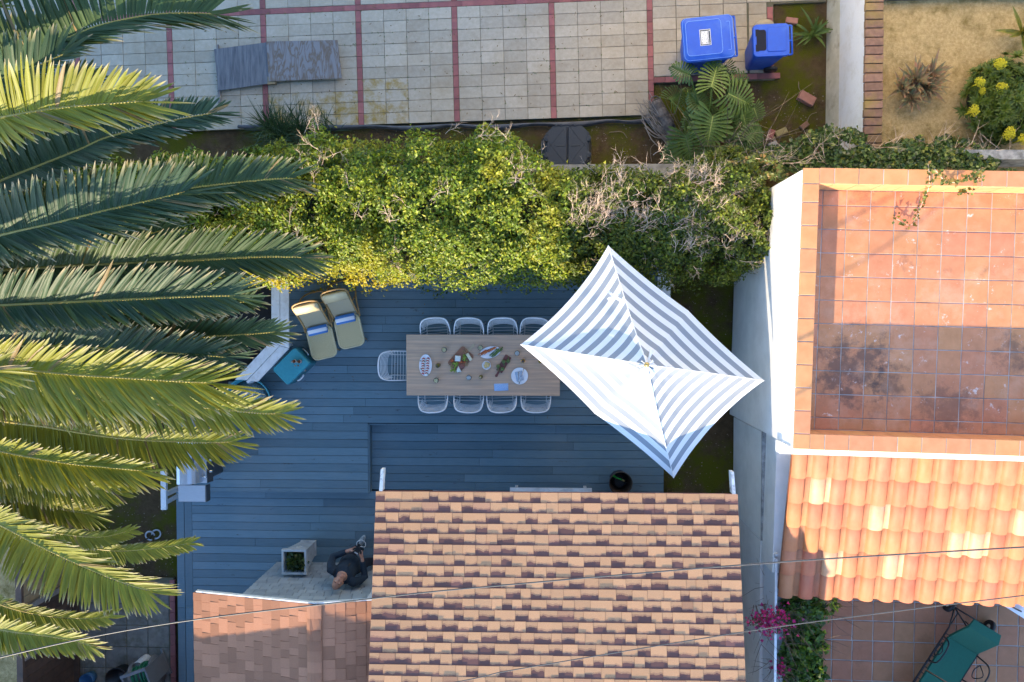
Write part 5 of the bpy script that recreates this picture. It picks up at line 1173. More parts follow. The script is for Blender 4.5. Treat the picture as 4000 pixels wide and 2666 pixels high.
def artichoke(q, p_, az):
    d_ = Vector((math.cos(az), math.sin(az), 0)); q.ball(p_, (.032, .032, .028), 12, 8)
    for i in range(16):
        a = i*2.4; f = i/16; q.ball(p_+Vector((math.cos(a)*.026*(1-f*.6), math.sin(a)*.026*(1-f*.6), .004+.024*f)), (.012, .012, .009), 6, 4)
    q.tube([p_+d_*.025, p_+d_*.075], [.008, .007], 6)
for px, py, az, lb in ((1946, 1432, -1.6, 'artichoke nearest the handle of the red brown board, stem to the grill'), (1963, 1442, 3.9, 'artichoke lying across the edge of the red brown board'), (1967, 1413, -1.4, 'artichoke in the middle of the red brown board'), (1985, 1412, 1.55, 'artichoke at the far end of the red brown board, stem to the hedge')):
    lump('artichoke', lb, 'artichoke', m_art, px, py, .045, lambda q, p_: artichoke(q, p_, az), 'artichokes on the board')
pl = thing('dinner_plate', 'round white dinner plate with napkin and cutlery', 'plate', TP(2030, 1469, .0005)); q = MB(); q.lathe([(.08, 0), (.09, .004), (.135, .018), (.139, .02), (.135, .0215), (.09, .009), (0, .007)], 32); q.obj('dish', m_china, pl, True, True)
lump('napkin', 'folded striped napkin on the dinner plate', 'napkin', m_blue, 2029, 1470, .010, lambda q, p_: q.box(p_+Vector((0, 0, .006)), (.12, .16, .012), R(12), .004))
def knife(q, p_, a, ln, w_):
    d_ = Vector((math.cos(a), math.sin(a), 0)); n_ = Vector((-d_.y, d_.x, 0)); q.hexa([p_-n_*w_*.5, p_+d_*ln-n_*w_*.3, p_+d_*ln+n_*w_*.3, p_+n_*w_*.5], [p_-n_*w_*.4+Vector((0, 0, .003)), p_+d_*ln-n_*w_*.2+Vector((0, 0, .003)), p_+d_*ln+n_*w_*.2+Vector((0, 0, .003)), p_+n_*w_*.4+Vector((0, 0, .003))])
lump('knife', 'steel knife lying across the dinner plate', 'knife', m_steel, 2028, 1500, .026, lambda q, p_: knife(q, p_, R(73), .27, .016))
def forkf(q, p_):
    knife(q, p_, R(88), .11, .011)
    d_ = Vector((.035, 1, 0)).normalized(); 
    for i in (-1, 0, 1): q.tube([p_+d_*.105, p_+d_*.12+Vector((i*.007, 0, .003)), p_+d_*.17+Vector((i*.007, 0, .003))], .002, 5)
lump('fork', 'steel fork beside the knife on the dinner plate', 'fork', m_steel, 2024, 1494, .024, forkf)
lump('dish_towel', 'small blue checked napkin lying flat on the table', 'napkin', m_nap, 1958, 1513, .0005, lambda q, p_: q.box(p_+Vector((0, 0, .004)), (.232, .118, .008), R(2.5), .003))
def tumbler(px, py, label, liq):
    g_ = thing('tumbler', label, 'glass', TP(px, py, .0005), group='tumblers on the table')
    q = MB(); q.lathe([(.028, 0), (.040, .02), (.044, .055), (.0385, .10), (.0365, .10), (.042, .055), (.038, .022), (.0, .008)], 22); q.obj('glass', m_glass, g_, True, True)
    q = MB(); q.lathe([(.036, .013), (.0385, .03), (.0395, .042), (0, .0425)], 20); q.obj('drink', liq, g_, True, True)
for px, py, lb, lq in ((1737, 1367, 'tumbler of white wine between the head of the table and the cheese board, hedge side', m_wine), (1878, 1359, 'tumbler of white wine touching the carrot platter', m_wine), (1706, 1486, 'tumbler of white wine nearest the house and the end chair', m_wine), (1833, 1475, 'tumbler of clear water between the cheese board and the bottle', m_wat), (2021, 1380, 'tumbler of clear water beside the tip of the parasol', m_wat)): tumbler(px, py, lb, lq)
def bottle(px, py, label, mat, cap, hgt=.30, r=.037):
    g_ = thing('bottle', label, 'bottle', TP(px, py, .0005)); q = MB(); q.lathe([(r, 0), (r*1.02, .01), (r, hgt*.58), (r*.75, hgt*.68), (.014, hgt*.78), (.0135, hgt*.97), (.0125, hgt)], 18); q.obj('glass', mat, g_, True, True)
    q = MB(); q.lathe([(.015, hgt*.86), (.015, hgt+.002), (0, hgt+.003)], 14); q.obj('cap', cap, g_, True, True)
bottle(1714, 1427, 'dark green wine bottle between the oval platter and the cheese board', m_gbot, M('dark_cork', (.06, .06, .04)), .28)
bottle(1880, 1472, 'small olive oil bottle with a pale stopper', m_gbot, m_lwood, .22, .032); bottle(2044, 1410, 'gold rimmed dark bottle beside the dinner plate', m_gold, M('navy_cap', (.02, .04, .09), rough=.3), .2, .031)
lump('tumbler', 'small amber glass half hidden under the parasol edge', 'glass', m_gold, 2110, 1412, .0005, lambda q, p_: q.lathe([(.026, 0), (.030, .05), (.028, .07), (.022, .07), (.02, .01)], 14, p_))

# ================================================================== rattan lounge chairs with towels
m_rat = M('woven_rattan', (.64, .52, .29), (.55, .43, .22), 60, .6, bump=.5, bscale=150, bdist=.003); m_cane = M('bent_cane', (.48, .30, .12), (.36, .20, .07), 14, .4); m_rush = M('rattan_border', (.68, .57, .34), rough=.55)
t = NT('open_cane_weave'); wv_ = t.new('ShaderNodeTexWave'); wv_.wave_type = 'BANDS'; wv_.bands_direction = 'DIAGONAL'; wv_.inputs['Scale'].default_value = 26; t.link(t.pos(obj_=True), wv_.inputs[0])
m_weave = t.fin(t.ramp(wv_.outputs[0], [(.35, (.50, .36, .16)), (.55, (.30, .31, .26))]), .6)
def make_lounger():
    o_ = thing('rattan_lounger', '-', 'lounger'); w_ = .215; zs = .27
    seat = [(x, y-.27) for x, y in rrect(w_, .27, .10, 6)]
    q = MB(); q.prism([(x*.94, y*.97-.006) for x, y in seat], zs-.012, zs+.006); q.obj('seat', m_rat, o_, False, True)
    q = MB(); q.tube([(x, y, zs) for x, y in seat], .016, 7, closed=True); q.obj('seat_frame', m_rush, o_, True, True)
    ang = R(50); up = lambda s, x: (x, .0+s*math.cos(ang)*.62*1.0, zs+.01+s*math.sin(ang)*.62)
    q = MB(); q.add([up(0, -w_*.9), up(0, w_*.9), up(.72, w_*.9), up(.72, -w_*.9)], [(0, 1, 2, 3)]); q.obj('back_weave', m_weave, o_, False, True)
    q = MB(); pil = [up(.70, -w_*.95), up(.70, w_*.95), up(.95, w_*.97), up(1.0, w_*.7), up(1.0, -w_*.7), up(.95, -w_*.97)]
    q.add(pil+[(x, y-.035, z+.03) for x, y, z in pil], [tuple(range(5, -1, -1)), tuple(range(6, 12))]+[(i, (i+1) % 6, 6+(i+1) % 6, 6+i) for i in range(6)]); q.obj('headrest', m_rush, o_, True, True)
    q = MB(); fr_ = [up(0, -w_), up(.5, -w_), up(.93, -w_*1.02), up(1.05, -w_*.72), up(1.08, 0), up(1.05, w_*.72), up(.93, w_*1.02), up(.5, w_), up(0, w_)]; q.tube(spline(fr_, 36), .015, 7); q.obj('back_frame', m_cane, o_, True, True)
    q = MB(); lp = [(-w_-.02, -.05, zs), (-w_-.03, .25, .30), (-w_-.03, .50, .16), (-w_*.7, .60, .05), (0, .62, .02), (w_*.7, .60, .05), (w_+.03, .50, .16), (w_+.03, .25, .30), (w_+.02, -.05, zs)]; q.tube(spline(lp, 40), .015, 7); q.obj('rear_frame', m_cane, o_, True, True)
    q = MB()
    for s_ in (-1, 1): q.tube([(s_*(w_+.02), .30, .29), (s_*(w_+.01), .22, .47)], .011, 6)
    q.tube([(-w_-.02, .40, .22), (w_+.02, .40, .22)], .012, 6); q.obj('stay', m_cane, o_, True, True)
    for s_ in (-1, 1):
        q = MB(); q.tube([(s_*w_*.95, -.42, zs-.005), (s_*w_*.95, -.46, .012)], .014, 7); q.obj('leg', m_cane, o_, True, True)
    return o_
lg = make_lounger(); h1, h2 = P(1243, 1279, ZU+.27), P(1351, 1235, ZU+.27)
lg['label'] = 'rattan folding lounger nearer the turquoise cooler'; lg['group'] = 'rattan loungers'; lg.location = (h1.x, h1.y, ZU); lg.rotation_euler = (0, 0, R(13)); WM[lg.name] = Matrix.LocRotScale(lg.location, lg.rotation_euler, None)
copytree(lg, (h2.x, h2.y, ZU), R(12.5), 'rattan folding lounger nearer the dining table', 'rattan loungers')
t = NT('striped_towel'); sp_ = t.new('ShaderNodeSeparateXYZ'); t.link(t.pos(obj_=True), sp_.inputs[0]); an = t.math('ARCTAN2', sp_.outputs[2], sp_.outputs[1]); frc = t.math('FRACT', t.math('MULTIPLY', t.math('ADD', an, 9.25), 3/6.2832*1.0)); t.bump(t.noise(160, 3, .7), .6, .004)
m_towel = t.fin(t.mix(t.math('GREATER_THAN', frc, .5), (.78, .78, .82), (.07, .22, .55)), .95)
for h_, a, lb in ((h1, 13, 'rolled blue and white striped towel on the lounger by the cooler'), (h2, 12.5, 'rolled blue and white striped towel on the lounger by the table')):
    q = MB(); n_ = 22; vs = []
    for x in (-.165, -.16, .16, .165):
        for j in range(n_):
            a_ = 2*math.pi*j/n_; r_ = (.060 if abs(x) < .162 else .052)*(1+.04*math.sin(a_*3)); vs.append((x, math.cos(a_)*r_*1.25, math.sin(a_)*r_))
    q.add(vs, [(i*n_+j, (i+1)*n_+j, (i+1)*n_+(j+1) % n_, i*n_+(j+1) % n_) for i in range(3) for j in range(n_)]+[tuple(range(n_)), tuple(3*n_+j for j in range(n_-1, -1, -1))])
    o_ = q.obj('rolled_towel', m_towel, None, True); d_ = Matrix.Rotation(R(a), 3, 'Z') @ Vector((0, -.05, 0)); o_.location = (h_.x+d_.x, h_.y+d_.y, ZU+.27+.068); o_.rotation_euler = (0, 0, R(a)); tag(o_, lb, 'towel', 'rolled towels')

# ================================================================== cooler, bottles, tub, benches
m_teal = M('turquoise_metal_paint', (.055, .33, .40), (.045, .29, .36), 30, .35, spec=.5); m_teald = M('dark_turquoise', (.03, .20, .25), rough=.35)
c_ = P(1131, 1432, ZU+.41); co = thing('cooler', 'turquoise metal cooler standing by the white bench', 'cooler', (c_.x+.025, c_.y-.0, ZU), R(44))
q = MB(); q.prism(rrect(.275, .195, .04), .002, .33); q.obj('body', m_teald, co, False, True)
q = MB(); pr_ = rrect(.272, .192, .045); n_ = len(pr_); q.add([(x, y, .332) for x, y in pr_]+[(x, y, .40) for x, y in pr_]+[(x*.955, y*.94, .415) for x, y in pr_], [(i, (i+1) % n_, n_+(i+1) % n_, n_+i) for i in range(n_)]+[(n_+i, n_+(i+1) % n_, 2*n_+(i+1) % n_, 2*n_+i) for i in range(n_)]+[tuple(2*n_+i for i in range(n_))]); q.obj('lid', m_teal, co, False, True)
q = MB(); q.box((.10, -.207, .30), (.045, .02, .05)); q.obj('latch', m_steel, co, False, True)
for x_, y_, rz_ in ((.295, .03, R(90)), (-.06, -.215, 0)):
    q = MB(); q.tube(spline([(-.065, 0, .25), (-.06, -.02, .25), (0, -.026, .25), (.06, -.02, .25), (.065, 0, .25)], 12), .016, 6); m_ = Matrix.Translation((x_, y_, 0)) @ Matrix.Rotation(rz_, 4, 'Z'); q.v = [tuple(m_ @ Vector(v)) for v in q.v]; q.obj('handle', m_steel if rz_ else m_white, co, True, True)
m_amber = M('amber_glass', (.16, .05, .015), rough=.1)
for px, py, lb in ((1152, 1412, 'brown beer bottle on the cooler lid, the one nearer the bench'), (1172, 1413, 'brown beer bottle on the cooler lid, the one nearer the dining table')):
    p_ = P(px, py, ZU+.45); g_ = thing('beer_bottle', lb, 'bottle', (p_.x, p_.y, ZU+.4155), group='beer bottles'); q = MB(); q.lathe([(.028, 0), (.0305, .008), (.0305, .11), (.024, .135), (.0135, .165), (.0125, .205)], 16); q.obj('glass', m_amber, g_, True, True); q = MB(); q.lathe([(.0309, .04), (.0312, .041), (.0312, .09), (.0309, .091)], 16); q.obj('paper_label', M('paper', (.7, .62, .55)), g_, True, True)
    q = MB(); q.lathe([(.0122, .2), (.0122, .2052), (.008, .2053), (.008, .198)], 12); q.obj('lip', M('pale_lip', (.6, .5, .4)), g_, True, True)
for px, py, lb in ((1153, 1429, 'bottle cap on the cooler, nearer the bench'), (1165, 1429, 'bottle cap on the cooler, nearer the table')):
    q = MB(); q.lathe([(.016, 0), (.0155, .004), (.013, .006), (0, .0065)], 14); o_ = q.obj('crown_cork', m_steel); o_.location = P(px, py, ZU+.4155); tag(o_, lb, 'bottle cap', 'bottle caps')
p_ = P(965, 1570, ZU+.3); tb = thing('round_tub', 'round teal metal tub half hidden under a palm frond', 'tub', (p_.x, p_.y, ZU)); q = MB(); q.lathe([(.33, .001), (.40, .29), (.415, .30), (.415, .32), (.395, .32), (.385, .29), (.31, .02), (0, .02)], 30); q.obj('body', m_teal, tb, True, True); q = MB(); q.lathe([(.36, .2), (0, .201)], 24); q.obj('ice', M('ice', (.6, .66, .68), (.45, .5, .54), 40, .3, bump=1, bscale=40, bdist=.02), tb, True, True)
bn = thing('corner_bench', 'white painted corner bench along the edge of the deck', 'bench', P(1094, 1340, ZU)); zB = ZU+.45
bp = lambda px, py: P(px, py, zB).xy
for nm, poly in (('board', [(1060, 1090), (1092, 1090), (1093, 1350), (1060, 1330)]), ('board', [(1094.5, 1090), (1128, 1090), (1128, 1361), (1094.5, 1351)]), ('board', [(1060, 1333), (1092, 1352), (964, 1486), (918, 1484)]), ('board', [(1093, 1353), (1127, 1363), (1006, 1492), (966, 1488)])):
    q = MB(); q.prism([bp(*a) for a in poly], zB-.038, zB); q.obj(nm, m_white, bn)
for px, py, rz_ in ((1120, 1105, 0), (1120, 1358, R(30)), (1010, 1476, R(45))):
    p_ = P(px, py, ZU+.2); q = MB(); q.box((p_.x-.05, p_.y, ZU+.206), (.2, .05, .41), rz_); q.obj('leg', m_white, bn)
b3 = thing('side_bench', 'white painted bench end between hedge and parasol', 'bench', P(2595, 1130, ZU))
for a, b in ((2570, 2584), (2585.5, 2619)):
    q = MB(); q.prism([bp(a, 1060), bp(b, 1060), bp(b, 1300), bp(a, 1300)], zB-.038, zB); q.obj('board', m_white, b3)
q = MB(); p_ = P(2595, 1120, ZU); q.box((p_.x, p_.y, ZU+.206), (.18, .05, .41)); q.obj('leg', m_white, b3)

# ================================================================== gas grill and white railing
m_ss = M('stainless_steel', (.58, .60, .63), (.52, .54, .57), 12, .32, metal=.75, vec=(1, 12, 12)); m_sdk = M('dark_steel', (.10, .105, .11), rough=.35, metal=.6); m_knob = M('chrome_knob', (.5, .48, .44), rough=.2, metal=1)
p_ = P(740, 1930, 1.12); gr_ = thing('gas_grill', 'stainless steel gas grill on the deck under the palm', 'grill', (p_.x, p_.y+.65, ZL))
gx, gy = p_.x, p_.y; zs_ = ZL+.92
q = MB(); q.box((gx+.02, gy+.62, ZL+.47), (.40, .86, .80)); q.obj('cabinet', m_ss, gr_)
q = MB(); q.box((gx+.235, gy+.62, ZL+.40), (.025, .80, .58)); q.obj('door', m_sdk, gr_); q = MB(); q.tube(spline([(gx+.25, gy+.46, ZL+.62), (gx+.30, gy+.46, ZL+.62), (gx+.31, gy+.49, ZL+.62), (gx+.31, gy+.68, ZL+.62), (gx+.30, gy+.70, ZL+.62), (gx+.25, gy+.70, ZL+.62)], 20), .007, 6); q.obj('door_handle', m_steel, gr_, True)
q = MB(); q.box((gx+.05, gy+.62, zs_-.055), (.48, .88, .11)); q.obj('firebox', m_ss, gr_); q = MB(); q.hexa([(gx+.27, gy+.18, zs_-.16), (gx+.33, gy+.18, zs_-.16), (gx+.33, gy+1.06, zs_-.16), (gx+.27, gy+1.06, zs_-.16)], [(gx+.26, gy+.18, zs_-.01), (gx+.295, gy+.18, zs_-.01), (gx+.295, gy+1.06, zs_-.01), (gx+.26, gy+1.06, zs_-.01)]); q.obj('control_panel', m_sdk, gr_)
for k in range(4):
    q = MB(); m_ = Matrix.Translation((gx+.315, gy+.36+.19*k, zs_-.08)) @ Matrix.Rotation(R(76), 4, 'Y'); q.lathe([(.034, 0), (.036, .01), (.026, .012), (.024, .04), (0, .042)], 16); q.v = [tuple(m_ @ Vector(v)) for v in q.v]; q.obj('knob', m_knob, gr_, True)
q = MB(); n_ = 9; vs = []                             # rounded hood
for yy in (gy+.20, gy+1.04):
    for i in range(n_):
        a = R(-8+125*i/(n_-1)); vs.append((gx-.01+math.cos(a)*.23, yy, zs_+.005+max(0, math.sin(a))*.25))
    vs.append((gx-.20, yy, zs_+.005))
n_ += 1; q.add(vs, [(i, i+1, n_+i+1, n_+i) for i in range(n_-1)]+[tuple(range(n_-1, -1, -1)), tuple(range(n_, 2*n_))]); q.obj('hood', m_ss, gr_)
q = MB(); q.tube(spline([(gx+.2, gy+.30, zs_+.06), (gx+.29, gy+.30, zs_+.07), (gx+.305, gy+.33, zs_+.07), (gx+.305, gy+.91, zs_+.07), (gx+.29, gy+.94, zs_+.07), (gx+.2, gy+.94, zs_+.06)], 30), .014, 8); q.obj('hood_handle', m_steel, gr_, True)
q = MB(); q.lathe([(.034, .0), (.036, .012), (.028, .014), (0, .013)], 18, (gx-.03, gy+.54, zs_+.252)); q.obj('thermometer', m_steel, gr_, True); q = MB(); q.lathe([(.026, .0145), (0, .015)], 18, (gx-.03, gy+.54, zs_+.252)); q.obj('dial', m_sdk, gr_)
q = MB(); q.box((gx+.145, gy+.60, zs_+.19), (.035, .11, .008)); q.v = [(x, y, z-.6*(x-gx-.145)) for x, y, z in q.v]; q.obj('badge', m_sdk, gr_)
for yy in (gy, gy+1.24):
    q = MB(); q.box((gx+.03, yy, zs_-.02), (.46, .28, .04), ch=.006); q.obj('side_shelf', m_ss, gr_); q = MB(); q.box((gx+.268, yy, zs_-.08), (.02, .28, .15)); q.obj('shelf_front', m_sdk, gr_)
q = MB(); q.box((gx+.02, gy+.62, ZL+.05), (.46, .94, .06)); q.box((gx+.36, gy+.72, ZL+.10), (.035, .8, .035)); q.obj('bottom_shelf', m_ss, gr_)
rl = thing('white_railing', 'short white wooden railing with a brace beside the grill', 'railing', P(640, 1950, 0)); z_ = .95; a_, b_ = P(626, 1840, z_), P(649, 1993, z_)
q = MB(); q.box(((a_.x+b_.x)/2, (a_.y+b_.y)/2, z_-.03), (b_.x-a_.x, a_.y-b_.y, .06), ch=.004); q.obj('top_rail', m_white, rl)
p0_, p1_ = P(655, 1958, .9), P(690, 1938, .55); q = MB(); q.hexa([(p0_.x, p0_.y-.05, .84), (p1_.x, p1_.y-.05, .5), (p1_.x, p1_.y+.03, .5), (p0_.x, p0_.y+.03, .84)], [(p0_.x, p0_.y-.05, .93), (p1_.x, p1_.y-.05, .6), (p1_.x, p1_.y+.03, .6), (p0_.x, p0_.y+.03, .93)]); q.obj('brace', m_white, rl)
q = MB(); q.box(((a_.x+b_.x)/2, b_.y+.25, .43), (.07, .07, .98)); q.obj('post', m_white, rl)

# ================================================================== planter, pot, step
rc = P(1148, 2197, ZL+.85); plt = thing('planter', 'tall square white planter carved with a shell, holding a leafy plant', 'planter', (rc.x, rc.y, ZL)); m_plt = M('white_planter', (.52, .56, .58), (.44, .48, .5), 8, .7, bump=.3, dirt=(.3, .32, .32), dscale=7)
q = MB(); a, b = .125, .185; sq = lambda h_: [(-h_, -h_), (h_, -h_), (h_, h_), (-h_, h_)]
lv = [(.135, .001), (.135, .05), (a, .06), (b, .74), (b+.025, .76), (b+.025, .85), (b-.01, .85), (b-.02, .70)]
vs = [(x, y, z) for h_, z in lv for x, y in sq(h_)]; q.add(vs, [(3, 2, 1, 0)]+[(4*i+j, 4*i+(j+1) % 4, 4*i+4+(j+1) % 4, 4*i+4+j) for i in range(len(lv)-1) for j in range(4)]); q.obj('box', m_plt, plt, False, True)
q = MB(); q.box((0, 0, .70), (.35, .35, .02)); q.obj('soil', m_dirt, plt, False, True)
q = MB()
for i in range(7):
    an_ = R(20+140*i/6); q.ball((math.cos(an_)*.045, .165, .52+math.sin(an_)*.055), (.016, .018, .03), 6, 5)
q.box((0, .165, .50), (.13, .03, .02)); q.obj('shell_ornament', m_plt, plt, True, True)
n_ = 420; v = npr.normal(0, 1, (n_, 3)); v = norm(v)*npr.uniform(.3, 1, (n_, 1))*[.15, .16, .12]+[.03, -.01, .80]
o_ = leaves('foliage', v, v-np.array([0, 0, .7]), .085, .05, palette(n_, [(.05, .085, .025), (.075, .11, .03), (.03, .055, .02)], [2, 2, 2]), m_ivy, None, .6); o_.parent = plt
fp = P(2425, 1890, ZL+.40); po = thing('black_tub', 'round black tub with a coiled hose and a green nozzle by the eave', 'tub', (fp.x, fp.y, ZL)); m_blk = M('black_plastic', (.012, .012, .013), rough=.35); m_brim = M('brown_rim', (.07, .045, .03), rough=.4)
q = MB(); q.lathe([(.155, .001), (.19, .36), (.20, .38), (.20, .40), (.188, .40), (.18, .36), (.15, .03), (0, .03)], 30); q.obj('body', m_brim, po, True, True); q = MB()
for k in range(3): q.tube([(math.cos(a*.3)*(.13-.02*k), math.sin(a*.3)*(.13-.02*k), .10+.03*k+.002*a) for a in range(21)], .014, 6)
q.obj('hose', m_blk, po, True, True); q = MB(); q.tube([(-.11, .10, .26), (-.06, .075, .28), (.03, .04, .28)], [.02, .014, .012], 7); q.ball((-.115, .105, .265), (.03, .022, .016), 8, 5); q.obj('nozzle', M('green_plastic', (.03, .45, .06), rough=.4), po, True, True); q = MB(); q.tube([(.03, .04, .28), (.075, .02, .275)], [.013, .017], 8); q.obj('connector', M('tan_plastic', (.5, .35, .12)), po, True, True)
s0_, s1_ = P(1992, 1907, ZL+.42), P(2312, 1909, ZL+.42); st = thing('white_step_bench', 'white painted bench under the eave of the shingle roof', 'bench', ((s0_.x+s1_.x)/2, s0_.y-.2, ZL))
for k in range(3):
    q = MB(); q.box(((s0_.x+s1_.x)/2, s0_.y-.05-.108*k, ZL+.40), (s1_.x-s0_.x-.0, .104, .035), ch=.004); q.obj('board', m_white, st)
for x in (s0_.x+.1, s1_.x-.1):
    q = MB(); q.box((x, s0_.y-.17, ZL+.192), (.05, .26, .38)); q.obj('leg', m_white, st)

# ================================================================== overhead wires
m_cab = M('cable', (.07, .068, .066), (.05, .05, .05), 8, .45)
def wire(label, pts, r):
    q = MB(); q.tube(spline([P(*a) for a in pts], 60), r, 6); o_ = q.obj('power_line', m_cab, None, True); tag(o_, label, 'wire')
wire('overhead wire running from the palm across the shingle roof to the clay tiles', [(-900, 2800, 5.0), (385, 2483, 4.7), (1430, 2342, 4.45), (2000, 2284, 4.4), (3000, 2200, 4.6), (4000, 2138, 5.2), (5000, 2080, 5.8)], .0095)
wire('thin overhead wire crossing the lower right corner above the courtyard', [(800, 2850, 4.6), (1800, 2662, 4.4), (2000, 2619, 4.4), (2900, 2470, 4.6), (3450, 2395, 4.9), (4000, 2327, 5.3), (5000, 2210, 5.9)], .007)

# ================================================================== plywood, edging, black compost bin
t = NT('weathered_plywood'); c = t.mix(t.ramp(t.noise(1.5, 3, .5, t.pos((4.5, 1, 1)), 2.5), [(.40, 0), (.5, 1), (.60, 0)]), (.24, .235, .24), (.17, .125, .09)); t.bump(t.noise(20, 5, .6, t.pos((8, 1, 1))), .3, .004); m_ply = t.fin(c, .9)
t = NT('grey_plywood'); c = t.mix(t.ramp(t.noise(7, 6, .6, t.pos((5, .4, 1))), [(.35, 0), (.65, 1)]), (.20, .205, .215), (.10, .105, .12)); m_ply2 = t.fin(c, .9)
for poly, mt, z, lb in (([(836, 193), (1043, 166), (1052, 327), (853, 355)], m_ply2, .075, 'darker grey plywood sheet lying on the patio nearer the palm'), ([(1040, 163), (1318, 157), (1335, 307), (1050, 318)], m_ply, .10, 'swirly grained plywood sheet lying on the patio nearer the bins')):
    q = MB(); q.prism([P(a, b, z).xy for a, b in poly], z-.018, z); o_ = q.obj('plywood_sheet', mt); tag(o_, lb, 'plywood', 'plywood sheets on the patio')
q = MB(); q.prism([P(a, b, .055).xy for a, b in ((845, 175), (852, 174), (861, 400), (851, 400))], .006, .055); tag(q.obj('lumber_strip', m_greywood), 'narrow grey timber sticking out from under the plywood', 'timber')
q = MB(); q.prism([P(a, b, .078).xy for a, b in ((1045, 300), (1075, 300), (1075, 328), (1045, 330))], .006, .078); tag(q.obj('timber_block', m_tanwood), 'small timber block propping up the plywood', 'timber')
q = MB(); pts = [P(a, b, .0) for a, b in ((930, 492), (1300, 492), (1400, 492), (1600, 496), (1760, 488), (1900, 492), (2080, 484), (2180, 482), (2300, 476), (2380, 470), (2460, 474), (2540, 462))]; c_ = spline(pts, 60); vs = []
for i, p_ in enumerate(c_): 
    k = .5+.5*math.sin(i*.55); vs += [(p_.x, p_.y+.012, .015), (p_.x, p_.y-.01-.05*k, .035+.01*k), (p_.x, p_.y-.03-.05*k, -.06)]
q.add(vs, [(i*3+m, i*3+m+1, i*3+m+4, i*3+m+3) for i in range(59) for m in (0, 1)]); tag(q.obj('edging_strip', M('black_edging', (.10, .10, .105), (.05, .05, .055), 6, .6), None, True), 'wavy black plastic edging strip along the patio', 'edging')
m_cmp = M('black_compost_plastic', (.026, .032, .04), (.02, .025, .032), 30, .6, bump=.3, bscale=120); cc_ = P(2217, 568, .78); cpb = thing('compost_bin', 'black octagonal compost bin with two hinged lids', 'compost bin', (cc_.x, cc_.y, -.06))
oct_ = lambda hx, hy, cz: [(hx, -hy+cz), (hx, hy-cz), (hx-cz, hy), (-hx+cz, hy), (-hx, hy-cz), (-hx, -hy+cz), (-hx+cz, -hy), (hx-cz, -hy)]
q = MB(); lo_, hi_ = oct_(.44, .42, .16), oct_(.36, .335, .12); vs = [(x, y, .0) for x, y in lo_]+[(x, y, .76) for x, y in hi_]; q.add(vs, [tuple(range(7, -1, -1)), tuple(range(8, 16))]+[(i, (i+1) % 8, 8+(i+1) % 8, 8+i) for i in range(8)]); q.obj('body', m_cmp, cpb, False, True)
for s_ in (-1, 1):
    q = MB(); poly = [(s_*.012, -.31), (s_*.25, -.31), (s_*.335, -.22), (s_*.335, .22), (s_*.25, .31), (s_*.012, .31)]; q.prism(poly, .7605, .80, .03); l_ = q.obj('lid', m_cmp, cpb, False, True)
    for y_ in (-.15, .12):
        q = MB(); q.box((s_*.35, y_, .79), (.06, .09, .045), ch=.006); q.box((s_*.375, y_, .795), (.03, .03, .05)); q.obj('hinge', m_cmp, l_, False, True)
    q = MB(); q.ball((s_*.12, 0, .797), (.10, .012, .012), 8, 5); q.obj('grip', m_cmp, l_, True, True)
    for a, b in (((s_*.06, .28), (s_*.3, -.02)), ((s_*.3, .05), (s_*.05, -.28))):
        q = MB(); q.tube([(a[0], a[1], .8005), (b[0], b[1], .8005)], .004, 4); q.obj('rib', m_cmp, l_, False, True)
for x in (-.19, -.11, .05, .13):
    q = MB(); q.box((x, .345, .77), (.03, .03, .03)); q.obj('clip', m_cmp, cpb, False, True)

# ================================================================== blue bins
m_bin = M('blue_bin_plastic', (.006, .085, .52), (.006, .075, .47), 9, .5, bump=.12, bscale=150, dirt=(.05, .15, .52), dscale=2.4); m_tyre = M('black_rubber', (.02, .02, .022), rough=.6); m_slot_shade = M('slot_shade', (.006, .008, .02), rough=.9)
def bin_body(b_, W, D, hgt, wx, open_=False):
    q = MB(); lv = [(.70, .0, .0), (.72, .0, .04), (.90, .0, hgt*.70), (.94, 0, hgt*.9), (1.0, 0, hgt*.91), (1.0, 0, hgt*.955)]; pr_ = rrect(D/2, W/2, .07, 3); n_ = len(pr_)
    vs = [(x*f+(1-f)*D*.12, y*f, z+.012) for f, _, z in lv for x, y in pr_]; q.add(vs, [tuple(range(n_-1, -1, -1))]+[(i*n_+j, i*n_+(j+1) % n_, (i+1)*n_+(j+1) % n_, (i+1)*n_+j) for i in range(len(lv)-1) for j in range(n_)]+[tuple((len(lv)-1)*n_+j for j in range(n_))]); q.obj('body', m_bin, b_, False, True)
    for s_ in (-1, 1):
        q = MB(); m_ = Matrix.Translation((D*.40, s_*W*.42, .115)) @ Matrix.Rotation(R(90), 4, 'X'); q.lathe([(.06, -.025), (.11, -.025), (.115, -.015), (.115, .015), (.11, .025), (.06, .025)], 22); q.v = [tuple(m_ @ Vector(v)) for v in q.v]; w_ = q.obj('wheel', m_tyre, b_, True, True)
        q = MB(); m_ = Matrix.Translation((D*.40, s_*W*.42, .115)) @ Matrix.Rotation(R(90), 4, 'X'); q.lathe([(.06, -.02), (.06, .02), (0, .02)], 14); q.v = [tuple(m_ @ Vector(v)) for v in q.v]; q.obj('hub', m_steel, w_, True, True)
    q = MB(); xb = D/2+.055; zt = hgt*.95
    q.tube([(xb, -W*.46, zt), (xb, W*.46, zt)], .017, 7)
    for y_ in (-W*.46, -W*.02, W*.46): q.tube([(D*.44, y_, zt), (xb, y_, zt)], .016, 6)
    q.obj('handle', m_bin, b_, True, True)
bc = P(2768, 147, 1.12); big = thing('recycling_bin', 'large blue wheeled recycling bin with a white lid label', 'bin', (bc.x, bc.y, 0), R(5))
W_, D_, h_ = .68, .78, 1.10; bin_body(big, W_, D_, h_, 1)
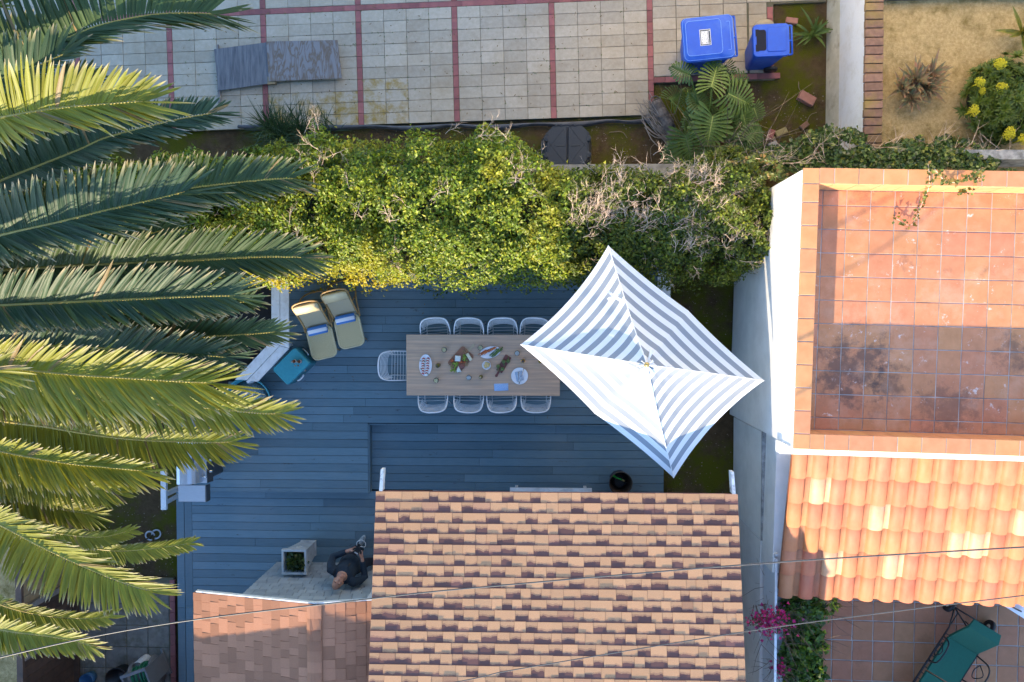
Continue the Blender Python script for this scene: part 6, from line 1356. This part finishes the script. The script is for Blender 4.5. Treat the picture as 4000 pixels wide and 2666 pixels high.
q = MB(); lv = [(1.02, 1.05), (1.03, 1.075), (.99, 1.10), (.985, 1.104)]; pr_ = rrect(D_/2+.01, W_/2, .08, 4); n_ = len(pr_); vs = [(x*f, y*f, z) for f, z in lv for x, y in pr_]
vs += [(x*.70-.075, y*.80, 1.135) for x, y in pr_]; lv.append(0); q.add(vs, [tuple(range(n_-1, -1, -1))]+[(i*n_+j, i*n_+(j+1) % n_, (i+1)*n_+(j+1) % n_, (i+1)*n_+j) for i in range(len(lv)-1) for j in range(n_)]+[tuple((len(lv)-1)*n_+j for j in range(n_))]); lid = q.obj('lid', m_bin, big, False, True)
q = MB(); q.prism([(x*.62+.0, y) for x, y in rrect(.1, W_*.33, .02, 2)], 1.1055, 1.117); q.v = [(x+.285, y, z+.0) for x, y, z in q.v]; q.obj('lid_panel', m_bin, lid, False, True)
m_worn_hl = M('worn_highlight_blue', (.16, .32, .72), (.10, .24, .68), 20, .5)  # pale worn edges that also paint in the lid's highlights
q = MB(); q.tube([(x*.70-.075, y*.80, 1.135) for x, y in pr_], .006, 5, closed=True); q.obj('lid_ridge', m_worn_hl, lid, True, True)
q = MB(); q.tube([(x*.985, y*.985, 1.104) for x, y in pr_], .005, 5, closed=True); q.obj('lid_rim', m_worn_hl, lid, True, True)
q = MB(); q.tube([(x*.62+.285, y, 1.117) for x, y in rrect(.1, W_*.33, .02, 2)], .005, 5, closed=True); q.obj('panel_rim', m_worn_hl, lid, True, True)
lbz = 1.1355; m_lbl = M('white_label', (.72, .72, .70), (.64, .64, .64), 50, .5); m_ink = M('dark_ink', (.015, .035, .06), rough=.5); m_inkg = M('grey_ink', (.25, .26, .28), rough=.6)
lx, ly = -.055, .0
q = MB(); q.box((lx, ly, lbz+.001), (.175, .255, .002)); lab = q.obj('label', m_lbl, lid, False, True)
q = MB(); q.box((lx, ly, lbz+.003), (.158, .238, .002)); q.obj('label_field', m_ink, lab, False, True); q = MB(); q.box((lx-.006, ly-.004, lbz+.005), (.125, .205, .002)); q.obj('label_sheet', m_lbl, lab, False, True)
def text_mesh(body, size, mat, parent, loc, rz, name='lettering'):
    cu = bpy.data.curves.new(name, 'FONT'); cu.body = body; cu.size = size; cu.align_x = 'CENTER'; cu.align_y = 'CENTER'; cu.extrude = .0006
    tmp = bpy.data.objects.new(name, cu); C.objects.link(tmp); dg = bpy.context.evaluated_depsgraph_get(); me = bpy.data.meshes.new_from_object(tmp.evaluated_get(dg)); bpy.data.objects.remove(tmp); me.materials.clear(); me.materials.append(mat)
    o_ = obj(name, me, parent, True); o_.location = loc; o_.rotation_euler = (0, 0, rz); return o_
text_mesh('RECYCLING', .034, m_ink, lab, (lx+.041, ly-.004, lbz+.0068), R(-90))
q = MB()
for y_ in (-.098, .098): q.lathe([(.008, 0), (.008, .001), (0, .001)], 12, (lx+.068, ly+y_, lbz+.0065))
q.obj('label_dot', m_lbl, lab, False, True); q = MB()
for (x_, y_, w_, l_) in ((-.052, .075, .012, .018), (-.03, .05, .006, .03), (-.045, 0, .01, .012), (-.048, -.035, .008, .02), (-.05, -.085, .016, .022), (-.01, .08, .01, .012), (0, .03, .006, .03), (.01, -.03, .006, .034), (.012, -.085, .014, .016), (-.02, -.02, .004, .05)): q.box((lx+x_, ly+y_, lbz+.0065), (w_, l_, .001))
q.obj('label_print', m_inkg, lab, False, True)
sc_ = P(3015, 155, 1.02); sm = thing('slot_bin', 'smaller blue wheeled bin with a dark open slot in its lid', 'bin', (sc_.x, sc_.y, 0), R(2)); W_, D_, h_ = .50, .56, 1.0; bin_body(sm, W_, D_, h_, 1)
q = MB(); q.prism([(x, y) for x, y in rrect(D_/2+.012, W_/2+.012, .07, 4)], .957, 1.0, .03); slid = q.obj('lid', m_bin, sm, False, True)
q = MB(); q.prism([(x-.16, y) for x, y in rrect(.075, .165, .035, 3)], .99, 1.004); q.box((-.225, .12, .997), (.05, .11, .0142)); q.box((-.225, -.12, .997), (.05, .11, .0142)); q.obj('slot', m_slot_shade, slid, False, True)  # dark plate on the lid, painting the shade of the opening
q = MB(); q.prism([(x+.08, y) for x, y in rrect(.15, .19, .03, 3)], 1.0015, 1.012, .04); q.obj('lid_panel', m_bin, slid, False, True)
q = MB(); q.ball(P(2985, 100, .12), (.17, .1, .12), 14, 8); tag(q.obj('boulder', M('sandstone', (.42, .36, .26), (.34, .28, .19), 8, .9, bump=.6), None, True), 'pale sandstone boulder behind the smaller blue bin', 'rock')

# ================================================================== loose bricks, stump, twigs
m_pink = M('pink_brick', (.42, .20, .15), (.34, .16, .12), 12, .9, bump=.5); m_ybr = M('yellow_brick', (.36, .30, .14), (.28, .23, .1), 12, .9, bump=.5)
for nm, px, py, rz_, sz, mt, lb, ct in (('brick', 3152, 385, -28, (.29, .16, .10), m_pink, 'pinkish loose brick lying alone on the moss', 'brick'), ('brick', 3054, 515, 24, (.20, .10, .07), m_ybr, 'yellowish loose brick beside the ivy', 'brick'), ('brick', 3012, 528, 72, (.20, .10, .07), m_brick, 'dark red loose brick beside the yellowish brick', 'brick'), ('brick', 3145, 490, 38, (.15, .09, .06), m_coping, 'mossy brown brick half sunk in the soil', 'brick'), ('brick', 3095, 80, -8, (.2, .1, .07), m_pink, 'orange brick under the clivia leaves', 'brick'), ('stone', 3020, 570, 20, (.16, .13, .09), m_oldcem, 'grey stone lying by the ivy', 'stone')):
    p_ = P(px, py); q = MB(); q.box((0, 0, 0), sz, ch=.008); o_ = q.obj(nm, mt); o_.location = (p_.x, p_.y, -.07+sz[2]/2); o_.rotation_euler = (R(rnd.gauss(0, 3)), R(rnd.gauss(0, 3)), R(rz_)); tag(o_, lb, ct)
cbk = thing('cinder_block', 'dark hollow cinder block under the philodendron leaves', 'block', P(2905, 470, -.07), R(-62)); q = MB()
for x_ in (-.19, 0, .19): q.box((x_, 0, .095), (.035, .19, .19))
for y_ in (-.085, .085): q.box((0, y_, .0955), (.344, .03, .188))
q.obj('block', M('dark_block', (.09, .07, .055), (.06, .05, .04), 9, .95, bump=.5), cbk, False, True)
stp = thing('dead_stump', 'fallen dead trunk with a tangle of grey roots behind the patio', 'stump', P(2590, 480, -.07)); q = MB(); c_ = spline([P(2560, 400, .15), P(2600, 470, .18), P(2632, 540, .12)], 14); q.tube(c_, [.10+.012*math.sin(i*1.7) for i in range(14)], 12)
for i in range(14): q.tube(arc((c_[i].x, c_[i].y), .10, 0, 6.0, 8, c_[i].z+.02), .012, 4)
q.obj('trunk', M('grey_bark', (.17, .15, .135), (.09, .08, .075), 18, .95, bump=.8), stp); q = MB()
for i in range(34):
    a = P(2628+rnd.gauss(0, 14), 560+rnd.gauss(0, 14), .06); b = P(2520+rnd.gauss(0, 20), 430+rnd.gauss(0, 40), rnd.uniform(.05, .28)); m_ = a.lerp(b, .5)+Vector((rnd.gauss(0, .08), rnd.gauss(0, .08), rnd.uniform(0, .12))); q.tube(spline([a, m_, b], 8), [.012*(1-.09*k) for k in range(8)], 5)
o_ = q.obj('roots', M('grey_root', (.30, .27, .24), (.2, .175, .155), 15, .9), stp); o_['kind'] = 'stuff'; q = MB()
for px, py in ((2560, 560), (2590, 600), (2480, 610), (2620, 640), (2450, 540), (3120, 320), (3190, 440), (2600, 630)):
    a = P(px, py, -.05); d_ = rnd.uniform(0, 6.28); q.tube(spline([a, a+Vector((math.cos(d_)*.14, math.sin(d_)*.14, .03)), a+Vector((math.cos(d_+.5)*.33, math.sin(d_+.5)*.33, .0))], 8), .006, 5)
tag(q.obj('fallen_twigs', M('fallen_twig', (.25, .19, .13), rough=.9)), 'fallen grey twigs scattered on the mossy soil', 'twigs', kind='stuff')
lit = MB()
for i in range(420):
    r_ = rnd.random()
    if r_ < .45: p_ = P(rnd.uniform(700, 2500), rnd.uniform(20, 470), .004)
    elif r_ < .7: p_ = P(rnd.uniform(1300, 3200), rnd.uniform(500, 640), -.06)
    elif r_ < .85: p_ = P(rnd.uniform(1150, 2560), rnd.uniform(1130, 1640), ZU+.003)
    else: p_ = P(rnd.uniform(2600, 2850), rnd.uniform(1120, 1930), -.06)
    blade(lit, p_, rnd.uniform(0, 6.3), rnd.uniform(.02, .05), rnd.uniform(.004, .009), .05, .1, 2)
tag(lit.obj('leaf_litter', M('dry_leaf', (.20, .14, .05), (.12, .08, .03), 3, .9)), 'small dry leaves scattered over patio, soil and deck', 'leaf litter', kind='stuff')
peb = MB()
for i in range(900):
    r_ = rnd.random()
    if r_ < .45: p_ = P(rnd.uniform(1300, 3230), rnd.uniform(490, 640), -.068)
    elif r_ < .6: p_ = P(rnd.uniform(2560, 3230), rnd.uniform(350, 560), -.068)
    elif r_ < .8: p_ = P(rnd.uniform(2600, 2860), rnd.uniform(1120, 1930), -.068)
    else: p_ = P(rnd.uniform(300, 680), rnd.uniform(1980, 2250), -.068)
    s_ = rnd.uniform(.005, .016); peb.ball(p_, (s_, s_*rnd.uniform(.6, 1), s_*.6), 5, 3)
tag(peb.obj('soil_clods', M('soil_clod', (.15, .11, .075), (.26, .22, .17), 2, .95)), 'small clods and pebbles scattered over the bare soil', 'pebbles', kind='stuff')
wd_ = MB(); 
for i in range(220):
    j = rnd.randrange(-2, 3); k = rnd.randrange(0, 10); p_ = T2(1.7*j+.05+.4*rnd.randrange(0, 5)+rnd.gauss(0, .004), .05+.2*rnd.random()*10, .001) if rnd.random() < .4 else T2(1.7*j+.05+1.6*rnd.random(), .05+.2*k+rnd.gauss(0, .004), .001)
    for m in range(4): blade(wd_, p_+Vector((rnd.gauss(0, .006), rnd.gauss(0, .006), 0)), rnd.uniform(0, 6.3), rnd.uniform(.01, .028), .004, .6, .2, 2)
tag(wd_.obj('paving_weeds', m_cliv), 'tiny green weeds growing in the paving joints', 'weeds', kind='stuff')

# ================================================================== south-west corner: horseshoes, hose reel, tub
m_gal = M('galvanised_iron', (.42, .45, .48), rough=.4, metal=.4)
for px, py, rz_, z_, lb in ((584, 2095, 150, .03, 'grey horseshoe lying over the other around the stake, nearer the palm'), (606, 2090, 40, .012, 'grey horseshoe under the other one, nearer the deck')):
    q = MB(); pts = arc((0, 0), .075, R(-55), R(235), 16, 0, .085); q.tube(pts, .016, 6, flat=.5); o_ = q.obj('horseshoe', m_gal, None, True); p_ = P(px, py); o_.location = (p_.x, p_.y, -.05+z_); o_.rotation_euler = (0, 0, R(rz_-90)); tag(o_, lb, 'horseshoe', 'horseshoes on the dirt')
q = MB(); p_ = P(597, 2092); q.tube([(p_.x, p_.y, -.1), (p_.x-.03, p_.y-.02, .48)], .011, 8); q.ball((p_.x-.03, p_.y-.02, .485), .016, 8, 6); tag(q.obj('iron_stake', m_sdk, None, True), 'dark iron stake standing among the horseshoes', 'stake')
m_gp = M('grey_plastic', (.20, .21, .22), rough=.5); m_hose = M('green_hose', (.02, .20, .10), rough=.4); hc = P(565, 2635, .4); hr = thing('hose_reel', 'grey plastic hose reel cart wound with green hose', 'hose reel', (hc.x, hc.y, -.01), R(20))
q = MB()
for s_ in (-.22, .22): q.box((s_, 0, .36), (.03, .34, .70)); q.box((s_, .0, .03), (.04, .48, .05))
q.box((0, .16, .70), (.47, .05, .045)); q.box((0, -.20, .05), (.47, .05, .045)); q.obj('frame', m_gp, hr, False, True); q = MB(); rm_ = Matrix.Translation((0, -.02, .34)) @ Matrix.Rotation(R(90), 4, 'Y'); q.lathe([(.27, -.205), (.27, -.19), (.13, -.185), (.13, .185), (.27, .19), (.27, .205)], 26); q.v = [tuple(rm_ @ Vector(v)) for v in q.v]; q.obj('drum', m_gp, hr, True, True); q = MB()
q.tube([tuple(rm_ @ Vector((math.cos(a*.4)*(.16+.0006*(a % 90)), math.sin(a*.4)*(.16+.0006*(a % 90)), -.17+.34*abs(((a/70) % 2)-1)))) for a in range(260)], .013, 5, False); q.obj('hose', m_hose, hr, True, True)
cn = P(535, 2610, .35); cy_ = thing('water_canister', 'white plastic canister with a dark lid beside the hose reel', 'canister', (cn.x, cn.y, -.01)); q = MB(); q.lathe([(.095, .0), (.10, .02), (.10, .30), (.085, .34)], 20); q.obj('body', m_white, cy_, True, True); q = MB(); q.lathe([(.092, .341), (.092, .37), (.03, .385), (0, .386)], 20); q.obj('lid', m_sdk, cy_, True, True)
bt = P(455, 2655, .3); q = MB(); q.lathe([(.15, 0), (.20, .28), (.21, .30), (.19, .30), (.14, .03), (0, .03)], 24, (bt.x, bt.y, .0)); tag(q.obj('black_bucket', m_blk, None, True), 'round black bucket at the bottom edge beside the hose reel', 'bucket')
bt = P(335, 2662, .2); q = MB(); q.lathe([(.10, 0), (.13, .2), (.12, .2), (.09, .02), (0, .02)], 18, (bt.x, bt.y, .0)); tag(q.obj('blue_bucket', M('blue_bucket', (.04, .14, .28)), None, True), 'dull blue bucket at the bottom edge under the palm', 'bucket')

# ================================================================== courtyard: green chaise lounge, white cart
m_grn = M('green_canvas', (.006, .105, .065), (.006, .09, .055), 40, .8, bump=.2, bscale=120); m_iron = M('black_iron', (.014, .013, .015), rough=.45)
za = ZC+.36; A_, B_ = P(3840, 2470, za), P(3560, 2720, za)   # head and foot along the left rail... right edges below
ax = (P(3534, 2659, za)-P(3713, 2378, za)).normalized(); hd_ = P(3762, 2516, za); az_ = math.atan2(ax.y, ax.x)
chs = thing('chaise_lounge', 'green canvas chaise lounge with a black wheeled iron frame', 'chaise lounge', (hd_.x, hd_.y, ZC), az_)
W2_ = .25
for x0, x1, nm in ((.02, .62, 'seat_cushion'), (.64, 1.5, 'foot_cushion')):
    q = MB(); q.prism([(x0, -W2_), (x1, -W2_), (x1, W2_), (x0, W2_)], .345, .385, .01); q.obj(nm, m_grn, chs, False, True)
q = MB(); q.hexa([(.0, -W2_, .35), (.0, W2_, .35), (-.30, W2_*1.02, .62), (-.30, -W2_*1.02, .62)][::-1], [(.02, -W2_, .385), (.02, W2_, .385), (-.28, W2_*1.02, .655), (-.28, -W2_*1.02, .655)][::-1]); q.hexa([(-.302, -W2_*1.02, .622), (-.302, W2_*1.02, .622), (-.42, W2_*.9, .60), (-.42, -W2_*.9, .60)][::-1], [(-.28, -W2_*1.02, .658), (-.28, W2_*1.02, .658), (-.42, W2_*.9, .635), (-.42, -W2_*.9, .635)][::-1]); q.obj('back_cushion', m_grn, chs, False, True)
q = MB()
for s_ in (-1, 1): q.tube([(-.40, s_*(W2_+.05), .20), (-.1, s_*(W2_+.04), .33), (1.55, s_*(W2_+.04), .33)], .012, 6); q.tube([(-.36, s_*(W2_+.0), .26), (1.5, s_*(W2_+.02), .26)], .009, 6)
for i in range(16): q.tube([(.0+.1*i, -W2_-.04, .33), (.0+.1*i, -W2_+.03, .345)], .007, 5); q.tube([(.0+.1*i, W2_+.04, .33), (.0+.1*i, W2_-.03, .345)], .007, 5)
q.tube([(-.40, -W2_-.09, .14), (-.40, W2_+.09, .14)], .012, 6); q.tube([(-.40, -W2_-.05, .2), (-.26, -W2_*.3, .30), (-.20, W2_*.9, .3)], .011, 6); q.tube([(-.30, -.05, .2), (-.28, -.08, .5)], .011, 6); q.obj('frame', m_iron, chs, True, True)
for s_ in (-1, 1):
    q = MB(); q.tube(spline([(.05, s_*(W2_+.04), .33), (.08, s_*(W2_+.09), .60), (.22, s_*(W2_+.11), .68), (.42, s_*(W2_+.10), .62), (.48, s_*(W2_+.05), .33)], 24), .012, 6); q.tube(spline([(.14, s_*(W2_+.08), .45), (.25, s_*(W2_+.10), .60), (.36, s_*(W2_+.08), .45), (.25, s_*(W2_+.07), .40), (.14, s_*(W2_+.08), .45)], 20), .008, 5); q.obj('armrest', m_iron, chs, True, True)
    q = MB(); rm_ = Matrix.Translation((-.40, s_*(W2_+.10), .125)) @ Matrix.Rotation(R(90), 4, 'X'); q.lathe([(.075, -.02), (.118, -.028), (.124, 0), (.118, .028), (.075, .02)], 24); q.v = [tuple(rm_ @ Vector(v)) for v in q.v]; w_ = q.obj('wheel', m_tyre, chs, True, True)
    q = MB(); q.lathe([(.078, -.018), (.078, .018), (0, .024)], 20); q.lathe([(0, -.024), (.078, -.018)], 20); q.v = [tuple(rm_ @ Vector(v)) for v in q.v]; q.obj('hub', m_lwood if 0 else M('cream_hub', (.62, .57, .45)), w_, True, True)
for s_ in (-1, 1):
    q = MB(); q.tube([(1.45, s_*(W2_+.03), .33), (1.45, s_*(W2_+.03), .005)], .013, 6); q.obj('leg', m_iron, chs, True, True)
wc = thing('white_cart', 'white metal serving cart under the clay tile eave', 'cart', P(3990, 2390, ZC)); z_ = ZC+.85
q = MB(); q.prism([P(a, b, z_).xy for a, b in ((3885, 2345), (4060, 2455), (4200, 2300), (4020, 2200))], z_-.03, z_); q.obj('top', m_white, wc); q = MB(); q.prism([P(a, b, z_).xy for a, b in ((3885, 2345), (4060, 2455), (4200, 2300), (4020, 2200))], z_-.5, z_-.031, .06); q.obj('body', m_plt, wc); q = MB(); q.tube([P(3900, 2345, z_+.03), P(3990, 2390, z_+.03)], [.008, .012], 6); q.obj('handle', m_iron, wc, True)
# ================================================================== man with a remote control beside the wing wall
m_skin = M('skin', (.50, .27, .19), (.44, .22, .155), 25, .5, bump=.1, bscale=200); m_swt = M('navy_sweater', (.018, .034, .055), (.014, .026, .043), 60, .95, bump=.5, bscale=160); m_jean = M('dark_jeans', (.014, .016, .026), (.02, .022, .032), 50, .9); m_shoe = M('grey_knit_shoe', (.34, .40, .43), (.24, .29, .32), 90, .8, bump=.4, bscale=120); m_sole = M('white_sole', (.6, .63, .64), rough=.6); m_dk = M('dark_hair', (.04, .028, .02), rough=.8)
fx, fy = P(1424, 2134, ZL).xy
face = R(60)                                   # he faces north-north-east, head tipped back towards the drone
man = thing('person', 'man in a dark navy sweater holding a black remote control, looking up', 'person', (-3.22, -4.10, ZL), face-R(90))
# local frame: +y is forward, z up, x to his right
Mh = Matrix.Translation((0, -.035, 1.56)) @ Matrix.Rotation(R(58), 4, 'X') @ Matrix.Translation((0, 0, 0))
hp = lambda x, y, z: Mh @ Vector((x, y, z))
jt = {'pel': (0, 0, .95), 'chest': (0, -.02, 1.30), 'neck': (0, -.025, 1.47)}
LEG = {-1: [(-.09, 0, .92), (-.10, .05, .50), (-.085, .02, .09)], 1: [(.10, 0, .92), (.20, .02, .50), (.33, -.02, .09)]}
SH = {-1: (-.20, -.03, 1.42), 1: (.20, -.03, 1.42)}; EL_ = {-1: (-.30, .07, 1.17), 1: (.31, .05, 1.17)}; WR_ = {-1: (-.13, .29, 1.20), 1: (.13, .29, 1.20)}
def remesh(o, vox, it=3, fac=.5):
    r_ = o.modifiers.new('r', 'REMESH'); r_.mode = 'VOXEL'; r_.voxel_size = vox; r_.use_smooth_shade = True
    if it: s_ = o.modifiers.new('s', 'SMOOTH'); s_.iterations = it; s_.factor = fac
q = MB()
q.tube([(0, 0, .88), (0, 0, 1.0), (0, -.01, 1.15), (0, -.02, 1.3), (0, -.02, 1.42), (0, -.02, 1.47)], [.13, .14, .135, .15, .13, .07], 14)
q.tube([(0, -.025, 1.42), hp(0, -.01, -.06)], [.062, .056], 12)
q.ball(hp(0, -.012, .075), (.074, .095, .10), 22, 16, Mh.to_3x3()); q.ball(hp(0, .032, .0), (.056, .062, .062), 16, 12, Mh.to_3x3()); q.ball(hp(0, .012, .035), (.069, .082, .085), 18, 12, Mh.to_3x3()); q.ball(hp(0, .066, -.052), (.028, .022, .020), 10, 8, Mh.to_3x3())
q.ball(hp(0, .105, .018), (.0135, .018, .014), 8, 6, Mh.to_3x3()); q.tube([hp(0, .080, .062), hp(0, .101, .024)], [.009, .013], 7)
for s_ in (-1, 1):
    q.ball(hp(s_*.034, .074, .075), (.026, .014, .010), 8, 6, Mh.to_3x3()); q.ball(hp(s_*.040, .068, .018), (.022, .018, .02), 8, 6, Mh.to_3x3()); q.ball(hp(s_*.077, -.015, .035), (.010, .022, .032), 8, 6, Mh.to_3x3())
    q.tube(LEG[s_], [.085, .058, .042], 10); q.tube([SH[s_], EL_[s_], WR_[s_]], [.052, .040, .028], 10)
    w_ = Vector(WR_[s_]); d_ = (Vector((s_*.07, .36, 1.215))-w_).normalized()
    q.tube([w_, w_+d_*.045, w_+d_*.085], [.028, .034, .030], 9, flat=.6)
    for k, (ln, sp) in enumerate(((.062, .034), (.070, .012), (.066, -.010), (.052, -.030))):
        b_ = w_+d_*.08+Vector((0, 0, sp*.7))+Vector((s_*.012, sp*.2, 0)); q.tube([b_, b_+Vector((-s_*.004, .030, -.004)), b_+Vector((-s_*.028, .030+ln*.45, -.010)), b_+Vector((-s_*.045, .022+ln*.5, -.012))], [.0095, .009, .0085, .0075], 6)
    b_ = w_+d_*.035+Vector((-s_*.016, 0, .02)); q.tube([b_, b_+Vector((-s_*.026, .022, .022)), b_+Vector((-s_*.036, .050, .024))], [.012, .0105, .009], 6)
body = q.obj('body', m_skin, man, True, True); remesh(body, .0065, 4, .4)
q = MB()
q.tube([(0, 0, .90), (0, 0, 1.0), (0, -.005, 1.15), (0, -.015, 1.30), (0, -.02, 1.40), (0, -.02, 1.46)], [.175, .18, .172, .178, .155, .085], 16)
q.ball((0, -.03, 1.36), (.215, .12, .10), 16, 10)
for s_ in (-1, 1):
    w_ = Vector(EL_[s_]).lerp(Vector(WR_[s_]), .86); q.tube([Vector(SH[s_])+Vector((-s_*.06, 0, 0)), SH[s_], Vector(SH[s_]).lerp(Vector(EL_[s_]), .5)+Vector((s_*.015, -.01, 0)), EL_[s_], Vector(EL_[s_]).lerp(Vector(WR_[s_]), .5), w_], [.07, .078, .068, .060, .052, .044], 12)
swt = q.obj('sweater', m_swt, man, True, True); remesh(swt, .011, 4)
q = MB(); q.tube([(0, 0, .84), (0, 0, .96)], [.16, .165], 14)
for s_ in (-1, 1): q.tube([Vector(LEG[s_][0])+Vector((0, 0, .03)), Vector(LEG[s_][0]).lerp(Vector(LEG[s_][1]), .5), LEG[s_][1], Vector(LEG[s_][2])+Vector((0, 0, .02))], [.105, .092, .075, .062], 12)
tro = q.obj('trousers', m_jean, man, True, True); remesh(tro, .012, 3)
for s_ in (-1, 1):
    p_ = Vector(LEG[s_][2]); q = MB(); q.ball((p_.x+s_*.01, p_.y+.06, .055), (.048, .14, .05), 14, 8); q.ball((p_.x, p_.y-.02, .08), (.045, .055, .06), 10, 7); sh_ = q.obj('shoe', m_shoe, man, True, True); remesh(sh_, .008, 2)
    q = MB(); q.prism([(p_.x+s_*.01+math.cos(a*.3927)*.05, p_.y+.06+math.sin(a*.3927)*.145) for a in range(16)], .001, .028); q.obj('sole', m_sole, sh_, False, True)
for s_ in (-1, 1):
    q = MB(); q.tube([hp(s_*.014, .090, .086), hp(s_*.034, .092, .092), hp(s_*.054, .080, .084)], .0045, 5); q.obj('eyebrow', m_dk, man, True, True); q = MB(); q.ball(hp(s_*.034, .0795, .062), (.013, .008, .006), 8, 6, Mh.to_3x3()); q.obj('eye', M('eye', (.55, .5, .47), rough=.2), man, True, True)
q = MB(); q.tube([hp(-.024, .089, -.020), hp(0, .096, -.019), hp(.024, .089, -.020)], [.003, .006, .003], 6); q.obj('mouth', M('lips', (.34, .13, .105), rough=.5), man, True, True)
q = MB(); q.tube([(0, .165, 1.30), (0, .155, 1.36), (0, .11, 1.41)], .008, 5); q.obj('collar_zip', m_dk, man, True, True)
rot_ = Matrix.Translation((-3.22, -4.10, ZL)) @ Matrix.Rotation(face-R(90), 4, 'Z')
rp_ = rot_ @ Vector((0, .385, 1.20)); rc_ = thing('remote_control', 'black drone remote control held in both hands', 'remote control', rp_, face-R(90))
q = MB(); q.prism(rrect(.085, .055, .025, 3), -.02, .025, .06); q.obj('case', m_blk, rc_, False, True)
for s_ in (-1, 1):
    q = MB(); q.tube([(s_*.05, .045, .0), (s_*.055, .13, .04)], .008, 6); q.obj('antenna', m_blk, rc_, True, True); q = MB(); q.tube([(s_*.045, -.01, .024), (s_*.045, -.01, .045)], .006, 6); q.obj('stick', m_steel, rc_, True, True)
q = MB(); q.box((0, -.05, .03), (.06, .02, .008)); q.obj('screen', M('small_screen', (.5, .5, .52), rough=.2), rc_, False, True)
q = MB(); q.tube(spline([(-.05, .05, .01), (-.075, .12, .05), (-.03, .19, .06), (.05, .18, .06), (.07, .11, .04), (.0, .075, .02)], 30), .005, 6); q.obj('cable', m_white, rc_, True, True)
